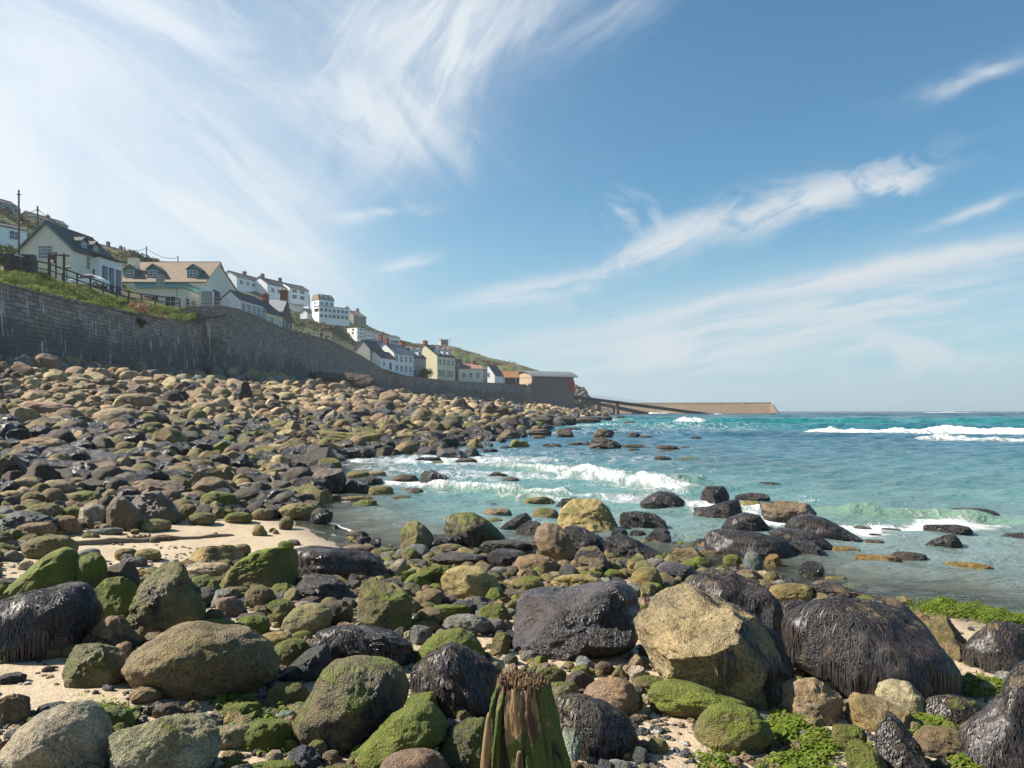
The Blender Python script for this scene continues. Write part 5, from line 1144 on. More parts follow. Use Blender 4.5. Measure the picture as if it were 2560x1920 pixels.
rocks('L', [
 (((720,290),(730,220),(800,200),(870,215),(910,280),(880,305),(740,300)), 'r', 'T', 'pale brown boulder at the left end of the dark crags by the wall', dict(col=(.21,.165,.12))),
 (((750,200),(770,140),(900,125),(1100,150),(1250,140),(1450,170),(1520,260),(1500,380),(1200,360),(900,300)), 'a', 'U', 'dark brown bedrock crag rising against the wall foot', dict(col=(.10,.075,.06), depth=.5)),
 (((1310,380),(1400,300),(1480,280),(1620,330),(1650,400),(1560,420),(1400,410)), 'a', 'U', 'dark humped boulder right of the bedrock crag'),
 (((1600,430),(1630,340),(1680,320),(1780,380),(1820,450),(1740,475),(1640,460)), 'r', 'U', 'dark grey whale-backed boulder at the end of the crags', dict(col=(.11,.09,.075))),
 (((1880,680),(1900,600),(1980,520),(2060,530),(2180,600),(2250,680),(2220,810),(1900,780)), 'r', 'O', 'broad brown dome with yellow-green foot, upper right of the field', dict(over=dict(algae=.35, weed=.25), col=(.23,.165,.10))),
 (((1520,740),(1540,660),(1620,610),(1690,630),(1720,740),(1690,840),(1590,820)), 'a', 'B', 'rust brown ragged boulder left of the broad brown dome', dict(over=dict(weed=.3))),
 ((1600, 700, 1860, 880), 'b', 'U', 'black shaded mass in front of the rust brown ragged boulder'),
 ((1140, 560, 1470, 720), 'b', 'K', 'long brown boulder with black dripping right end', dict(over=dict(weed=.45))),
 ((800, 450, 1120, 610), 'r', 'T', 'large rounded tan boulder in the upper middle field', dict(col=(.27,.20,.125))),
 ((555, 415, 760, 520), 'b', 'T', 'tan boulder with sharp lit edge, upper middle field'),
 ((725, 615, 915, 715), 'r', 'R', 'smooth orange-tan boulder left of the craggy perched rock'),
 ((1080, 960, 1500, 1110), 'r', 'D', 'broad black wet boulder at the top of the inlet'),
 ((1400, 905, 1600, 1060), 'a', 'D', 'black ridge boulder right of the broad wet one'),
 ((1060, 900, 1250, 990), 'r', 'Q', 'silvery black round boulder above the broad wet one'),
 ((1660, 820, 1920, 970), 's', 'O', 'tilted slab boulder with green lower edge'),
 ((1790, 890, 1990, 1010), 'r', 'O', 'olive-brown round boulder under the tilted slab'),
 ((1960, 960, 2170, 1080), 'r', 'D', 'dark ribbed dome at the water edge, top of the bay'),
])
rocks('K', [
 (((880,130),(930,60),(1000,10),(1060,60),(1200,90),(1230,200),(1100,240),(930,210)), 'p', 'K', 'ragged brown heap-like rock at the right end of the field', dict(col=(.15,.11,.08))),
 (((1390,170),(1440,110),(1500,80),(1560,110),(1595,180),(1450,200)), 'a', 'B', 'tan topped rock near the slipway end of the field'),
 (((1595,170),(1640,105),(1740,110),(1810,160),(1760,200),(1640,200)), 'a', 'U', 'dark brown rock at the last point before the surf'),
 ((1440, 170, 1700, 310), 'a', 'U', 'black rock mass at the point'),
 ((1690, 170, 1960, 300), 's', 'U', 'dark low rock running out from the point'),
 ((1960, 180, 2230, 265), 's', 'U', 'long dark reef rock beyond the point'),
 ((490, 285, 690, 390), 'r', 'O', 'mossy round boulder with lit left side near the far shallows'),
 ((625, 265, 800, 365), 'b', 'P', 'pale yellowish boulder behind the mossy round one', dict(col=(.34,.28,.17))),
 ((860, 350, 1045, 445), 'r', 'H', 'green-backed boulder in the far shallows'),
 ((1090, 325, 1330, 460), 'p', 'K', 'brown humped boulder right of the green-backed one'),
 (((1212,520),(1225,455),(1260,430),(1320,450),(1400,455),(1460,530),(1420,548),(1260,548)), 'b', 'O', 'flat topped green and brown rock standing in the bay', dict(over=dict(algae=.7))),
 ((1365, 318, 1680, 420), 's', 'K', 'wide brown rock in the far shallows'),
 ((1440, 390, 1610, 450), 's', 'K', 'low dark rock under the wide brown one'),
 ((1730, 315, 1920, 440), 'b', 'K', 'round-topped brown rock further out'),
 ((1000, 315, 1150, 380), 'r', 'O', 'small olive boulder at the far shallows edge'),
 ((1240, 310, 1390, 375), 'r', 'O', 'small olive boulder right of the brown humped one'),
 ((1100, 505, 1240, 562), 'r', 'D', 'small black rock left of the flat topped green and brown one'),
 (((730,500),(780,440),(850,422),(900,470),(940,560),(860,575),(760,550)), 'a', 'O', 'pointed tan-olive boulder at the edge of the bay'),
 ((930, 470, 1035, 545), 'r', 'Q', 'grey shiny boulder right of the pointed tan-olive one'),
 ((910, 535, 1080, 600), 's', 'D', 'low black rock below the grey shiny one'),
 (((200,470),(220,390),(330,345),(500,370),(620,410),(670,490),(580,560),(380,560),(240,540)), 'b', 'D', 'broad black boulder with olive rim at the top of the bay', dict(over=dict(algae=.4))),
 ((320, 430, 430, 560), 'r', 'Y', 'upright yellow-olive stone against the broad black boulder'),
 ((0, 385, 170, 520), 'r', 'O', 'brown-olive sloping boulder left of the broad black one'),
 ((190, 520, 410, 640), 'r', 'Q', 'ribbed grey boulder washed by foam'),
 ((400, 535, 750, 690), 'a', 'Q', 'glittering black rock heap washed by foam'),
 ((540, 580, 750, 670), 'r', 'D', 'smooth black hump in the glittering heap'),
 ((700, 520, 880, 645), 'a', 'Q', 'glittering grey rock right of the black hump'),
 ((140, 630, 460, 700), 's', 'D', 'flat dark rocks awash in foam at the bay head'),
 ((610, 640, 860, 725), 's', 'K', 'low brown rock awash right of the bay head'),
 ((345, 670, 490, 720), 's', 'O', 'small olive rock awash at the bay head'),
 ((390, 830, 540, 910), 'r', 'D', 'small black rock in spray beside the shiny pointed one'),
 ((1570, 480, 1790, 540), 's', 'D', 'thin dark reef strip out in the bay'),
 ((1850, 463, 2030, 510), 's', 'K', 'low brown hump out in the bay'),
 ((1790, 505, 1990, 532), 's', 'D', 'thin black streak of rock out in the bay'),
 ((590, 820, 690, 850), 's', 'K', 'small brown tip in the foam of the inlet'),
 ((720, 815, 810, 845), 's', 'D', 'small black tip in the foam of the inlet'),
 ((1180, 720, 1250, 745), 's', 'D', 'tiny black tip beside the curling foam'),
 ((1820, 300, 2010, 342), 's', 'U', 'thin dark reef streak before the surf'),
])
rocks('N', [
 (((55,200),(80,150),(130,143),(200,165),(230,185),(210,215),(90,205)), 'a', 'U', 'pointed dark rock leading a string of rocks in the bay'),
 ((80, 100, 190, 155), 'a', 'K', 'brown two-tiered rock in the far bay'),
 ((245, 120, 320, 150), 'a', 'U', 'small dark rock pair in the far bay, left one'),
 ((310, 135, 380, 152), 's', 'K', 'small flat rock pair in the far bay, right one'),
 ((215, 178, 345, 205), 's', 'U', 'flat dark rock in the string in the bay'),
 ((255, 198, 315, 222), 's', 'U', 'tiny dark rock under the flat dark one'),
 ((325, 192, 382, 208), 's', 'D', 'tiny black rock in the middle of the string'),
 ((390, 185, 512, 215), 's', 'U', 'mushroom-like dark rock in the string'),
 ((405, 205, 492, 228), 's', 'K', 'brown foot rock beneath the mushroom-like one'),
 ((518, 190, 560, 205), 's', 'D', 'tiny black rock past the mushroom-like one'),
 ((585, 206, 680, 224), 's', 'D', 'last thin black rock at the right end of the string'),
 ((385, 237, 470, 265), 's', 'U', 'lone rugged dark rock below the string'),
 ((505, 245, 625, 265), 's', 'O', 'olive rock barely awash right of the lone rugged one'),
 ((565, 140, 618, 155), 's', 'D', 'lone black speck of rock in the far bay'),
 ((-10, 50, 120, 80), 's', 'U', 'dark reef rock near the surf at the slipway'),
 ((105, 38, 180, 70), 's', 'U', 'dark humped reef rock right next to the surf'),
 ((188, 38, 245, 55), 's', 'U', 'small far reef rock below the slipway'),
 ((235, 65, 298, 84), 's', 'U', 'small pointed far reef rock'),
 ((30, 165, 70, 190), 's', 'D', 'tiny black rock left of the string leader'),
])
# the 292 boulders that show largest are objects of their own, the smallest specks go into the boulder field
QUEUE.sort(key=lambda q: -(q[0][2] - q[0][0]) * (q[0][3] - q[0][1]))
import time as _tt; _a = _tt.time()
for i, (a, k) in enumerate(QUEUE):
    make_rock(*a, **dict(k, merged=(i >= 292)))
AMIN = (QUEUE[292][0][2] - QUEUE[292][0][0]) * (QUEUE[292][0][3] - QUEUE[292][0][1])
LIB = {lv: [rock_shape(st, lv, 100 + i)[0] for i, st in enumerate('raabapbrabsaprba')] for lv in (1, 2, 3)}
PLA = np.array(PLACED)
def in_poly_px(x, y, P):
    return inside(np.array([x], float), np.array([y], float), P)[0]
SAND = [[(1960, 1435), (2700, 1435), (2700, 1640), (2360, 1610), (2250, 1530), (1990, 1500)], [(150, 1340), (430, 1303), (760, 1285), (920, 1380), (740, 1415), (480, 1430), (200, 1440), (0, 1475), (0, 1395)], [(-20, 1660), (190, 1640), (330, 1650), (380, 1720), (250, 1790), (-20, 1790)],
        [(1600, 1770), (1720, 1745), (1850, 1905), (1560, 1960)], [(2050, 1840), (2230, 1800), (2240, 1960), (1950, 1960)], [(0, 1400), (60, 1400), (200, 1440), (60, 1460)]]
SANDV = [np.array(p, float) for p in SAND]
def scatter_field():
    r_ = np.random.default_rng(11); grid = {}; out = []
    bands = [  # y0, y1, tries, r median, spread, min, max
        (2.6, 6.0, 6500, 0.022, .55, 0.010, .055), (6.0, 11.0, 10000, 0.045, .55, 0.018, .13), (10.0, 22.0, 17000, 0.115, .55, 0.045, .27), (20.0, 48.0, 26000, 0.17, .50, 0.07, .42),
        (45.0, 100.0, 15000, 0.29, .42, .14, .75), (95.0, 330.0, 10000, 0.62, .3, .3, 1.2)]
    cs = 0.5
    for (ya, yb, tries, md, sp, rmin, rmax) in bands:
        Y = np.exp(r_.uniform(np.log(ya), np.log(yb), tries)); T = np.tan(r_.uniform(R(-40), R(34), tries)); X = T * Y
        d = shore_d(X, Y); dw = pdist(X, Y, WA); wx = np.interp(Y, WA[:, 1], WA[:, 0]); rad = np.clip(md * np.exp(r_.normal(0, sp, tries)), rmin, rmax)
        G = ground(X, Y); order = np.argsort(-rad); PX = X / Y * FPX + CX; PY = HY - (G - CAMZ) / Y * FPX; SM = np.zeros(tries, bool); CL = np.zeros(tries, bool)
        if ya < 12:
            for P in SANDV: SM |= inside(PX, PY, P)
        CL = (PX > 1280) & (PX < 2050) & (PY > 1235) & (PY < 1500) & (r_.uniform(0, 1, tries) < .55)
        for i in order:
            x, y, r = X[i], Y[i], rad[i]
            if (d[i] < (-0.25 if y < 30 else -2.5 if r_.uniform() < .10 else 0.2) and not (CL[i] and d[i] > -1.6)) or x < wx[i] + 0.3: continue
            if y < 12.5:
                if SM[i] and r_.uniform() < 0.985: continue
                if y > 8 and d[i] < 0.3 and r_.uniform() < .8: continue
                if y < 6 and r_.uniform() < 0.35: continue
            if r / y > (0.013 if y < 14 else 0.019): continue
            dd = np.hypot(PLA[:, 0] - x, PLA[:, 1] - y)
            if (dd < (PLA[:, 2] * 0.75 + r * 0.25)).any(): continue
            cx_, cy_ = int(x // cs), int(y // cs); bad = False; R_ = int((r + 0.7) / cs) + 1 if r > 0.2 else 1
            for ax in range(cx_ - R_, cx_ + R_ + 1):
                for by in range(cy_ - R_, cy_ + R_ + 1):
                    for (qx, qy, qr) in grid.get((ax, by), ()):
                        if (qx - x) ** 2 + (qy - y) ** 2 < ((qr + r) * 0.60) ** 2: bad = True; break
                    if bad: break
                if bad: break
            if bad: continue
            grid.setdefault((cx_, cy_), []).append((x, y, r)); out.append((x, y, G[i], r, d[i], d[i] / (d[i] + dw[i] + 1e-6)))
    return out
FR = scatter_field(); print('field rocks', len(FR))
def field_code(t, y, x, u, d):
    if y < 12.5 and d > -.1:
        return 'O' if u < .28 else 'H' if u < .36 else 'M' if u < .41 else 'G' if u < .51 else 'S' if u < .57 else 'Y' if u < .68 else 'K' if u < .80 else 'B' if u < .97 else 'P'
    if d < -.1: return 'D' if u < .62 else 'O' if u < .8 else 'W' if u < .86 else 'K'
    if t < 0.02: return 'D' if u < .6 else 'K'
    if t < 0.11 or (y > 20 and t < 0.20): return 'O' if u < .30 else 'H' if u < .33 else 'D' if u < .62 else 'T' if u < .74 else 'K' if u < .9 else 'B'
    if t < 0.27: return 'D' if u < .60 else 'Q' if u < .68 else 'K' if u < .76 else 'T' if u < .86 else 'O'
    if t < 0.38: return 'B' if u < .35 else 'T' if u < .72 else 'O' if u < .76 else 'K'
    if t < 0.78: return 'T' if u < .70 else 'B' if u < .88 else 'P' if u < .93 else 'U'
    return 'G' if u < .35 else 'T' if u < .62 else 'P' if u < .75 else 'B'
def pack_field():
    r_ = np.random.default_rng(12)
    for (x, y, z, r, d, t) in FR:
        lv = 3 if (y < 60 and r / y > 0.0048) else 2 if r / y > 0.0022 else 1
        p = LIB[lv][r_.integers(16)]; F = ico(lv)[1]
        s = np.array([r * r_.uniform(.85, 1.35), r * r_.uniform(.8, 1.15), r * r_.uniform(.55, 1.05)]); a = r_.uniform(0, 6.28); tl = r_.normal(0, .45)
        q = p * s; q = np.stack([q[:, 0], q[:, 1] * math.cos(tl) - q[:, 2] * math.sin(tl), q[:, 1] * math.sin(tl) + q[:, 2] * math.cos(tl)], 1)
        q = np.stack([q[:, 0] * math.cos(a) - q[:, 1] * math.sin(a), q[:, 0] * math.sin(a) + q[:, 1] * math.cos(a), q[:, 2]], 1)
        lift = s[2] * r_.uniform(0.15, 0.8) + (0.10 * r if t > .1 else 0)
        c, al, we, wet = ST[field_code(t, y, x, r_.uniform(), d)]; j = r_.uniform(.60, 1.3); jj = r_.uniform(.93, 1.07, 3)
        to_field(q + np.array([x, y, max(z, -0.03) + lift]), F, (c[0]*j*jj[0], c[1]*j*jj[1], c[2]*j*jj[2]), al * r_.uniform(.5, 1.15), we * r_.uniform(.7, 1.15), wet, r_.uniform())
pack_field()
o = mesh_np('boulder_field', np.concatenate(FIELD['co']), np.concatenate(FIELD['F']), M_ROCKS)
attr(o, 'tint', np.concatenate(FIELD['tint']), 'FLOAT_COLOR')
for k in ('algae', 'weed', 'wet', 'rnd'): attr(o, k, np.concatenate(FIELD[k]))
tag(o, 'countless smaller boulders and cobbles covering the beach up to the sea wall', 'boulders', kind='stuff')

# shingle: tiny stones between the boulders
def pebbles():
    r_ = np.random.default_rng(21); N = 9000; Y = np.exp(r_.uniform(np.log(2.7), np.log(9.5), N)); X = np.tan(r_.uniform(R(-36), R(34), N)) * Y
    keep = fbm2(X * 0.9, Y * 0.9, 3, 77) + r_.uniform(-.45, .45, N) > 0.02; X, Y = X[keep], Y[keep]; d = shore_d(X, Y); k2 = d > -0.1; X, Y = X[k2], Y[k2]; G = ground(X, Y)
    V, F = ico(1); cos_, Fs, ti = [], [], []; n0 = 0
    pal = np.array([(.30, .27, .23), (.11, .115, .12), (.36, .27, .18), (.22, .15, .10), (.42, .40, .35), (.16, .15, .07), (.07, .075, .085)])
    for x, y, z in zip(X, Y, G):
        r = 0.006 + 0.014 * r_.uniform() ** 2 + y * 0.0008; s = r * np.array([r_.uniform(.8, 1.6), r_.uniform(.7, 1.2), r_.uniform(.35, .8)]); a = r_.uniform(0, 6.28)
        q = V * s * r_.uniform(.85, 1.15, (len(V), 1)); q = np.stack([q[:, 0] * math.cos(a) - q[:, 1] * math.sin(a), q[:, 0] * math.sin(a) + q[:, 1] * math.cos(a), q[:, 2]], 1)
        cos_.append(q + np.array([x, y, z + s[2] * .4])); Fs.append(F + n0); n0 += len(V); c = pal[r_.integers(7)] * r_.uniform(.7, 1.2); ti.append(np.tile([*c, 1], (len(V), 1)))
    o = mesh_np('shingle', np.concatenate(cos_), np.concatenate(Fs), M_ROCKS); attr(o, 'tint', np.concatenate(ti), 'FLOAT_COLOR')
    n_ = len(o.data.vertices)
    for k, v in (('algae', 0.02), ('weed', 0.0), ('wet', 0.25), ('rnd', 0.5)): attr(o, k, np.full(n_, v))
    tag(o, 'loose grey and brown shingle scattered on the sand between the boulders', 'shingle', kind='stuff')
pebbles()

# green lettuce weed lying on sand and stones
def green_weed():
    r_ = np.random.default_rng(31); V_ = []; F_ = []
    zones = [(2300, 1500, 2470, 1545, 1400), (2440, 1515, 2580, 1562, 1300), (1925, 1790, 2020, 1860, 1100), (2000, 1840, 2080, 1905, 700), (1930, 1895, 2060, 1960, 900), (2130, 1880, 2260, 1960, 500),
             (2280, 1780, 2370, 1850, 500), (2350, 1700, 2520, 1745, 600), (60, 1905, 220, 1960, 0), (225, 1770, 330, 1830, 350), (590, 1790, 740, 1870, 500), (540, 1750, 640, 1790, 250), (2380, 1895, 2450, 1960, 350), (1740, 1885, 1830, 1960, 160), (1620, 1420, 1700, 1450, 120), (1480, 1405, 1560, 1440, 120)]
    for (x0, y0, x1, y1, n_) in zones:
        n_ = int(n_ * 1.8)
        xs = r_.normal((x0 + x1) / 2, (x1 - x0) / 4.2, n_); ys = r_.normal((y0 + y1) / 2, (y1 - y0) / 4.2, n_)
        for x, y in zip(xs, ys):
            Y = CAMZ * 0.86 * FPX / max(y - HY, 60); 
            for _ in range(3):
                X = (x - CX) / FPX * Y; g = float(ground(X, Y)[0]) if _ < 2 else g; Y = (CAMZ - max(g, 0)) * FPX / max(y - HY, 60)
            X = (x - CX) / FPX * Y; mound = 0.03 * (0.5 + 0.5 * math.sin(x * .07) * math.cos(y * .1)) + 0.02
            L = r_.uniform(.012, .034) * (1 + Y / 9); w_ = L * r_.uniform(.10, .22); a = r_.uniform(-.9, .9) + (3.14 if r_.uniform() < .5 else 0); b = len(V_); z = g + mound * r_.uniform(.3, 1)
            for k in range(4):
                t = k / 3; cx_, cy_ = X + math.cos(a) * L * t, Y + math.sin(a) * L * t; zz = z + 0.010 * math.sin(3.0 * t) * r_.uniform(.3, 1.4) - 0.01 * t; ww = w_ * (1 - .6 * t)
                V_.append((cx_ - math.sin(a) * ww, cy_ + math.cos(a) * ww, zz + r_.normal() * .003)); V_.append((cx_ + math.sin(a) * ww, cy_ - math.cos(a) * ww, zz + r_.normal() * .003))
            for k in range(3): F_.append((b + 2*k, b + 2*k + 1, b + 2*k + 3, b + 2*k + 2))
    o = mesh_np('green_seaweed', V_, F_, leaf_material('sea_lettuce', (.05, .10, .008), (.13, .19, .015), (.22, .24, .045), 6.0))
    tag(o, 'vivid green lettuce-like seaweed strewn over sand and low stones', 'seaweed', kind='stuff')
green_weed()

# ------------------------------------------------------------------ the rotten wooden stump
def stump_mat():
    m, n, bs = new_mat('rotten_groyne_timber')
    tc = n.n('ShaderNodeTexCoord').outputs['Object']; X, Y, Z = n.sep(tc); geo = n.n('ShaderNodeNewGeometry')
    grain = n.noise(n.xyz(X, Y, n.m('MULTIPLY', Z, 0.07)), 95.0, 4, 0.6, 0.5); g2 = n.noise(n.xyz(X, Y, n.m('MULTIPLY', Z, 0.12)), 24.0, 4, 0.6, 0.6); a = n.noise(tc, 13.0, 5, 0.65)
    c = n.mix(grain, (0.06, 0.034, 0.016), (0.29, 0.19, 0.09)); c = n.mix(n.ss(g2, 0.50, 0.60), c, (0.045, 0.022, 0.012)); c = n.mix(n.ss(a, .55, .75), c, (0.27, 0.12, 0.07))
    ms = n.n('ShaderNodeAttribute', attribute_type='GEOMETRY', attribute_name='moss').outputs['Fac']
    k = n.ss(n.m('ADD', ms, n.m('MULTIPLY', n.m('SUBTRACT', a, .5), 1.1)), 0.38, 0.60)
    c = n.mix(k, c, n.mix(n.noise(tc, 60.0, 3, .6), (0.014, 0.028, 0.004), (0.085, 0.115, 0.016)))
    ck = n.n('ShaderNodeAttribute', attribute_type='GEOMETRY', attribute_name='crack').outputs['Fac']; c = n.mix(n.m('MULTIPLY', n.ss(ck, .25, .9), .85), c, (0.012, 0.008, 0.006))
    n.put(bs.inputs['Base Color'], c); bs.inputs['Roughness'].default_value = 0.85
    n.put(bs.inputs['Normal'], n.bump(n.m('ADD', n.m('ADD', grain, n.m('MULTIPLY', g2, .8)), n.m('MULTIPLY', n.noise(tc, 70.0, 3, .6), k)), 0.008))
    return m
def build_stump():
    Y = 2.88; root = empty('wooden_stump', pt(1312, 2000, Y)); k = Y / FPX; M_ = stump_mat(); z_top = (2000 - 1716) * k; nv, nu = 110, 260; co = []; moss = []; crack = []; TH, ZZ = np.meshgrid(np.arange(nu) * 2 * math.pi / nu, np.linspace(0, 1, 111)); PN = perlin(np.stack([np.cos(TH.T.T).ravel() * 2.6, np.sin(TH).ravel() * 2.6, ZZ.ravel() * 1.1], 1)); PN2 = fbm(np.stack([np.cos(TH).ravel() * 9, np.sin(TH).ravel() * 9, ZZ.ravel() * 2.2 + 7], 1), 3)
    for j in range(nv + 1):
        t = j / nv; z = -0.25 + (z_top + 0.25) * t; pyv = 2000 - z / k
        half = np.interp(pyv, [1687, 1710, 1760, 1840, 1920, 2000, 2400], [60, 66, 80, 91, 103, 110, 124]) * k; cxo = np.interp(pyv, [1690, 1760, 1920, 2100], [1304, 1302, 1315, 1318]); cxo = (cxo - 1312) * k
        for i in range(nu):
            th = 2 * math.pi * i / nu; lob = 1 + 0.05 * math.sin(3 * th + 1) + 0.035 * math.sin(5 * th + 2 + z) + .03 * math.sin(8 * th)
            pr = PN[j * nu + i]; gro = max(0, 1 - abs(pr) * 5.5)
            deep = sstep(np.array(t), 0.42, 0.72) * (0.5 + 0.5 * math.sin(th * 2 + .6)) * 0.30 * gro + .05 * gro + .03 * PN2[j * nu + i]
            r = half * lob * (1 - deep)
            topn = 0.05 * math.sin(th * 9) * sstep(np.array(t), .9, 1)
            co.append((cxo + math.cos(th) * r, math.sin(th) * r * 0.9, z + topn * .4)); fr_ = max(0.0, -math.sin(th)); tt_ = min(1.0, max(0.0, (t - .69) / .13)); moss.append(0.92 - 0.85 * tt_ * fr_ ** 1.6 * (0.8 + .3 * math.sin(th * 9)) - 0.5 * max(0, -math.cos(th) - .55) * (t < .7) * 2); crack.append(min(1.0, deep * 7))
    co = np.array(co); co += (fbm(co * np.array([30, 30, 4]), 3) * 0.004)[:, None] * np.array([1, 1, 0]); idx = np.arange((nv + 1) * nu).reshape(nv + 1, nu)
    F = np.stack([idx[:-1], np.roll(idx[:-1], -1, 1), np.roll(idx[1:], -1, 1), idx[1:]], -1).reshape(-1, 4)
    # rotten top: rings shrinking inwards with broken fibres
    rings = [idx[-1]]; extra = []; base = co[-nu:]; c0 = base.mean(0); r_ = np.random.default_rng(4); n0 = len(co); mo = []
    for q in range(1, 15):
        f = 1 - q / 15; ring = c0 + (base - c0) * f; ring[:, 2] = z_top + 0.030 * np.sin(q * 1.2) * 0.5 + 0.028 * (1 - f) + fbm(np.stack([ring[:, 0] * 70, ring[:, 1] * 70, ring[:, 0] * 0], 1), 3) * 0.022
        extra.append(ring); rings.append(np.arange(nu) + n0 + (q - 1) * nu); mo += [0.12] * nu
    co = np.concatenate([co] + extra); Fs = [F]
    for a, b in zip(rings[:-1], rings[1:]): Fs.append(np.stack([a, np.roll(a, -1), np.roll(b, -1), b], -1))
    o = mesh_np('trunk', co, np.concatenate(Fs), M_, root); attr(o, 'moss', np.array(moss + mo)); attr(o, 'crack', np.array(crack + [0.4] * len(mo)))
    # rotten crown: many small fibres and crumbs
    r_ = np.random.default_rng(5); cr = MB()
    for _ in range(900):
        a = r_.uniform(0, 6.28); rr = np.sqrt(r_.uniform(0, 1)) * 56 * k * 1.02; x, y = math.cos(a) * rr - 8 * k, math.sin(a) * rr * .9; h = r_.uniform(.006, .026); z = z_top + r_.uniform(-.018, .018) + .015 * (1 - rr / (58 * k))
        cr.bar((x, y, z - .02), (x + r_.normal() * .005, y + r_.normal() * .005, z + h), r_.uniform(.0022, .006), 0, 5, r_.uniform(.001, .004))
    o = cr.build('rotten_crown', M_, root, recalc=False); attr(o, 'moss', r_.uniform(-.3, .42, len(o.data.vertices)))
    # split slabs standing proud of the left face and a sliver in front
    def slab(name, pts_l, pts_r, y0, th, ms):
        co = []; n_ = len(pts_l)
        for (xl, yl), (xr, yr) in zip(pts_l, pts_r):
            for (x, y, dy) in ((xl, yl, 0), ((xl * .7 + xr * .3), (yl * .7 + yr * .3), -.35), ((xl * .3 + xr * .7), (yl * .3 + yr * .7), -.3), (xr, yr, 0), (xr, yr, 1), (xl, yl, 1)):
                co.append(((x - 1312) * k, y0 + dy * th, (2000 - y) * k))
        F = [(i * 6 + j, i * 6 + (j + 1) % 6, (i + 1) * 6 + (j + 1) % 6, (i + 1) * 6 + j) for i in range(n_ - 1) for j in range(6)] + [tuple(range(5, -1, -1)), tuple((n_ - 1) * 6 + j for j in range(6))]
        o = mesh_np(name, co, F, M_, root); attr(o, 'moss', np.full(len(co), ms))
        md = o.modifiers.new('sub', 'SUBSURF'); md.levels = 2; md.render_levels = 2
    slab('split_slab', [(1190, 2080), (1198, 1960), (1202, 1880), (1212, 1800), (1218, 1762), (1224, 1758)], [(1226, 2080), (1232, 1960), (1230, 1880), (1232, 1800), (1228, 1764), (1227, 1760)], -0.10, 0.03, 0.0)
    slab('split_slab', [(1262, 2080), (1270, 1960), (1284, 1900), (1290, 1840), (1293, 1832)], [(1300, 2080), (1302, 1960), (1308, 1900), (1306, 1840), (1302, 1831)], -0.165, 0.028, 0.05)
    tag(root, 'rotten wooden stump with split mossy sides at the bottom centre', 'stump')
build_stump()

# driftwood poles half buried in the upper sand
def pole(name, pts, r0, r1, label, m):
    root_pts = [pt(x, y, (ray_ground(x, y) or 9)) for x, y in pts]; n_ = 60; nu = 12; co = []; P = np.array([list(p) for p in root_pts]); s = np.linspace(0, len(P) - 1, n_)
    for i, t in enumerate(s):
        c = np.array([np.interp(t, range(len(P)), P[:, j]) for j in range(3)]); d = P[min(int(t) + 1, len(P) - 1)] - P[min(int(t), len(P) - 2)]; d /= np.linalg.norm(d); u = np.cross(d, [0, 0, 1]); u /= np.linalg.norm(u); v = np.cross(u, d)
        r = r0 + (r1 - r0) * i / n_; r *= 1 + .12 * math.sin(i * .9) * math.sin(i * .37); r = r * (0.35 if i in (0, n_ - 1) else 1); c[2] += r * 0.55 + 0.012 * math.sin(i * .5)
        for q in range(nu): a = 2 * math.pi * q / nu; co.append(c + u * math.cos(a) * r + v * math.sin(a) * r)
    idx = np.arange(n_ * nu).reshape(n_, nu); F = [tuple(int(z) for z in f) for f in np.stack([idx[:-1], np.roll(idx[:-1], -1, 1), np.roll(idx[1:], -1, 1), idx[1:]], -1).reshape(-1, 4)] + [tuple(range(nu)), tuple(int(z) for z in idx[-1][::-1])]
    c0 = np.array(co).mean(0); o = mesh_np(name, np.array(co) - c0, F, m, loc=tuple(c0)); tag(o, label, 'driftwood')
M_DRIFT = simple('grey_brown_driftwood', (0.21, 0.16, 0.11), 0.9, 0.3, 3.0, 0.01)
pole('driftwood_pole', [(-40, 1366), (80, 1367), (190, 1364), (300, 1358), (400, 1352), (500, 1347), (590, 1340)], 0.055, 0.022, 'long bare driftwood pole lying across the sand from the left edge', M_DRIFT)
pole('driftwood_pole', [(-40, 1352), (40, 1350), (90, 1349)], 0.05, 0.03, 'short dark driftwood piece above the long pole at the left edge', M_DRIFT)
pole('driftwood_pole', [(315, 1350), (350, 1348), (378, 1347)], 0.03, 0.04, 'dark stub of wood beside the lone tan cobble on the sand', M_DRIFT)
# ------------------------------------------------------------------ houses
def fbox(mb, face, u0, u1, d0, d1, v0, v1, L, W, m=0):
    """box on a facade: u along it, d outwards, v up"""
    if face == 'f': mb.box(u0, u1, -d1, -d0, v0, v1, m)
    elif face == 'b': mb.box(u0, u1, W + d0, W + d1, v0, v1, m)
    elif face == 'r': mb.box(L + d0, L + d1, u0, u1, v0, v1, m)
    else: mb.box(-d1, -d0, u0, u1, v0, v1, m)
def window(root, L, W, face, u, v, w_, h_, frame, cols=2, rows=2, name='window', far=False, glass=None):
    glass = glass or M_GLASS; t = 0.07 if not far else 0.10; mb = MB()
    fbox(mb, face, u - t, u, 0.02, .09, v - t, v + h_ + t, L, W); fbox(mb, face, u + w_, u + w_ + t, 0.02, .09, v - t, v + h_ + t, L, W)
    fbox(mb, face, u, u + w_, 0.02, .09, v + h_, v + h_ + t, L, W); fbox(mb, face, u, u + w_, 0.02, .12, v - t, v, L, W)
    bt = .045 if not far else .06
    for c in range(1, cols): x = u + w_ * c / cols; fbox(mb, face, x - bt / 2, x + bt / 2, .03, .07, v, v + h_, L, W)
    for r in range(1, rows): y = v + h_ * r / rows; fbox(mb, face, u, u + w_, .032, .068, y - bt / 2, y + bt / 2, L, W)
    fr = mb.build(name, frame, root)
    g = MB(); fbox(g, face, u, u + w_, 0.005, .028, v, v + h_, L, W); g.build('pane', glass, fr)
    return fr
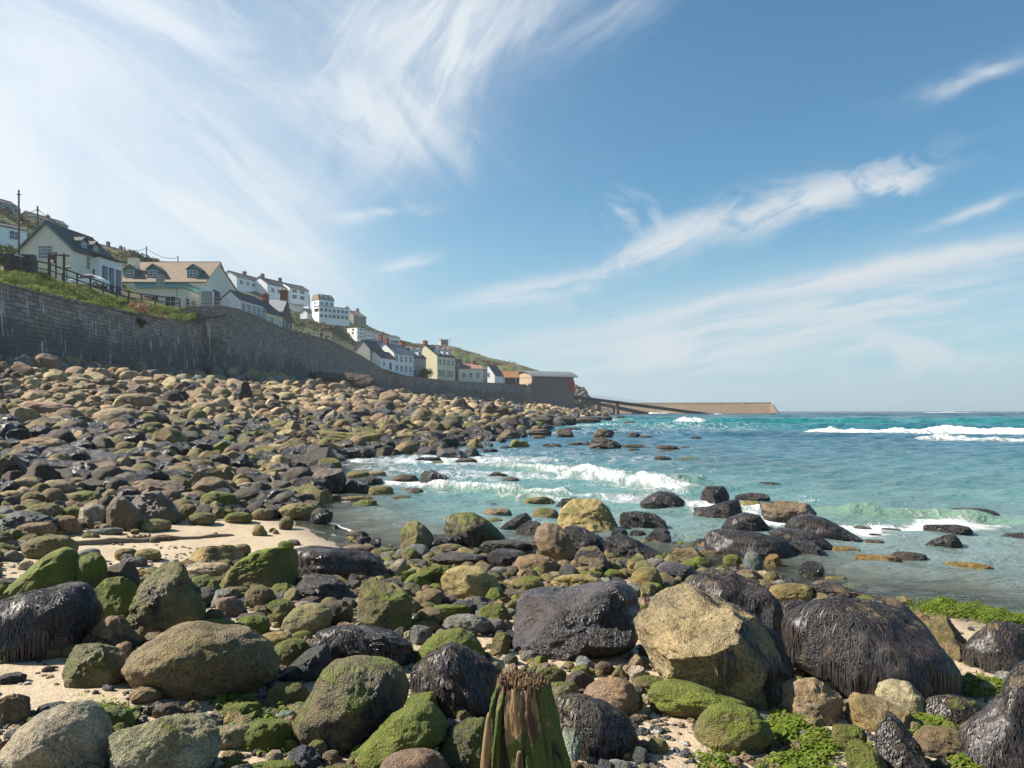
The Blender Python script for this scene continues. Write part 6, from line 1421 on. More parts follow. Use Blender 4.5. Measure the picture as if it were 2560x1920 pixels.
def house(label, origin, yaw, L, W, hw, hr, wall, roof, cat='house', name='house', over=0.3, wins=(), chims=(), frame=None, fascia=None, group=None, found=4.0, dormers=(), hip=0.0, door=None, ridge=0.5, oa=0.15):
    frame = frame or M_TRIM; root = empty(name, origin, R(yaw)); yr = W * ridge
    mb = MB(); poly = [(0, -found), (W, -found), (W, hw), (yr, hw + hr), (0, hw)]
    vs = [(0, y, z) for y, z in poly] + [(L, y, z) for y, z in poly]
    if hip: vs[3] = (hip, yr, hw + hr); vs[8] = (L - hip, yr, hw + hr)
    mb.add(vs, [(0, 1, 2, 3, 4)[::-1], (5, 6, 7, 8, 9), (0, 5, 9, 4)[::-1] and (4, 9, 5, 0), (1, 2, 7, 6), (2, 3, 8, 7), (3, 4, 9, 8)]); mb.build('wall', wall, root)
    mb = MB(); th = 0.16; e = over
    def slope(y0, z0, y1, z1, sgn):
        dy, dz = y1 - y0, z1 - z0; l = math.hypot(dy, dz); ey, ez = y0 - dy / l * e, z0 - dz / l * e; n_ = (-dz / l * sgn, abs(dy) / l)
        n0 = (-(dz) / l * (1 if dy > 0 else -1), abs(dy) / l); k = 0.012; a = [(ey + n0[0]*k, ez + n0[1]*k), (y1 + n0[0]*k, z1 + n0[1]*k), (y1, z1 + th / max(n0[1], .3)), (ey + n0[0]*th, ez + n0[1]*th)]
        xs0, xs1 = -oa, L + oa; v = [(xs0, p[0], p[1]) for p in a] + [(xs1, p[0], p[1]) for p in a]
        if hip:
            v[1] = (hip, *a[1]); v[2] = (hip, *a[2]); v[5] = (L - hip, *a[1]); v[6] = (L - hip, *a[2])
        mb.add(v, [(0, 1, 2, 3), (7, 6, 5, 4), (0, 4, 5, 1), (1, 5, 6, 2), (2, 6, 7, 3), (3, 7, 4, 0)])
    slope(0, hw, yr, hw + hr, 1); slope(W, hw, yr, hw + hr, -1)
    if hip:
        for x0, x1 in ((-oa, hip), (L + oa, L - hip)):
            mb.add([(x0, -e * .7, hw - .05), (x0, W + e * .7, hw - .05), (x1, yr, hw + hr + .1), (x0, -e*.7, hw + .12), (x0, W + e*.7, hw + .12), (x1, yr, hw + hr + .24)], [(0, 1, 2), (3, 4, 5), (0, 1, 4, 3), (1, 2, 5, 4), (2, 0, 3, 5)])
    else: mb.box(-oa, L + oa, yr - .09, yr + .09, hw + hr + .12, hw + hr + .24)
    rf = mb.build('roof', roof, root)
    if fascia:
        for x0, x1 in ((-oa - .035, -oa), (L + oa, L + oa + .035)):
            fb = MB()
            for (y0, z0, y1, z1) in ((0, hw, yr, hw + hr), (W, hw, yr, hw + hr)):
                dy, dz = y1 - y0, z1 - z0; l = math.hypot(dy, dz); ey, ez = y0 - dy / l * e, z0 - dz / l * e
                fb.add([(x0, ey, ez - .1), (x0, y1, z1 - .1), (x0, y1, z1 + .2), (x0, ey, ez + .2), (x1, ey, ez - .1), (x1, y1, z1 - .1), (x1, y1, z1 + .2), (x1, ey, ez + .2)], [(0, 1, 2, 3), (7, 6, 5, 4), (0, 4, 5, 1), (1, 5, 6, 2), (2, 6, 7, 3), (3, 7, 4, 0)])
            fb.build('bargeboard', fascia, root)
    for (x, y, w_, h_, m_) in chims:
        zb = hw + hr - abs(y - yr) / max(yr, .01) * hr; c = MB(); c.box(x - w_ / 2, x + w_ / 2, y - w_ / 2.4, y + w_ / 2.4, zb - .8, zb + h_); c.box(x - w_ / 2 - .08, x + w_ / 2 + .08, y - w_ / 2.4 - .08, y + w_ / 2.4 + .08, zb + h_, zb + h_ + .14)
        co = c.build('chimney', m_, rf); p = MB()
        for q in (-.22, .22): p.bar((x + q * w_, y, zb + h_ + .14), (x + q * w_, y, zb + h_ + .5), .11, 0, 8, .09)
        p.build('chimney_pot', M_BRICK, rf)
    for wn in wins:
        face, u, v, w_, h_ = wn[:5]; o_ = wn[5] if len(wn) > 5 else {}
        window(root, L, W, face, u, v, w_, h_, o_.get('frame', frame), o_.get('cols', 2), o_.get('rows', 2), far=o_.get('far', False), name=o_.get('name', 'window'))
    for (x, dw_, dh_, m_, fr_) in dormers:
        z0 = hw + hr * 0.22; y0 = yr * 0.14; d = MB(); yb = yr * 0.8
        d.prism([(x - dw_ / 2, z0 - .3), (x + dw_ / 2, z0 - .3), (x + dw_ / 2, z0 + dh_), (x, z0 + dh_ + dw_ * .38), (x - dw_ / 2, z0 + dh_)], y0, yb)
        do = d.build('dormer', m_, root); r = MB()
        for sg in (-1, 1):
            r.add([(x, y0 - .22, z0 + dh_ + dw_ * .38 + .02), (x + sg * (dw_ / 2 + .18), y0 - .22, z0 + dh_ - .10), (x + sg * (dw_ / 2 + .18), yb, z0 + dh_ - .10), (x, yb, z0 + dh_ + dw_ * .38 + .02),
                   (x, y0 - .22, z0 + dh_ + dw_ * .38 + .14), (x + sg * (dw_ / 2 + .18), y0 - .22, z0 + dh_ + .02), (x + sg * (dw_ / 2 + .18), yb, z0 + dh_ + .02), (x, yb, z0 + dh_ + dw_ * .38 + .14)],
                  [(0, 1, 2, 3), (7, 6, 5, 4), (0, 4, 5, 1), (1, 5, 6, 2), (2, 6, 7, 3), (3, 7, 4, 0)])
        r.build('dormer_roof', roof, do)
        wo_ = MB(); ww = dw_ * .62; hh = dh_ * .72
        wo_.box(x - ww / 2, x + ww / 2, y0 - .02, y0 + .02, z0 + .12, z0 + .12 + hh, 1)
        for q in (-ww / 2 - .06, -.03, ww / 2): wo_.box(x + q, x + q + .06, y0 - .05, y0 - .021, z0 + .06, z0 + .18 + hh)
        for q in (.06, .12 + hh / 2, .12 + hh): wo_.box(x - ww / 2, x + ww / 2, y0 - .048, y0 - .022, z0 + q, z0 + q + .06)
        wo_.build('dormer_window', [fr_, M_GLASS], do)
    if door:
        face, u, v, w_, h_, m_ = door; d = MB(); fbox(d, face, u, u + w_, .01, .07, v, v + h_, L, W); d.build('door', m_, root)
    return tag(root, label, cat, group)
def row_wins(face, u0, n_, step, v, w_, h_, **o): return [(face, u0 + i * step, v, w_, h_, o) for i in range(n_)]

# the gabled cottage at the left: gable towards the beach camera
A0 = pt(183, 700, 100)
house('cream gabled cottage with dark slate roof, teal trim and a big multi-pane gable window', A0, 85, 9.2, 7.1, 3.85, 3.3, M_CREAM, M_SLATE, fascia=M_TEAL, over=.45, oa=.35,
      wins=[('l', 2.75, 2.75, 1.75, 1.55, dict(cols=6, rows=4)), ('l', 2.9, -.35, 1.55, 1.25, dict(cols=4, rows=4)), ('l', .9, -.2, .5, 1.0, dict(frame=M_TEAL)), ('f', 2.6, 1.9, .7, 1.5, dict(cols=2, rows=3)), ('f', 2.4, -.5, 1.0, 1.1, dict(cols=3, rows=3))],
      dormers=[(2.9, 1.3, .8, M_TEAL, M_TRIM), (5.4, 1.3, .8, M_TEAL, M_TRIM)])
r_ = empty('house_extension', pt(250, 706, 104), R(85)); tag(r_, 'white side wing with dark blue framed doors at the right of the gabled cottage', 'house wing')
m_ = MB(); m_.box(0, 5.0, 0, 3.4, -3, 3.3); m_.build('wall', M_WHITE, r_)
m_ = MB(); m_.add([(-.3, -.5, 3.32), (5.4, -.5, 3.32), (5.4, 3.6, 4.5), (-.3, 3.6, 4.5), (-.3, -.5, 3.5), (5.4, -.5, 3.5), (5.4, 3.6, 4.7), (-.3, 3.6, 4.7)], [(0, 1, 2, 3), (7, 6, 5, 4), (0, 4, 5, 1), (1, 5, 6, 2), (2, 6, 7, 3), (3, 7, 4, 0)]); m_.build('roof', M_SLATE, r_)
for q in (.5, 2.0, 3.6):
    m_ = MB(); m_.box(q, q + 1.1, -.06, -.02, -1, 2.3); d_ = m_.build('door', M_NAVY, r_); m_ = MB(); m_.box(q + .14, q + .96, -.08, -.062, .1, 2.15); m_.build('pane', M_GLASS, d_)
m_ = MB(); m_.box(-.06, -.02, .7, 1.6, -.6, 1.7); m_.build('window', M_NAVY, r_)

# the long cream house, ridge parallel to the shore line of sight
B0 = pt(330, 772, 133); LB = (515 - 330) / FPX * 131.5
house('long cream house with lichen-stained brown roof, three small dormers and a rendered chimney', pt(300, 772, 132), 0.6, (515 - 300) / FPX * 132, 13.2, 4.45, 4.3, M_CREAM, M_BROWNROOF, cat='house', over=.35, oa=.08, ridge=.5,
      chims=[(.9, 3.0, 1.5, 2.3, M_CREAM)],
      wins=[('r', 2.4, 1.9, .8, 1.6, {}), ('r', 5.2, 2.1, .8, 1.5, {}), ('r', 1.6, -1.3, .9, 1.6, {}), ('r', 4.6, -1.6, .9, 1.7, {}), ('r', 9.6, -1.6, 1.1, 1.5, {}), ('f', .8, 1.5, 1.2, 1.2, {}), ('f', 3.4, 1.4, 1.2, 1.3, {})],
      dormers=[(1.2, 1.9, 1.25, M_TEAL, M_TRIM), (5.0, 2.0, 1.3, M_TEAL, M_TRIM), (11.6, 2.0, 1.3, M_TEAL, M_TRIM)])
r_ = empty('house_extension', pt(345, 776, 121), R(1)); tag(r_, 'flat roofed cream extension with teal fascia in front of the long cream house', 'house wing')
LX = (458 - 345) / FPX * 121; m_ = MB(); m_.box(0, LX, 0, 6.0, -3, 3.35); m_.build('wall', M_CREAM, r_)
m_ = MB(); m_.box(-.3, LX + .3, -.35, 6.2, 3.36, 3.95); m_.build('fascia', M_TEALL, r_); m_ = MB(); m_.box(-.42, LX + .42, -.47, 6.3, 3.96, 4.15); m_.build('roof', M_TEAL, r_)
for q, w_ in ((LX - 2.7, 1.5), (LX - 4.9, 1.2)): window(r_, LX, 6.0, 'f', q, .6, w_, 1.5, M_TRIM, 2, 2)
for q in (1.0, 3.4): window(r_, LX, 6.0, 'r', q, -.4, .9, 2.3, M_TEAL, 2, 2)
m_ = MB(); m_.box(.9, 2.0, -.05, -.01, -1.2, 2.2); m_.build('door', M_STONE, r_)
m_ = MB(); m_.bar((LX - .9, -.25, -1), (LX - .9, -.25, 3.3), .07); m_.build('drainpipe', M_TEALL, r_)
r_ = empty('porch', pt(503, 775, 124), R(4)); tag(r_, 'boxy beige porch with white flat roof and blue framed glazing beside the long cream house', 'porch')
m_ = MB(); m_.box(0, 1.55, 0, 3, -2, 2.9); m_.build('wall', M_GREYR, r_); m_ = MB(); m_.box(-.1, 1.75, -.1, 3.1, 2.91, 3.5); m_.build('roof', M_TRIM, r_)
m_ = MB(); m_.box(1.56, 2.0, .1, 2.9, -1.5, 3.2); f_ = m_.build('door_frame', M_NAVY, r_); m_ = MB(); m_.box(1.62, 1.95, .06, .095, -1.3, 2.9); m_.build('pane', M_TRIM, f_)

def vh(label, x, ybase, Y, yaw, L, W, hw, hr, wall, roof, **k):
    """village house: moved back along its bearing, and grown with it, until the whole front stands behind the sea wall"""
    yaw = max(yaw, 66) if yaw > 20 else yaw; f = 1.0
    for _ in range(60):
        o = pt(x, ybase, Y * f); e = o + Vector((math.cos(R(yaw)), math.sin(R(yaw)), 0)) * L * f
        if all(p.x < np.interp(p.y, WA[:, 1], WA[:, 0]) - 2.0 for p in (o, e)): break
        f *= 1.01
    r = house(label, o, yaw, L, W, hw, hr, wall, roof, **k); r.scale = (f, f, f); return r
r_ = empty('house_wing', pt(548, 776, 138.6)); tag(r_, 'blank cream lean-to wing closing the right side of the long cream house', 'house wing')
Xw = pt(548, 776, 138.6).x; q_ = lambda y, Y: zt(y, Y) - r_.location.z
m_ = MB(); m_.add([(-6, 0, -4), (.25, 0, -4), (.25, 10, -4), (-6, 10, -4), (-6, 0, q_(668, 138.6)), (.25, 0, q_(668, 138.6)), (.25, 10, q_(742, 148.6)), (-6, 10, q_(742, 148.6))], [(0,3,2,1),(4,5,6,7),(0,1,5,4),(1,2,6,5),(2,3,7,6),(3,0,4,7)]); m_.build('wall', M_CREAM, r_)
m_ = MB(); z0_, z1_ = q_(668, 138.6), q_(742, 148.6); m_.add([(-6.2, -.1, z0_ + .02), (.4, -.1, z0_ + .02), (.4, 10.2, z1_ + .02), (-6.2, 10.2, z1_ + .02), (-6.2, -.1, z0_ + .2), (.4, -.1, z0_ + .2), (.4, 10.2, z1_ + .2), (-6.2, 10.2, z1_ + .2)], [(0,3,2,1),(4,5,6,7),(0,1,5,4),(1,2,6,5),(2,3,7,6),(3,0,4,7)]); m_.build('roof', M_BROWNROOF, r_)
# behind the bend: low conservatory, cream gable, brown stone house
vh('low slate roofed annexe with a run of glazing just right of the long cream house', 598, 790, 119, 82, 8.0, 2.8, 2.5, 1.2, M_WHITE, M_SLATE, over=.2, wins=row_wins('f', .5, 5, 1.7, .4, 1.3, 1.7, frame=M_TRIM, rows=2, cols=2))
vh('narrow cream gable cottage with slate roof between annexe and brown stone house', 668, 812, 129, 82, 6, 5.6, 2.0, 2.3, M_YELLOW, M_SLATE, over=.2, chims=[(5.5, 2.8, .9, 1.3, M_BRICK)], wins=[('f', 1.0, -.3, 1.1, 1.6, {})], door=('l', .5, -.6, 1.0, 2.1, M_NAVY))
vh('brown stone house with pale slate roof and red brick chimney by the promenade', 652, 817, 140, 5, 3.7, 9.0, 2.4, 2.9, M_STONE, M_SLATEL, over=.15, oa=.02, chims=[(3.1, 4.5, 1.2, 1.6, M_BRICK)], wins=[('f', 2.6, -.2, .6, 1.6, dict(frame=M_TRIM)), ('r', 1.6, -.6, .8, 1.9, dict(frame=M_TRIM)), ('r', 5.2, -.9, .8, 1.9, dict(frame=M_TRIM))])

def hh(label, x, Y, wpx, hpx, rpx, Lm, wall, roof, yaw=84, dz=0.0, **k):
    """hill house: gable to the viewer, its lower right corner on photo column x at distance Y; sizes in photo pixels"""
    s = Y / FPX; o = hill_pt(x, Y, dz); return house(label, o, yaw, Lm, wpx * s, hpx * s, rpx * s, wall, roof, over=.3, **k)
# upper terraces, from the left edge
house('pale bungalow on the skyline at the very left edge', pt(-30, 520, 170), 72, 7, 4, 1.9, 1.1, M_GREYR, M_SLATE, wins=row_wins('f', 1, 3, 2.6, .6, 1.4, 1.0, far=True), chims=[(1.5, 3, .7, .8, M_STONE)], group=None)
house('white bungalow half way up the slope left of the gabled cottage', pt(-95, 586, 118), 62, 9.5, 4, 2.4, .7, M_WHITE, M_SLATE, over=.3, wins=row_wins('f', .8, 3, 3.0, .7, 1.5, 1.2, far=True))
house('long grey bungalow with one chimney on the ridge above the gabled cottage', pt(76, 553, 200), 76, 12, 3.2, 1.4, 1.1, M_GREYR, M_BROWNROOF, chims=[(7.5, 2, .8, .9, M_STONE)], wins=row_wins('f', 1, 3, 3.6, .5, 1.5, 1.1, far=True))
house('long low roof with two chimneys on the ridge behind the dark slate roof', pt(247, 628, 235), 72, 13, 4, 1.2, 1.3, M_GREYR, M_BROWNROOF, chims=[(5.5, 2, .9, 1.2, M_STONE), (10.5, 2, .9, .9, M_STONE)])
# hill terrace above the stone house
s_ = 262 / FPX
house('left long white house of the upper trio, with two chimneys', pt(592, 714, 255), 72, 22, 6.5, 2.9, 1.9, M_WHITE, M_SLATE, chims=[(8, 3, 1.0, 1.1, M_STONE), (17, 3, 1.0, 1.1, M_STONE)], wins=row_wins('f', 1.5, 6, 3.2, .9, 1.6, 1.1, far=True))
house('middle long white house of the upper trio, stepping down the hill', pt(668, 735, 262), 68, 19, 7.0, 3.4, 2.3, M_WHITE, M_SLATE, chims=[(2, 3.5, 1.0, 1.2, M_STONE), (11, 3.5, 1.0, 1.2, M_STONE)], wins=row_wins('f', 2.0, 5, 3.2, 1.0, 1.5, 1.2, far=True))
house('right pale blue-grey house of the upper trio with large windows', pt(724, 748, 270), 60, 9, 6.0, 3.9, 1.7, M_WHITE, M_SLATE, found=1.2, wins=row_wins('f', 1.2, 2, 3.6, .5, 2.0, 1.2, far=True) + row_wins('f', 1.2, 2, 3.6, 2.5, 2.0, 1.0, far=True))
house('small dark hut with white front below the upper trio', pt(768, 790, 240), 70, 2, 2.4, 1.2, .8, M_WHITE, M_SLATE, found=.8)
# the white hotel
YH = 262; s = YH / FPX; r_ = empty('hotel', pt(797, 797, YH), R(45)); r_.scale = (.64, .64, .60); tag(r_, 'big white hotel with mansard roof and dormers standing on the hill', 'hotel')
m_ = MB(); m_.box(-.0, 9.0, 0, 6.6, -4, 10.6); m_.build('wall', M_WHITE, r_)
m_ = MB(); m_.add([(-.3, -.3, 10.61), (9.3, -.3, 10.61), (9.3, 6.9, 10.61), (-.3, 6.9, 10.61), (.2, .9, 13.6), (8.2, .9, 13.6), (8.2, 5.8, 13.6), (.2, 5.8, 13.6)], [(0, 1, 5, 4), (1, 2, 6, 5), (2, 3, 7, 6), (3, 0, 4, 7), (4, 5, 6, 7), (3, 2, 1, 0)])
rf_ = m_.build('mansard_roof', M_BROWNROOF, r_)
for q in (1.2, 3.9, 6.6):
    m_ = MB(); m_.box(q, q + 1.3, -.1, 1.6, 11.0, 12.9); d_ = m_.build('dormer', M_TRIM, r_); m_ = MB(); m_.box(q + .2, q + 1.1, -.13, -.105, 11.3, 12.6); m_.build('pane', M_GLASS, d_)
for q in (1.0, 3.9, 6.8):
    for z in (7.8,): window(r_, 9, 6.6, 'f', q, z, 1.3, 1.6, M_TRIM, 2, 2, far=True)
for z in (8.2, 5.4):
    window(r_, 9, 6.6, 'l', 3.9, z, .9, 1.5, M_TRIM, 1, 2, far=True); window(r_, 9, 6.6, 'l', 1.4, z, .9, 1.4, M_TRIM, 1, 2, far=True)
m_ = MB(); m_.box(-2.6, 15.5, -4.4, -.02, -3.2, 6.3); w_ = m_.build('front_wing', M_WHITE, r_)
for q in range(8): window(r_, 15.5, 6, 'f', 0, 0, 1, 1, M_TRIM) if False else None
m_ = MB(); m_.box(-2.9, 15.8, -4.8, .1, 6.31, 6.6); m_.build('wing_roof', M_SLATEL, r_)
for q in range(7):
    for z in (3.6, .4):
        m_ = MB(); x0 = -1.9 + q * 2.45; m_.box(x0, x0 + 1.6, -4.5, -4.42, z, z + 1.6); f_ = m_.build('window', M_GREYR, r_); m_ = MB(); m_.box(x0 + .1, x0 + 1.5, -4.52, -4.502, z + .1, z + 1.5); m_.build('pane', M_GLASS, f_)
m_ = MB(); m_.box(4.5, 13.5, -6.6, -4.81, 2.2, 2.45)
for q in range(10): m_.box(4.5 + q, 4.56 + q, -6.6, -6.54, 2.45, 3.4)
m_.box(4.5, 13.56, -6.6, -6.54, 3.4, 3.46); m_.build('balcony', M_TRIM, r_)
for q in range(4):
    m_ = MB(); x0 = -3.55; 
    m_.box(-2.68, -2.61, -4.1 + q, -3.3 + q, 3.4, 5.2); m_.build('window', M_GLASS, r_)
house('grey stone house with two chimneys alone on the skyline right of the hotel', pt(884, 806, 360), 62, 9, 9, 3.2, 2.6, M_GRANITE, M_BROWNROOF, chims=[(.8, 4.4, 1.2, 1.4, M_STONE), (8.2, 4.4, 1.2, 1.4, M_STONE)])
# long white terrace
YT = 285; r_ = empty('terrace', pt(893, 838, YT), R(62)); r_.scale = (.52, .7, .52); tag(r_, 'long white three storey terrace with flat roof stepping down the hill', 'terrace block')
for i in range(4):
    zt_ = -2.6 * i * 0; x0 = i * 9.0; m_ = MB(); m_.box(x0 + .01, x0 + 8.99, 0, 6.5 - .01 * i, -6, 5.3 - .9 * i); m_.build('wall', M_WHITE, r_); m_ = MB(); m_.box(x0 - .1, x0 + 9.05, -.3, 6.8, 5.31 - .9 * i, 5.55 - .9 * i); m_.build('roof', M_SLATE, r_)
    for q in range(4):
        for z in (3.4, .9, -1.6):
            m_ = MB(); a = x0 + .9 + q * 2.0; m_.box(a, a + 1.05, -.07, -.01, z - .9 * i, z + 1.35 - .9 * i); m_.build('window', M_GLASS if (q + i) % 3 else M_GREYR, r_)
    m_ = MB(); m_.box(x0 + 8.6, x0 + 8.75, -.16, -.08, -5, 5.2 - .9 * i); m_.build('drainpipe', M_DARK, r_)
for q, z in ((2.2, 3.3), (2.4, 1.0)):
    m_ = MB(); m_.box(-.07, -.01, q, q + .9, z, z + 1.3); m_.build('window', M_GLASS, r_)
m_ = MB(); m_.box(.02, 8.9, -7.5, -.05, -6, -.1); m_.build('front_wing', M_WHITE, r_) if False else None
house('white end block with stacked dark balconies closing the long terrace', hill_pt(973, 330, -2), 50, 6, 5, 7.5, .8, M_WHITE, M_SLATE, wins=row_wins('f', .6, 1, 1, 5.0, 4.6, 1.2, far=True) + row_wins('f', .6, 1, 1, 2.6, 4.6, 1.2, far=True) + row_wins('f', .6, 1, 1, .2, 4.6, 1.2, far=True))
# lower village row
vh('dark slate roof with four skylights at the left start of the village row', 925, 893, 222, 72, 8, 5, 2.2, 2.6, M_GREYR, M_SLATE)
vh('reddish gabled roof behind the skylight roof in the village row', 947, 893, 236, 70, 9, 7, 2.4, 3.0, M_PINK, M_SLATEL, chims=[(7.5, 3.5, 1.2, 1.8, M_BRICK)])
vh('small white gabled cottage with slate roof at the head of the lower wall', 952, 922, 222, 66, 7.5, 4.4, 3.1, 1.8, M_WHITE, M_SLATE, wins=[('f', 1.0, .9, 1.0, 1.1, dict(far=True))], door=('f', 4.4, .0, 1.0, 2.0, M_DARK))
vh('white fronted house with pale blue slate roof beside the small gabled cottage', 985, 930, 236, 62, 11, 7, 5.6, 2.9, M_WHITE, M_SLATEL, chims=[(1.5, 3.5, 1.2, 1.4, M_BRICK), (10, 3.5, 1.2, 1.4, M_BRICK)], wins=row_wins('f', .8, 4, 2.6, 3.2, 1.2, 1.7, far=True) + row_wins('f', .8, 4, 2.6, .4, 1.3, 1.6, far=True))
vh('brown gabled house with two white dormers and bay windows in the village row', 1026, 940, 247, 60, 9.5, 7, 6.0, 2.7, M_GRANITE, M_SLATE, chims=[(.8, 3.5, 1.2, 1.3, M_BRICK)], wins=row_wins('f', .8, 4, 2.2, 3.4, 1.1, 1.8, far=True) + row_wins('f', .8, 2, 4.4, .3, 2.4, 1.8, far=True), dormers=[(2.4, 2.2, 1.7, M_TRIM, M_TRIM), (6.6, 2.2, 1.7, M_TRIM, M_TRIM)])
vh('pale pink slate roof rising behind the brown gabled house', 1066, 930, 285, 66, 12, 10, 4.2, 3.6, M_WHITE, M_PINK, chims=[(1, 5, 1.3, 1.4, M_BRICK)])
vh('large pale yellow gabled house with three dormers in the middle of the village row', 1093, 944, 256, 55, 12, 9.6, 7.0, 3.6, M_YELLOW, M_SLATE, chims=[(.8, 4.8, 1.3, 1.2, M_BRICK)], wins=row_wins('f', .8, 4, 2.9, 4.2, 1.6, 1.8, far=True) + row_wins('f', .8, 2, 5.6, .4, 4.4, 2.2, far=True, cols=4), dormers=[(2.4, 1.8, 1.5, M_TRIM, M_TRIM), (6.0, 1.8, 1.5, M_TRIM, M_TRIM), (9.4, 1.8, 1.5, M_TRIM, M_TRIM)])
vh('tall brown stone block between the pale yellow house and the long cream building', 1130, 952, 290, 40, 8, 7, 8.0, .8, M_STONE, M_SLATE, wins=row_wins('f', 1, 2, 3.2, 4.6, 1.4, 2.0, far=True))
vh('long cream two storey building with pale red roof near the lifeboat station', 1146, 954, 282, 18, 9.0, 9, 4.6, 1.9, M_CREAM, M_PINK, chims=[(6.8, 4.5, 1.3, 1.0, M_BRICK)], wins=row_wins('f', 1.4, 3, 2.6, 1.5, 1.0, 1.6, far=True) + [('r', 2.2, 1.0, 1.2, 2.6, dict(far=True))])
vh('grey and white small house right of the long cream building', 1201, 954, 300, 40, 6, 6, 4.8, 1.8, M_GREYR, M_SLATEL, wins=row_wins('f', .7, 2, 2.6, 2.6, 1.3, 1.3, far=True))
vh('white cottage with steep dark roof and pointed gable left of the lifeboat station', 1237, 958, 305, 40, 7.5, 6, 3.0, 4.0, M_WHITE, M_SLATE, wins=[('l', 2.4, 2.6, 1.0, 1.4, dict(far=True))], chims=[(7, 3, .9, .6, M_BRICK)])
vh('low building with orange tiled roof beside the lifeboat station', 1262, 957, 320, 14, 6, 6, 2.2, 2.6, M_DARK, M_ORANGE)
# lookout on the hill
r_ = empty('lookout_tower', hill_pt(1102, 468, -.5), R(20)); tag(r_, 'small square stone lookout tower on top of the green headland', 'lookout'); m_ = MB(); m_.box(0, 4.6, 0, 4, -2, 4.6); m_.build('wall', M_GRANITE, r_); m_ = MB(); m_.box(-.2, 4.8, -.2, 4.2, 4.61, 5.0); m_.build('parapet', M_STONE, r_)
m_ = MB(); m_.box(1.2, 3.6, -.08, -.01, 2.4, 3.7); m_.build('window', M_GLASS, r_)
m_ = MB(); m_.bar((0, 0, -1), (0, 0, 5.5), .14); o = m_.build('mast', M_STEEL); o.location = hill_pt(1126, 462); tag(o, 'thin mast on the hilltop right of the stone lookout', 'mast')

# ------------------------------------------------------------------ lifeboat station, slipway, pier
r_ = empty('lifeboat_station', pt(1330, 1012, 333), R(24)); tag(r_, 'stone lifeboat station with curved pale roof and red sea doors at the beach end', 'lifeboat station')
LS, WS, HE = 19.6, 17.5, 11.6; M_LSW = simple('dark_boathouse_stone', (.16, .13, .11), .9, .2, .8, .04, fine=4.0); M_LSG = simple('boathouse_gable_stone', (.34, .26, .18), .9, .2, .8, .04, fine=4.0)
m_ = MB(); m_.box(0, LS, 0, WS, -3, HE); m_.build('wall', M_LSW, r_)
arc = [(WS * t, HE + .02 + 2.6 * math.sin(math.pi * t) ** .8) for t in np.linspace(0, 1, 15)]
m_ = MB(); vs = []; 
for x in (-.9, LS + 1.6):
    for (y, z) in arc: vs.append((x, -1.0 + y * (WS + 2.0) / WS, z))
    for (y, z) in arc: vs.append((x, -1.0 + y * (WS + 2.0) / WS, z + .28))
n_ = len(arc); fs = []
for i in range(n_ - 1): fs += [(i, i + 1, 2*n_ + i + 1, 2*n_ + i), (n_ + i, 3*n_ + i, 3*n_ + i + 1, n_ + i + 1), (i, n_ + i, n_ + i + 1, i + 1), (2*n_ + i, 2*n_ + i + 1, 3*n_ + i + 1, 3*n_ + i)]
fs += [(0, 2*n_, 3*n_, n_), (n_ - 1, 2*n_ - 1, 4*n_ - 1, 3*n_ - 1)]; m_.add(vs, fs); m_.build('curved_roof', M_METALROOF, r_)
m_ = MB(); m_.prism([(0, 0)] , 0, 1) if False else None
g_ = MB(); vv = [(-.02, y, z - .05) for y, z in arc] + [(LS + .02, y, z - .05) for y, z in arc]; g_.add(vv, [tuple(range(n_)), tuple(range(2*n_ - 1, n_ - 1, -1))] + [(i, n_ + i, n_ + i + 1, i + 1) for i in range(n_ - 1)]); g_.build('gable_end', M_LSG, r_)
m_ = MB(); m_.box(-.05, -.02, .3, WS - .3, 5.4, HE - .4); m_.build('upper_cladding', M_LSG, r_)
for q in (2.5, 6.6, 10.7, 14.2):
    m_ = MB(); m_.box(-.10, -.055, q, q + 1.5, 7.0, 8.9); m_.build('window', M_GLASS, r_)
for q in (4.0, 8.4, 10.2, 12.0):
    m_ = MB(); m_.box(q, q + 1.2, -.09, -.01, 7.6, 9.0); m_.build('window', M_GLASS, r_)
m_ = MB(); m_.box(LS - 2.6, LS + .35, -.14, -.02, .2, 10.2); m_.build('red_panel', M_RED, r_)
m_ = MB(); m_.box(LS + .02, LS + .3, -.01, 9.0, .2, 10.2); m_.build('sea_door', M_RED, r_)
m_ = MB(); m_.box(-.3, LS + .1, -.4, -.05, -3, 5.2); m_.build('plinth', M_CONC, r_)
m_ = MB(); m_.bar((0, 0, 0), (0, 0, 9.0), .12); m_.box(-.5, .5, -.06, .06, 7.4, 7.6); m_.box(-.9, -.4, -.2, .2, 7.0, 7.5); o = m_.build('lamp_mast', M_STEEL); o.location = pt(1290, 962, 330); tag(o, 'grey mast with lamp at the left corner of the lifeboat station', 'mast')
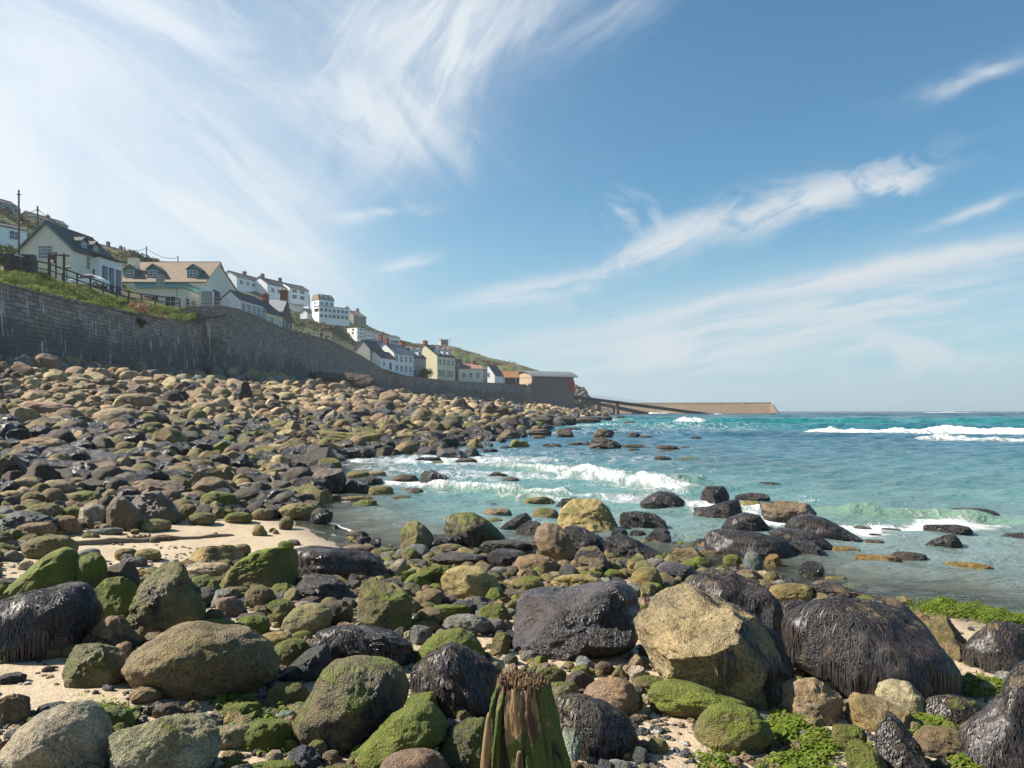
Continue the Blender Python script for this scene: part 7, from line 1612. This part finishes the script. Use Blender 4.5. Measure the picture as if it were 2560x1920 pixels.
def slip(name, label, a, b, wd_, th, m_deck, rail, legs, zfoot):
    root = empty(name, a); b = b - a; mb = MB(); mb.beam((0, 0, 0), b, wd_, th); d = mb.build('deck', m_deck, root)
    if rail:
        mb = MB(); n_ = 22; off = Vector((b.y, -b.x, 0)).normalized() * (wd_ / 2)
        for q in range(n_ + 1): p = b * (q / n_ * rail) + off; mb.bar(p, p + Vector((0, 0, 1.6)), .06, 0, 4)
        for h in (.8, 1.6): mb.bar(off + Vector((0, 0, h)), b * rail + off + Vector((0, 0, h)), .06, 0, 4)
        mb.build('railing', M_STEEL, root)
    for t, w_ in legs:
        p = b * t; mb = MB(); zf = zfoot - a.z; mb.add([(p.x - w_ * .9, p.y - 1.6, zf), (p.x + w_ * .9, p.y - 1.6, zf), (p.x + w_ * .9, p.y + 1.6, zf), (p.x - w_ * .9, p.y + 1.6, zf), (p.x - w_ * .6, p.y - 1.4, p.z - th * .4), (p.x + w_ * .6, p.y - 1.4, p.z - th * .4), (p.x + w_ * .6, p.y + 1.4, p.z - th * .4), (p.x - w_ * .6, p.y + 1.4, p.z - th * .4)],
                      [(0, 3, 2, 1), (4, 5, 6, 7), (0, 1, 5, 4), (1, 2, 6, 5), (2, 3, 7, 6), (3, 0, 4, 7)]); mb.build('leg', M_CONC, root)
    return tag(root, label, 'slipway')
slip('slipway', 'long dark lifeboat slipway with thin railing running from the red doors into the sea', pt(1433, 992, 346), pt(1770, 1036, 395), 4.5, 1.0, M_DARK, .66, [(.06, 1.2), (.10, .9), (.17, 1.1), (.30, .9)], -1.5)
slip('slipway', 'shorter lower old slipway on stubby legs beneath the long one', pt(1455, 1001, 362), pt(1615, 1034, 380), 4.0, 1.2, M_CONC, 0, [(.25, 1.3), (.5, 1.3), (.8, 1.2)], -1.5)
YP = 440; r_ = empty('pier', pt(1560, 1026.5, YP), R(-22)); r_.scale = (.94, 1, 1); tag(r_, 'long brown stone breakwater pier with battered end running out to sea', 'pier')
XP = [(1560 - 1560), (1945 - 1560)]; k = YP / FPX
m_ = MB(); zt0, zt1 = (1026.5 - 1009.5) * k, (1026.5 - 1013.5) * k
def pier_seg(x0, x1, z0, z1, flare=0.0):
    b = MB(); b.add([(x0, -3.2, -3.5), (x1 + flare, -3.2, -3.5), (x1 + flare, 7, -3.5), (x0, 7, -3.5), (x0, -1.2, z0), (x1, -1.2, z1), (x1, 5, z1), (x0, 5, z0)], [(0, 3, 2, 1), (4, 5, 6, 7), (0, 1, 5, 4), (1, 2, 6, 5), (2, 3, 7, 6), (3, 0, 4, 7)]); return b
M_PIER = simple('pier_masonry', (0.24, 0.175, 0.12), 0.9, 0.3, .5, .12, fine=1.6); M_PIERE = simple('pier_head_masonry', (0.34, 0.235, 0.15), 0.9, 0.25, .5, .12, fine=1.6)
pier_seg(-30 * k * 4, 210 * k, zt0, zt0 - .4).build('pier_wall', M_PIER, r_); pier_seg(210 * k + .03, 372 * k, zt0 - .5, zt1).build('pier_wall', M_PIER, r_); pier_seg(372 * k + .03, 378 * k, zt1 + .3, zt1 + .3, 4.0).build('pier_head', M_PIERE, r_)
m_ = MB(); m_.box(-30*k*4, 370 * k, 3.4, 5.0, zt1 + .3, zt0 + .55); m_.build('parapet', M_PIER, r_)
for q in (195, 253, 312, 372):
    m_ = MB(); m_.bar((q * k, 1, zt1), (q * k, 1, zt1 + 1.4), .22, 0, 8); m_.build('bollard', M_DARK, r_)
# the dark rocky point beyond the station
def crag(label, x0, x1, ytop, ybase, Y, sd):
    pts = [(x0, ybase + 6), (x0, ytop + 6), (x0 + (x1 - x0) * .25, ytop + 2), (x0 + (x1 - x0) * .45, ytop), (x0 + (x1 - x0) * .62, ytop + 4), (x0 + (x1 - x0) * .8, ytop + 12), (x1 - 4, ybase - 10), (x1, ybase + 6)]
    P = np.array([((x - CX) / FPX * Y, CAMZ + (HY - y) / FPX * Y) for x, y in pts]); c = P.mean(0); V, F = ico(5); p, _ = rock_shape('a', 5, sd, [(a, -b) for a, b in P]); hw_, hh_ = (P[:, 0].max() - P[:, 0].min()) / 2, (P[:, 1].max() - P[:, 1].min()) / 2
    co = p * np.array([hw_, hw_ * 1.2, hh_]); co += (fbm(co * .22, 5)[:, None] * 1.3) * V
    o = mesh_np('headland_crag', co, F, M_CRAG, loc=((P[:, 0].max() + P[:, 0].min()) / 2, Y + 10, (P[:, 1].max() + P[:, 1].min()) / 2)); tag(o, label, 'headland')
M_CRAG = simple('headland_rock', (0.11, 0.105, 0.085), 0.95, 0.35, .15, .3, fine=.8)
crag('dark rocky point showing between the lifeboat station and the slipway', 1405, 1492, 962, 1016, 415, 5)

# ------------------------------------------------------------------ wooden fence, railings, signs, poles, wires
FPTS = [(-60, 668, 62), (0, 684, 68), (110, 694, 76), (240, 737, 84), (330, 765, 93), (448, 786, 103.5)]
def fence_pt(x, dz=0.0):
    Y = np.interp(x, [f[0] for f in FPTS], [f[2] for f in FPTS]); return hill_pt(x, float(Y), dz)
r_ = empty('wooden_fence', fence_pt(0)); b0 = fence_pt(0); tag(r_, 'weathered post and rail fence along the top of the grassy bank', 'fence')
xs = [-50, -18, 14, 54, 92, 125, 160, 193, 226, 258, 291, 322, 354, 388, 418, 449]; hts = []
for i, x in enumerate(xs):
    p = fence_pt(x) - b0; m_ = MB(); h = 1.55; m_.box(p.x - .07, p.x + .07, p.y - .07, p.y + .07, p.z - .4, p.z + h); m_.build('post', M_WOOD, r_); hts.append(p)
for h, th in ((1.48, .13), (.85, .10)):
    m_ = MB()
    for a, b in zip(hts[:-1], hts[1:]): m_.beam(a + Vector((0, -.13, h)), b + Vector((0, -.13, h)), .07, th)
    m_.build('rail', M_WOOD, r_)
r_ = empty('promenade_railing', pt(458, 770, 102)); b0 = Vector(pt(458, 770, 102)); tag(r_, 'pale steel railing following the top of the sea wall down the promenade', 'railing')
RP = [(455, 771, 102.2), (505, 770, 103.4), (552, 770, 105.3), (585, 777, 112), (640, 796, 122), (700, 823, 137), (760, 840, 150), (830, 857, 167), (900, 897, 190), (955, 922, 212)]
def rail_pt(x): 
    return pt(x, float(np.interp(x, [q[0] for q in RP], [q[1] for q in RP])), float(np.interp(x, [q[0] for q in RP], [q[2] for q in RP])))
xs = [455, 480, 505, 530, 552, 568] + list(range(588, 955, 14)); P_ = [rail_pt(x) - b0 + Vector((0, .5, 0)) for x in xs]
for p in P_: m_ = MB(); m_.bar(p - Vector((0, 0, .3)), p + Vector((0, 0, 1.45)), .04, 0, 5); m_.build('post', M_STEEL, r_)
for h in (.5, .95, 1.42):
    m_ = MB()
    for a, b in zip(P_[:-1], P_[1:]): m_.bar(a + Vector((0, 0, h)), b + Vector((0, 0, h)), .034, 0, 5)
    m_.build('rail', M_STEEL, r_)
def sit(name, label, cat, x, Y, rz=0.0): r = empty(name, hill_pt(x, Y), R(rz)); tag(r, label, cat); return r
# hanging sign in a frame
s = 84 / FPX
r_ = empty('hanging_sign', hill_pt(130, 82)); tag(r_, 'brown hanging board with a pale blue oval in a post frame before the gabled cottage', 'sign')
zb = lambda y, Y: (CAMZ + (HY - y) / FPX * Y) - r_.location.z
m_ = MB(); m_.box(-.42, -.30, -.06, .06, -.5, zb(634, 82)); m_.box(.34, .46, -.06, .06, -.5, zb(634, 82)); m_.box(-.5, .54, -.05, .05, zb(634, 82) + .002, zb(634, 82) + .12); m_.build('frame', M_WOOD, r_)
m_ = MB(); m_.box(-.28, .30, -.03, .03, zb(658, 82), zb(636, 82)); b_ = m_.build('board', simple('dark_red_board', (.10, .045, .035), .7, .3, 4), r_)
V, F = ico(2); o = mesh_np('oval', V * np.array([.19, .012, .16]) + np.array([.02, -.036, zb(653, 82)]), F, M_TRIM, b_)
r_ = empty('signpost', hill_pt(160, 83)); tag(r_, 'wooden finger signpost with two dark arms right of the hanging board', 'signpost')
m_ = MB(); m_.box(-.09, .09, -.09, .09, -.5, zb(634, 83)); m_.build('post', M_WOOD, r_)
z1 = zb(641, 83); m_ = MB(); m_.prism([(-.1, z1), (-.1, z1 + .18), (-.62, z1 + .18), (-.72, z1 + .09), (-.62, z1)], -.13, -.095); m_.build('arm', M_WOOD, r_); m_ = MB(); m_.prism([(.1, z1 - .05), (.58, z1 - .05), (.68, z1 + .04), (.58, z1 + .13), (.1, z1 + .13)], -.13, -.095); m_.build('arm', M_WOOD, r_)
r_ = empty('viewing_telescope', hill_pt(166, 83.5)); tag(r_, 'teal painted coin telescope on a post beside the finger signpost', 'telescope')
m_ = MB(); m_.bar((0, 0, -.4), (0, 0, 1.6), .11, 0, 10); m_.build('post', M_TEALL, r_); m_ = MB(); m_.bar((-.3, 0, 1.72), (.32, 0, 1.78), .13, 0, 10); m_.bar((.3, 0, 1.78), (.42, 0, 1.79), .16, 0, 10); m_.build('tube', M_TEALL, r_)
for i, (x, Y, w_, h_, mt, lb) in enumerate([(24, 74, .7, 1.15, M_DARK, 'leftmost black wheelie bin behind the wooden fence'), (40, 74.5, .7, 1.15, M_DARK, 'middle black wheelie bin with white bag on its lid behind the fence'), (57, 75.5, .7, 1.15, M_DARK, 'black wheelie bin against the large blue one behind the fence'), (72, 76, 1.15, 1.35, M_BLUEB, 'large dark blue waste bin left of the gable, behind the fence')]):
    r_ = sit('wheelie_bin', lb, 'bin', x, Y, 8 * (i - 1)); r_['group'] = 'bins behind the wooden fence'; h2 = h_ + .55
    m_ = MB(); m_.add([(-w_*.42, -.32, .06), (w_*.42, -.32, .06), (w_*.42, .32, .06), (-w_*.42, .32, .06), (-w_/2, -.4, h2), (w_/2, -.4, h2), (w_/2, .4, h2), (-w_/2, .4, h2)], [(0,3,2,1),(4,5,6,7),(0,1,5,4),(1,2,6,5),(2,3,7,6),(3,0,4,7)]); m_.build('body', mt, r_)
    m_ = MB(); m_.box(-w_/2 - .04, w_/2 + .04, -.46, .44, h2 + .003, h2 + .08); m_.build('lid', mt if i != 1 else M_TRIM, r_)
    for q in (-1, 1): m_ = MB(); m_.bar((q * w_ * .36, .3, .1), (q * w_ * .44, .3, .1), .1, 0, 12); m_.build('wheel', M_TYRE, r_)
# parked white car
Yc = 93; r_ = empty('parked_car', hill_pt(222, Yc, .0), R(-4)); tag(r_, 'white hatchback car parked behind the fence in front of the cottage wing', 'car')
prof = [(-2.05, .35), (-2.08, .75), (-1.9, .95), (-1.1, 1.02), (-.45, 1.46), (.9, 1.5), (1.6, 1.1), (2.0, .98), (2.08, .7), (2.04, .35)]
m_ = MB(); m_.prism(prof, -.85, .85); b_ = m_.build('body', M_CAR, r_); md = b_.modifiers.new('bev', 'BEVEL'); md.width = .07; md.segments = 3
m_ = MB(); m_.prism([(-.95, 1.05), (-.42, 1.40), (.18, 1.42), (.18, 1.05)], -.865, -.852); m_.build('side_window', M_GLASS, r_); m_ = MB(); m_.prism([(.26, 1.05), (.26, 1.42), (.86, 1.42), (1.38, 1.08)], -.865, -.852); m_.build('side_window', M_GLASS, r_)
m_ = MB(); m_.add([(-1.14, -.7, 1.06), (-1.14, .7, 1.06), (-.52, .62, 1.45), (-.52, -.62, 1.45)], [(0, 1, 2, 3)]); m_.build('windscreen', M_GLASS, r_)
for x in (-1.28, 1.3):
    for y in (-.86, .70): m_ = MB(); m_.bar((x, y, .33), (x, y + .16, .33), .33, 0, 20); wl = m_.build('wheel', M_TYRE, r_); m_ = MB(); m_.bar((x, y - .005, .33), (x, y + .165, .33), .19, 0, 12); m_.build('rim', M_STEEL, wl)
for y in (-.6, .6): m_ = MB(); m_.box(-2.1, -2.0, y - .15, y + .15, .68, .84); m_.build('headlight', M_TRIM, r_)
# backs of road signs
for i, (x, lb) in enumerate([(396, 'left grey back of a double road sign in front of the teal fascia'), (407, 'right grey back of a double road sign in front of the teal fascia')]):
    Yq = 108 + i * .4; r_ = empty('road_sign', hill_pt(x, Yq)); tag(r_, lb, 'road sign', 'double road sign'); zq = lambda y: (CAMZ + (HY - y) / FPX * Yq) - r_.location.z
    m_ = MB(); m_.bar((0, 0, -.4), (0, 0, zq(686)), .05, 0, 8); m_.build('post', M_GREYR, r_); m_ = MB(); m_.box(-.30, .30, -.09, -.055, zq(718), zq(686)); m_.build('panel', M_GREYR, r_)
# utility poles and wires
POLES = [(47, 475, 96, 'tallest pole at the far left, standing behind the white bungalow'), (94, 515, 118, 'pole rising behind the roof peak of the gabled cottage'), (312, 617, 205, 'thin pole left of the bushy ridge'), (366, 616, 225, 'pole with bracket right of the bushy ridge'), (445, 640, 250, 'thin pole above the roof of the long cream house'), (823 - 50, 736, 300, 'thin pole on the slope left of the white hotel')]
tops = []
for i, (x, y, Y, lb) in enumerate(POLES):
    p = hill_pt(x, Y); zt_ = CAMZ + (HY - y) / FPX * Y - p.z; r_ = empty('utility_pole', p); tag(r_, lb, 'utility pole', 'utility poles on the hill'); m_ = MB(); m_.bar((0, 0, -1), (0, 0, max(zt_, 3)), .08 + Y * .0005, 0, 8, .06 + Y * .0004); m_.build('shaft', M_WOOD, r_)
    m_ = MB(); m_.box(-.25, .25, -.05, .05, max(zt_, 3) - .6, max(zt_, 3) - .5); m_.build('crossarm', M_WOOD, r_); tops.append(p + Vector((0, 0, max(zt_, 3) - .5)))
def wire(a, b, sag, label):
    n_ = 24; pts = [a.lerp(b, i / n_) - Vector((0, 0, sag * 4 * (i / n_) * (1 - i / n_))) for i in range(n_ + 1)]; c = pts[0]; m_ = MB(); m_.tube([p - c for p in pts], .028 + .00015 * (a.y + b.y) / 2, 0, 4); o = m_.build('overhead_cable', M_WIRE, recalc=False); o.location = c; tag(o, label, 'cable')
wire(pt(-40, 520, 88), tops[1], .8, 'lower cable from the left edge to the pole behind the gabled cottage')
wire(tops[1], tops[2], 2.2, 'cable from the cottage pole down along the ridge')
wire(pt(-60, 460, 80), tops[0] - Vector((0, 0, 2)), .5, 'steep upper cable entering at the left edge')
wire(tops[2], tops[3], .6, 'short cable between the two poles by the bushy ridge')
wire(tops[3], tops[4], 1.2, 'cable sagging behind the roof of the long cream house')
# ------------------------------------------------------------------ vegetation
M_GRASS = leaf_material('bank_grass', (.05, .10, .014), (.15, .21, .03), (.29, .29, .09), 0.9)
def grass_bank():
    r_ = np.random.default_rng(41); V_ = []; F_ = []; N = 26000
    xs = r_.uniform(-60, 490, N); ts = r_.uniform(0, 1, N) ** .9; n1 = fbm2(xs * .02, ts * 3, 3, 9)
    for x, t, nn in zip(xs, ts, n1):
        c = hcol(x); Y = c[0, 0] + (c[1, 0] - c[0, 0]) * t * 1.12 + .1; p = hill_pt(x, Y); h = r_.uniform(.12, .42) * (1 + 1.2 * nn); w_ = r_.uniform(.02, .05); a = r_.uniform(0, 3.14); lx, ly = r_.normal() * .12 + .10, r_.normal() * .1; b = len(V_)
        dx, dy = math.cos(a) * w_, math.sin(a) * w_
        V_ += [(p.x - dx, p.y - dy, p.z - .05), (p.x + dx, p.y + dy, p.z - .05), (p.x + dx * .7 + lx * .4, p.y + dy * .7 + ly * .4, p.z + h * .6), (p.x - dx * .7 + lx * .4, p.y - dy * .7 + ly * .4, p.z + h * .6), (p.x + lx, p.y + ly, p.z + h)]
        F_ += [(b, b + 1, b + 2, b + 3), (b + 3, b + 2, b + 4)]
    o = mesh_np('bank_grass', V_, F_, M_GRASS, smooth=False); tag(o, 'rough green grass on the bank between the sea wall and the fence', 'grass', kind='stuff')
grass_bank()
def leaf_cloud(r_, c, rad, n_, size, flat=.8, lumps=7):
    """leaf-sized faces spread through a lumpy crown"""
    V_ = []; F_ = []; L = [(r_.normal(size=3) * np.array([.45, .45, .3 * flat]), r_.uniform(.35, .62)) for _ in range(lumps)]
    for _ in range(n_):
        lc, lr = L[r_.integers(lumps)]; d = r_.normal(size=3); d /= np.linalg.norm(d); q = (lc + d * lr * r_.uniform(.55, 1.05)) * rad * np.array([1, 1, flat])
        if q[2] < -.5 * rad * flat: q[2] = -.5 * rad * flat
        p = np.array(c) + q; a = r_.normal(size=3); a /= np.linalg.norm(a); b = np.cross(a, d); b /= (np.linalg.norm(b) + 1e-6); s = size * r_.uniform(.6, 1.4); k = len(V_)
        V_ += [tuple(p - a * s), tuple(p + b * s * .7), tuple(p + a * s), tuple(p - b * s * .7)]; F_.append((k, k + 1, k + 2, k + 3))
    return V_, F_
M_SHRUB = leaf_material('shrub_leaves', (.022, .040, .010), (.060, .085, .020), (.10, .11, .03), .4)
M_SHRUBL = leaf_material('light_shrub_leaves', (.05, .085, .018), (.11, .14, .03), (.16, .16, .05), .4)
M_DRYB = leaf_material('dried_pink_brown_stems', (.22, .12, .08), (.33, .20, .14), (.42, .24, .12), 1.2)
def shrub(label, p, rad, n_, size, mat=None, flat=.8, sd=0, cat='shrub', name='shrub', trunk=0.0):
    r_ = np.random.default_rng(sd); root = empty(name, p); tag(root, label, cat); V_, F_ = leaf_cloud(r_, (0, 0, trunk + rad * flat * .5), rad, n_, size, flat); mesh_np('crown', V_, F_, mat or M_SHRUB, root, smooth=False)
    m_ = MB()
    for q in range(5): a = q * 1.3; m_.bar((math.cos(a) * .05, math.sin(a) * .05, -.4), (math.cos(a) * rad * .4, math.sin(a) * rad * .4, trunk + rad * flat * .5), .05 * rad + .02, 0, 5, .02 * rad)
    m_.build('trunk', M_WOOD, root)
shrub('wind-shaped tree at the end of the grey ridge bungalow', hill_pt(158, 172, -.5), 1.9, 900, .22, M_SHRUB, .8, 1, 'tree', 'tree', .8)
shrub('bushy dark thicket on the ridge between two poles, left clump', hill_pt(338, 212, -.6), 3.4, 1700, .25, M_SHRUB, .75, 2, 'tree', 'tree', .6)
shrub('bushy dark thicket on the ridge between two poles, right clump', hill_pt(376, 222, -1.2), 3.0, 1300, .25, M_SHRUB, .7, 3, 'tree', 'tree', .6)
shrub('dry pinkish brown bush sprawling over the grassy bank, larger one', hill_pt(345, 86, -.1), 1.35, 2600, .09, M_DRYB, .75, 4)
shrub('dark green bush at the left shoulder of the dry pinkish one', hill_pt(322, 87, 0), .95, 1200, .09, M_SHRUB, .9, 5)
shrub('low orange-brown bush trailing down the bank right of the dry pinkish one', hill_pt(388, 90, -.2), .95, 1200, .09, M_DRYB, .5, 6)
shrub('dark bush hanging over the wall edge below the dry pinkish one', hill_pt(355, 84.5, -.9), .95, 1300, .09, M_SHRUB, .6, 7)
shrub('green bush at the tapering end of the grassy bank', hill_pt(432, 98, -.4), 1.1, 1300, .09, M_SHRUBL, .6, 8)
shrub('round green tree in front of the pale yellow gabled house', pt(1062, 948, 250), 2.6, 1500, .22, M_SHRUBL, .9, 9, 'tree', 'tree', .5)
shrub('dark hedge between the white bungalow and the gabled cottage', hill_pt(20, 96, 1.0), 2.2, 1700, .16, M_SHRUB, .8, 10, 'hedge', 'hedge')
shrub('lower dark hedge at the left edge behind the fence', hill_pt(-20, 88, 0.6), 1.9, 1400, .15, M_SHRUB, .8, 12, 'hedge', 'hedge')
def hill_cover():
    r_ = np.random.default_rng(51); V_ = []; F_ = []; nb = 0
    while nb < 1500:
        x = r_.uniform(-300, 1400); t = r_.uniform(0, 1) ** .8; c = hcol(x); Y = c[2, 0] + 3 + (c[4, 0] - c[2, 0]) * t
        if 590 < x < 740 and t > .45: continue
        if t < .25 and x > 880 and r_.uniform() < .7: continue
        if fbm2(np.array([x * .012]), np.array([t * 3.0]), 3, 4)[0] + r_.uniform(-.35, .35) < -.05: continue
        rad = r_.uniform(.5, 1.5) * (.7 + Y / 320) * (.7 if t > .9 else 1); p = hill_pt(x, Y, -.35 * rad); nb += 1
        v, f = leaf_cloud(r_, (p.x, p.y, p.z + rad * .25), rad, int(26 + 3200 / Y), .13 * rad + Y * .0005, .55, 4); k = len(V_); V_ += v; F_ += [tuple(i + k for i in q) for q in f]
    o = mesh_np('hillside_scrub', V_, F_, M_SHRUBM, smooth=False); tag(o, 'gorse, bramble and heath covering the slope behind the village', 'scrub', kind='stuff')
M_SHRUBM = leaf_material('gorse_and_bramble', (.040, .055, .015), (.105, .115, .030), (.15, .11, .05), .06)
hill_cover()

# ------------------------------------------------------------------ two walkers on the promenade
def person(p, label, top, legs, hairc, rz, stride):
    root = empty('person', p, R(rz)); tag(root, label, 'person'); skin = simple('skin', (.42, .27, .19), .6, .05)
    verts = [(0,0,.98),(0,0,1.15),(0,0,1.38),(0,0,1.50),(0,-.01,1.60),(0,-.01,1.70), (-.10,0,.93),(-.11,-stride,.50),(-.11,-stride*1.2,.08),(-.11,-stride*1.2-.16,.05), (.10,0,.93),(.11,stride*.7,.50),(.11,stride*1.5,.10),(.11,stride*1.5-.16,.06),
             (-.20,0,1.40),(-.25,.06,1.12),(-.24,-.08,.90),(-.24,-.12,.82), (.20,0,1.40),(.25,-.05,1.12),(.24,-.16,.92),(.24,-.20,.84)]
    edges = [(0,1),(1,2),(2,3),(3,4),(4,5),(0,6),(6,7),(7,8),(8,9),(0,10),(10,11),(11,12),(12,13),(2,14),(14,15),(15,16),(16,17),(2,18),(18,19),(19,20),(20,21)]
    rad = [.15,.13,.15,.055,.10,.095,.09,.06,.045,.04,.09,.06,.045,.04,.06,.045,.035,.035,.06,.045,.035,.035]
    me = bpy.data.meshes.new('body'); me.from_pydata(verts, edges, []); o = bpy.data.objects.new('body', me); COL.objects.link(o); o.parent = root
    md = o.modifiers.new('skin', 'SKIN'); 
    for v, r in zip(me.skin_vertices[0].data, rad): v.radius = (r, r * (.75 if r > .12 else 1))
    me.skin_vertices[0].data[0].use_root = True
    s_ = o.modifiers.new('sub', 'SUBSURF'); s_.levels = 2; s_.render_levels = 2; me.materials.append(skin)
    def shell(name, keep, grow, mat):
        vs = [verts[i] for i in keep]; mp = {k: i for i, k in enumerate(keep)}; es = [(mp[a], mp[b]) for a, b in edges if a in mp and b in mp]; me = bpy.data.meshes.new(name); me.from_pydata(vs, es, []); q = bpy.data.objects.new(name, me); COL.objects.link(q); q.parent = root
        q.modifiers.new('skin', 'SKIN'); 
        for v, i in zip(me.skin_vertices[0].data, keep): v.radius = ((rad[i] + grow), (rad[i] + grow) * (.8 if rad[i] > .12 else 1))
        me.skin_vertices[0].data[0].use_root = True; z = q.modifiers.new('sub', 'SUBSURF'); z.levels = 2; z.render_levels = 2; me.materials.append(mat)
    shell('jacket', [0, 1, 2, 14, 15, 16, 18, 19, 20], .022, top); shell('trousers', [0, 6, 7, 8, 10, 11, 12], .016, legs)
    V, F = ico(3); q = V[:, 2] > -.25; hv = V * np.array([.108, .118, .125]) + np.array([0, .018, 1.70]); keep = [tuple(int(i) for i in f) for f in F if V[f][:, 2].mean() > -.15 or V[f][:, 1].mean() > .35]; mesh_np('hair', hv, keep, hairc, root)
person(rail_pt(795) + Vector((.2, 1.6, 0)), 'walker in dark navy clothes on the promenade, left of a pair', M_NAVY, M_DARK, M_DARK, 20, .10)
person(rail_pt(806) + Vector((.3, 2.2, 0)), 'walker in light pink top and dark trousers, right of a pair on the promenade', simple('pink_cloth', (.55, .33, .30), .8, .05), M_DARK, simple('brown_hair', (.12, .07, .04), .7, .1), 15, .14)
# promenade bench
r_ = empty('bench', rail_pt(880) + Vector((0, 1.4, 0)), R(60)); tag(r_, 'small pale bench by the promenade railing below the hotel', 'bench')
m_ = MB(); m_.box(-.9, .9, -.25, .25, .42, .47); m_.build('seat', M_GREYR, r_); m_ = MB(); m_.box(-.9, .9, .26, .30, .55, .9); m_.build('backrest', M_GREYR, r_)
for q in (-.75, .75): m_ = MB(); m_.box(q - .04, q + .04, -.22, .28, -.1, .418); m_.build('leg', M_DARK, r_)
# a gull over the bay
r_ = empty('gull', pt(1518, 793, 60), R(20)); r_.scale = (.55, .55, .55); tag(r_, 'small seagull gliding above the bay', 'gull')
V, F = ico(3); co = V * np.array([.07, .24, .075]); co[:, 0] *= 1 - .5 * np.clip(co[:, 1] / .24, 0, 1); mesh_np('body', co, F, M_TRIM, r_)
for sg in (-1, 1):
    m_ = MB(); P0 = [(.05 * sg, -.07, .02), (.05 * sg, .09, .02), (.32 * sg, .05, .12), (.32 * sg, -.10, .12), (.68 * sg, .10, .04), (.68 * sg, .04, .04)]
    m_.add([tuple(p) for p in P0] + [(x, y, z + .012) for x, y, z in P0], [(0, 1, 2, 3), (3, 2, 4, 5), (9, 8, 7, 6), (11, 10, 8, 9), (0, 3, 9, 6), (3, 5, 11, 9), (5, 4, 10, 11), (4, 2, 8, 10), (2, 1, 7, 8)]); m_.build('wing', M_GREYR, r_)
# ------------------------------------------------------------------ spray thrown up where the surf meets the rocks
def spray():
    r_ = np.random.default_rng(61); V, F = ico(1); cs, fs, n0 = [], [], 0
    for (x, y, sx, sy, n_) in [(1110, 1205, 38, 16, 260), (1040, 1215, 30, 10, 120), (905, 1150, 30, 8, 110), (1700, 1225, 22, 22, 220), (2020, 1250, 26, 14, 130), (1250, 1180, 60, 8, 90), (2150, 1315, 90, 7, 160), (1660, 1240, 30, 10, 90), (1480, 1212, 70, 8, 120)]:
        Y = CAMZ * FPX / (y + sy - HY)
        for _ in range(n_):
            p = pt(x + r_.normal() * sx * .6, y - abs(r_.normal()) * sy * .7 + sy * .5, Y + r_.normal() * .25); r = (.0016 + .004 * r_.uniform() ** 3) * Y / 11; cs.append(V * r * np.array([1, 1, r_.uniform(.8, 1.8)]) + np.array(p)); fs.append(F + n0); n0 += len(V)
    m, n, bs = new_mat('white_spray'); bs.inputs['Base Color'].default_value = (.85, .88, .9, 1); bs.inputs['Roughness'].default_value = .3
    tag(mesh_np('spray', np.concatenate(cs), np.concatenate(fs), m), 'white drops of spray thrown up where the surf meets the rocks', 'spray', kind='stuff')
spray()
# ------------------------------------------------------------------ sea haze
hz = MB(); hz.box(-1500, 2300, -70, 2650, -4.0, 75); ho = hz.build('haze', None) if False else None
me = bpy.data.meshes.new('haze'); hzv = [(-700,-70,-4),(2300,-70,-4),(2300,2700,-4),(-700,2700,-4),(-700,-70,75),(2300,-70,75),(2300,2700,75),(-700,2700,75)]
me.from_pydata(hzv, [], [(0,3,2,1),(4,5,6,7),(0,1,5,4),(1,2,6,5),(2,3,7,6),(3,0,4,7)]); ho = bpy.data.objects.new('haze', me); COL.objects.link(ho); tag(ho, 'thin salt haze hanging over the beach and bay', 'haze', kind='stuff')
hm = bpy.data.materials.new('salt_haze'); hm.use_nodes = True; ht = hm.node_tree; ht.nodes.clear(); pv = ht.nodes.new('ShaderNodeVolumePrincipled'); pv.inputs['Density'].default_value = 0.00020; pv.inputs['Color'].default_value = (.93, .96, 1, 1); pv.inputs['Anisotropy'].default_value = 0.35
hq = ht.nodes.new('ShaderNodeOutputMaterial'); ht.links.new(pv.outputs[0], hq.inputs['Volume']); me.materials.append(hm)
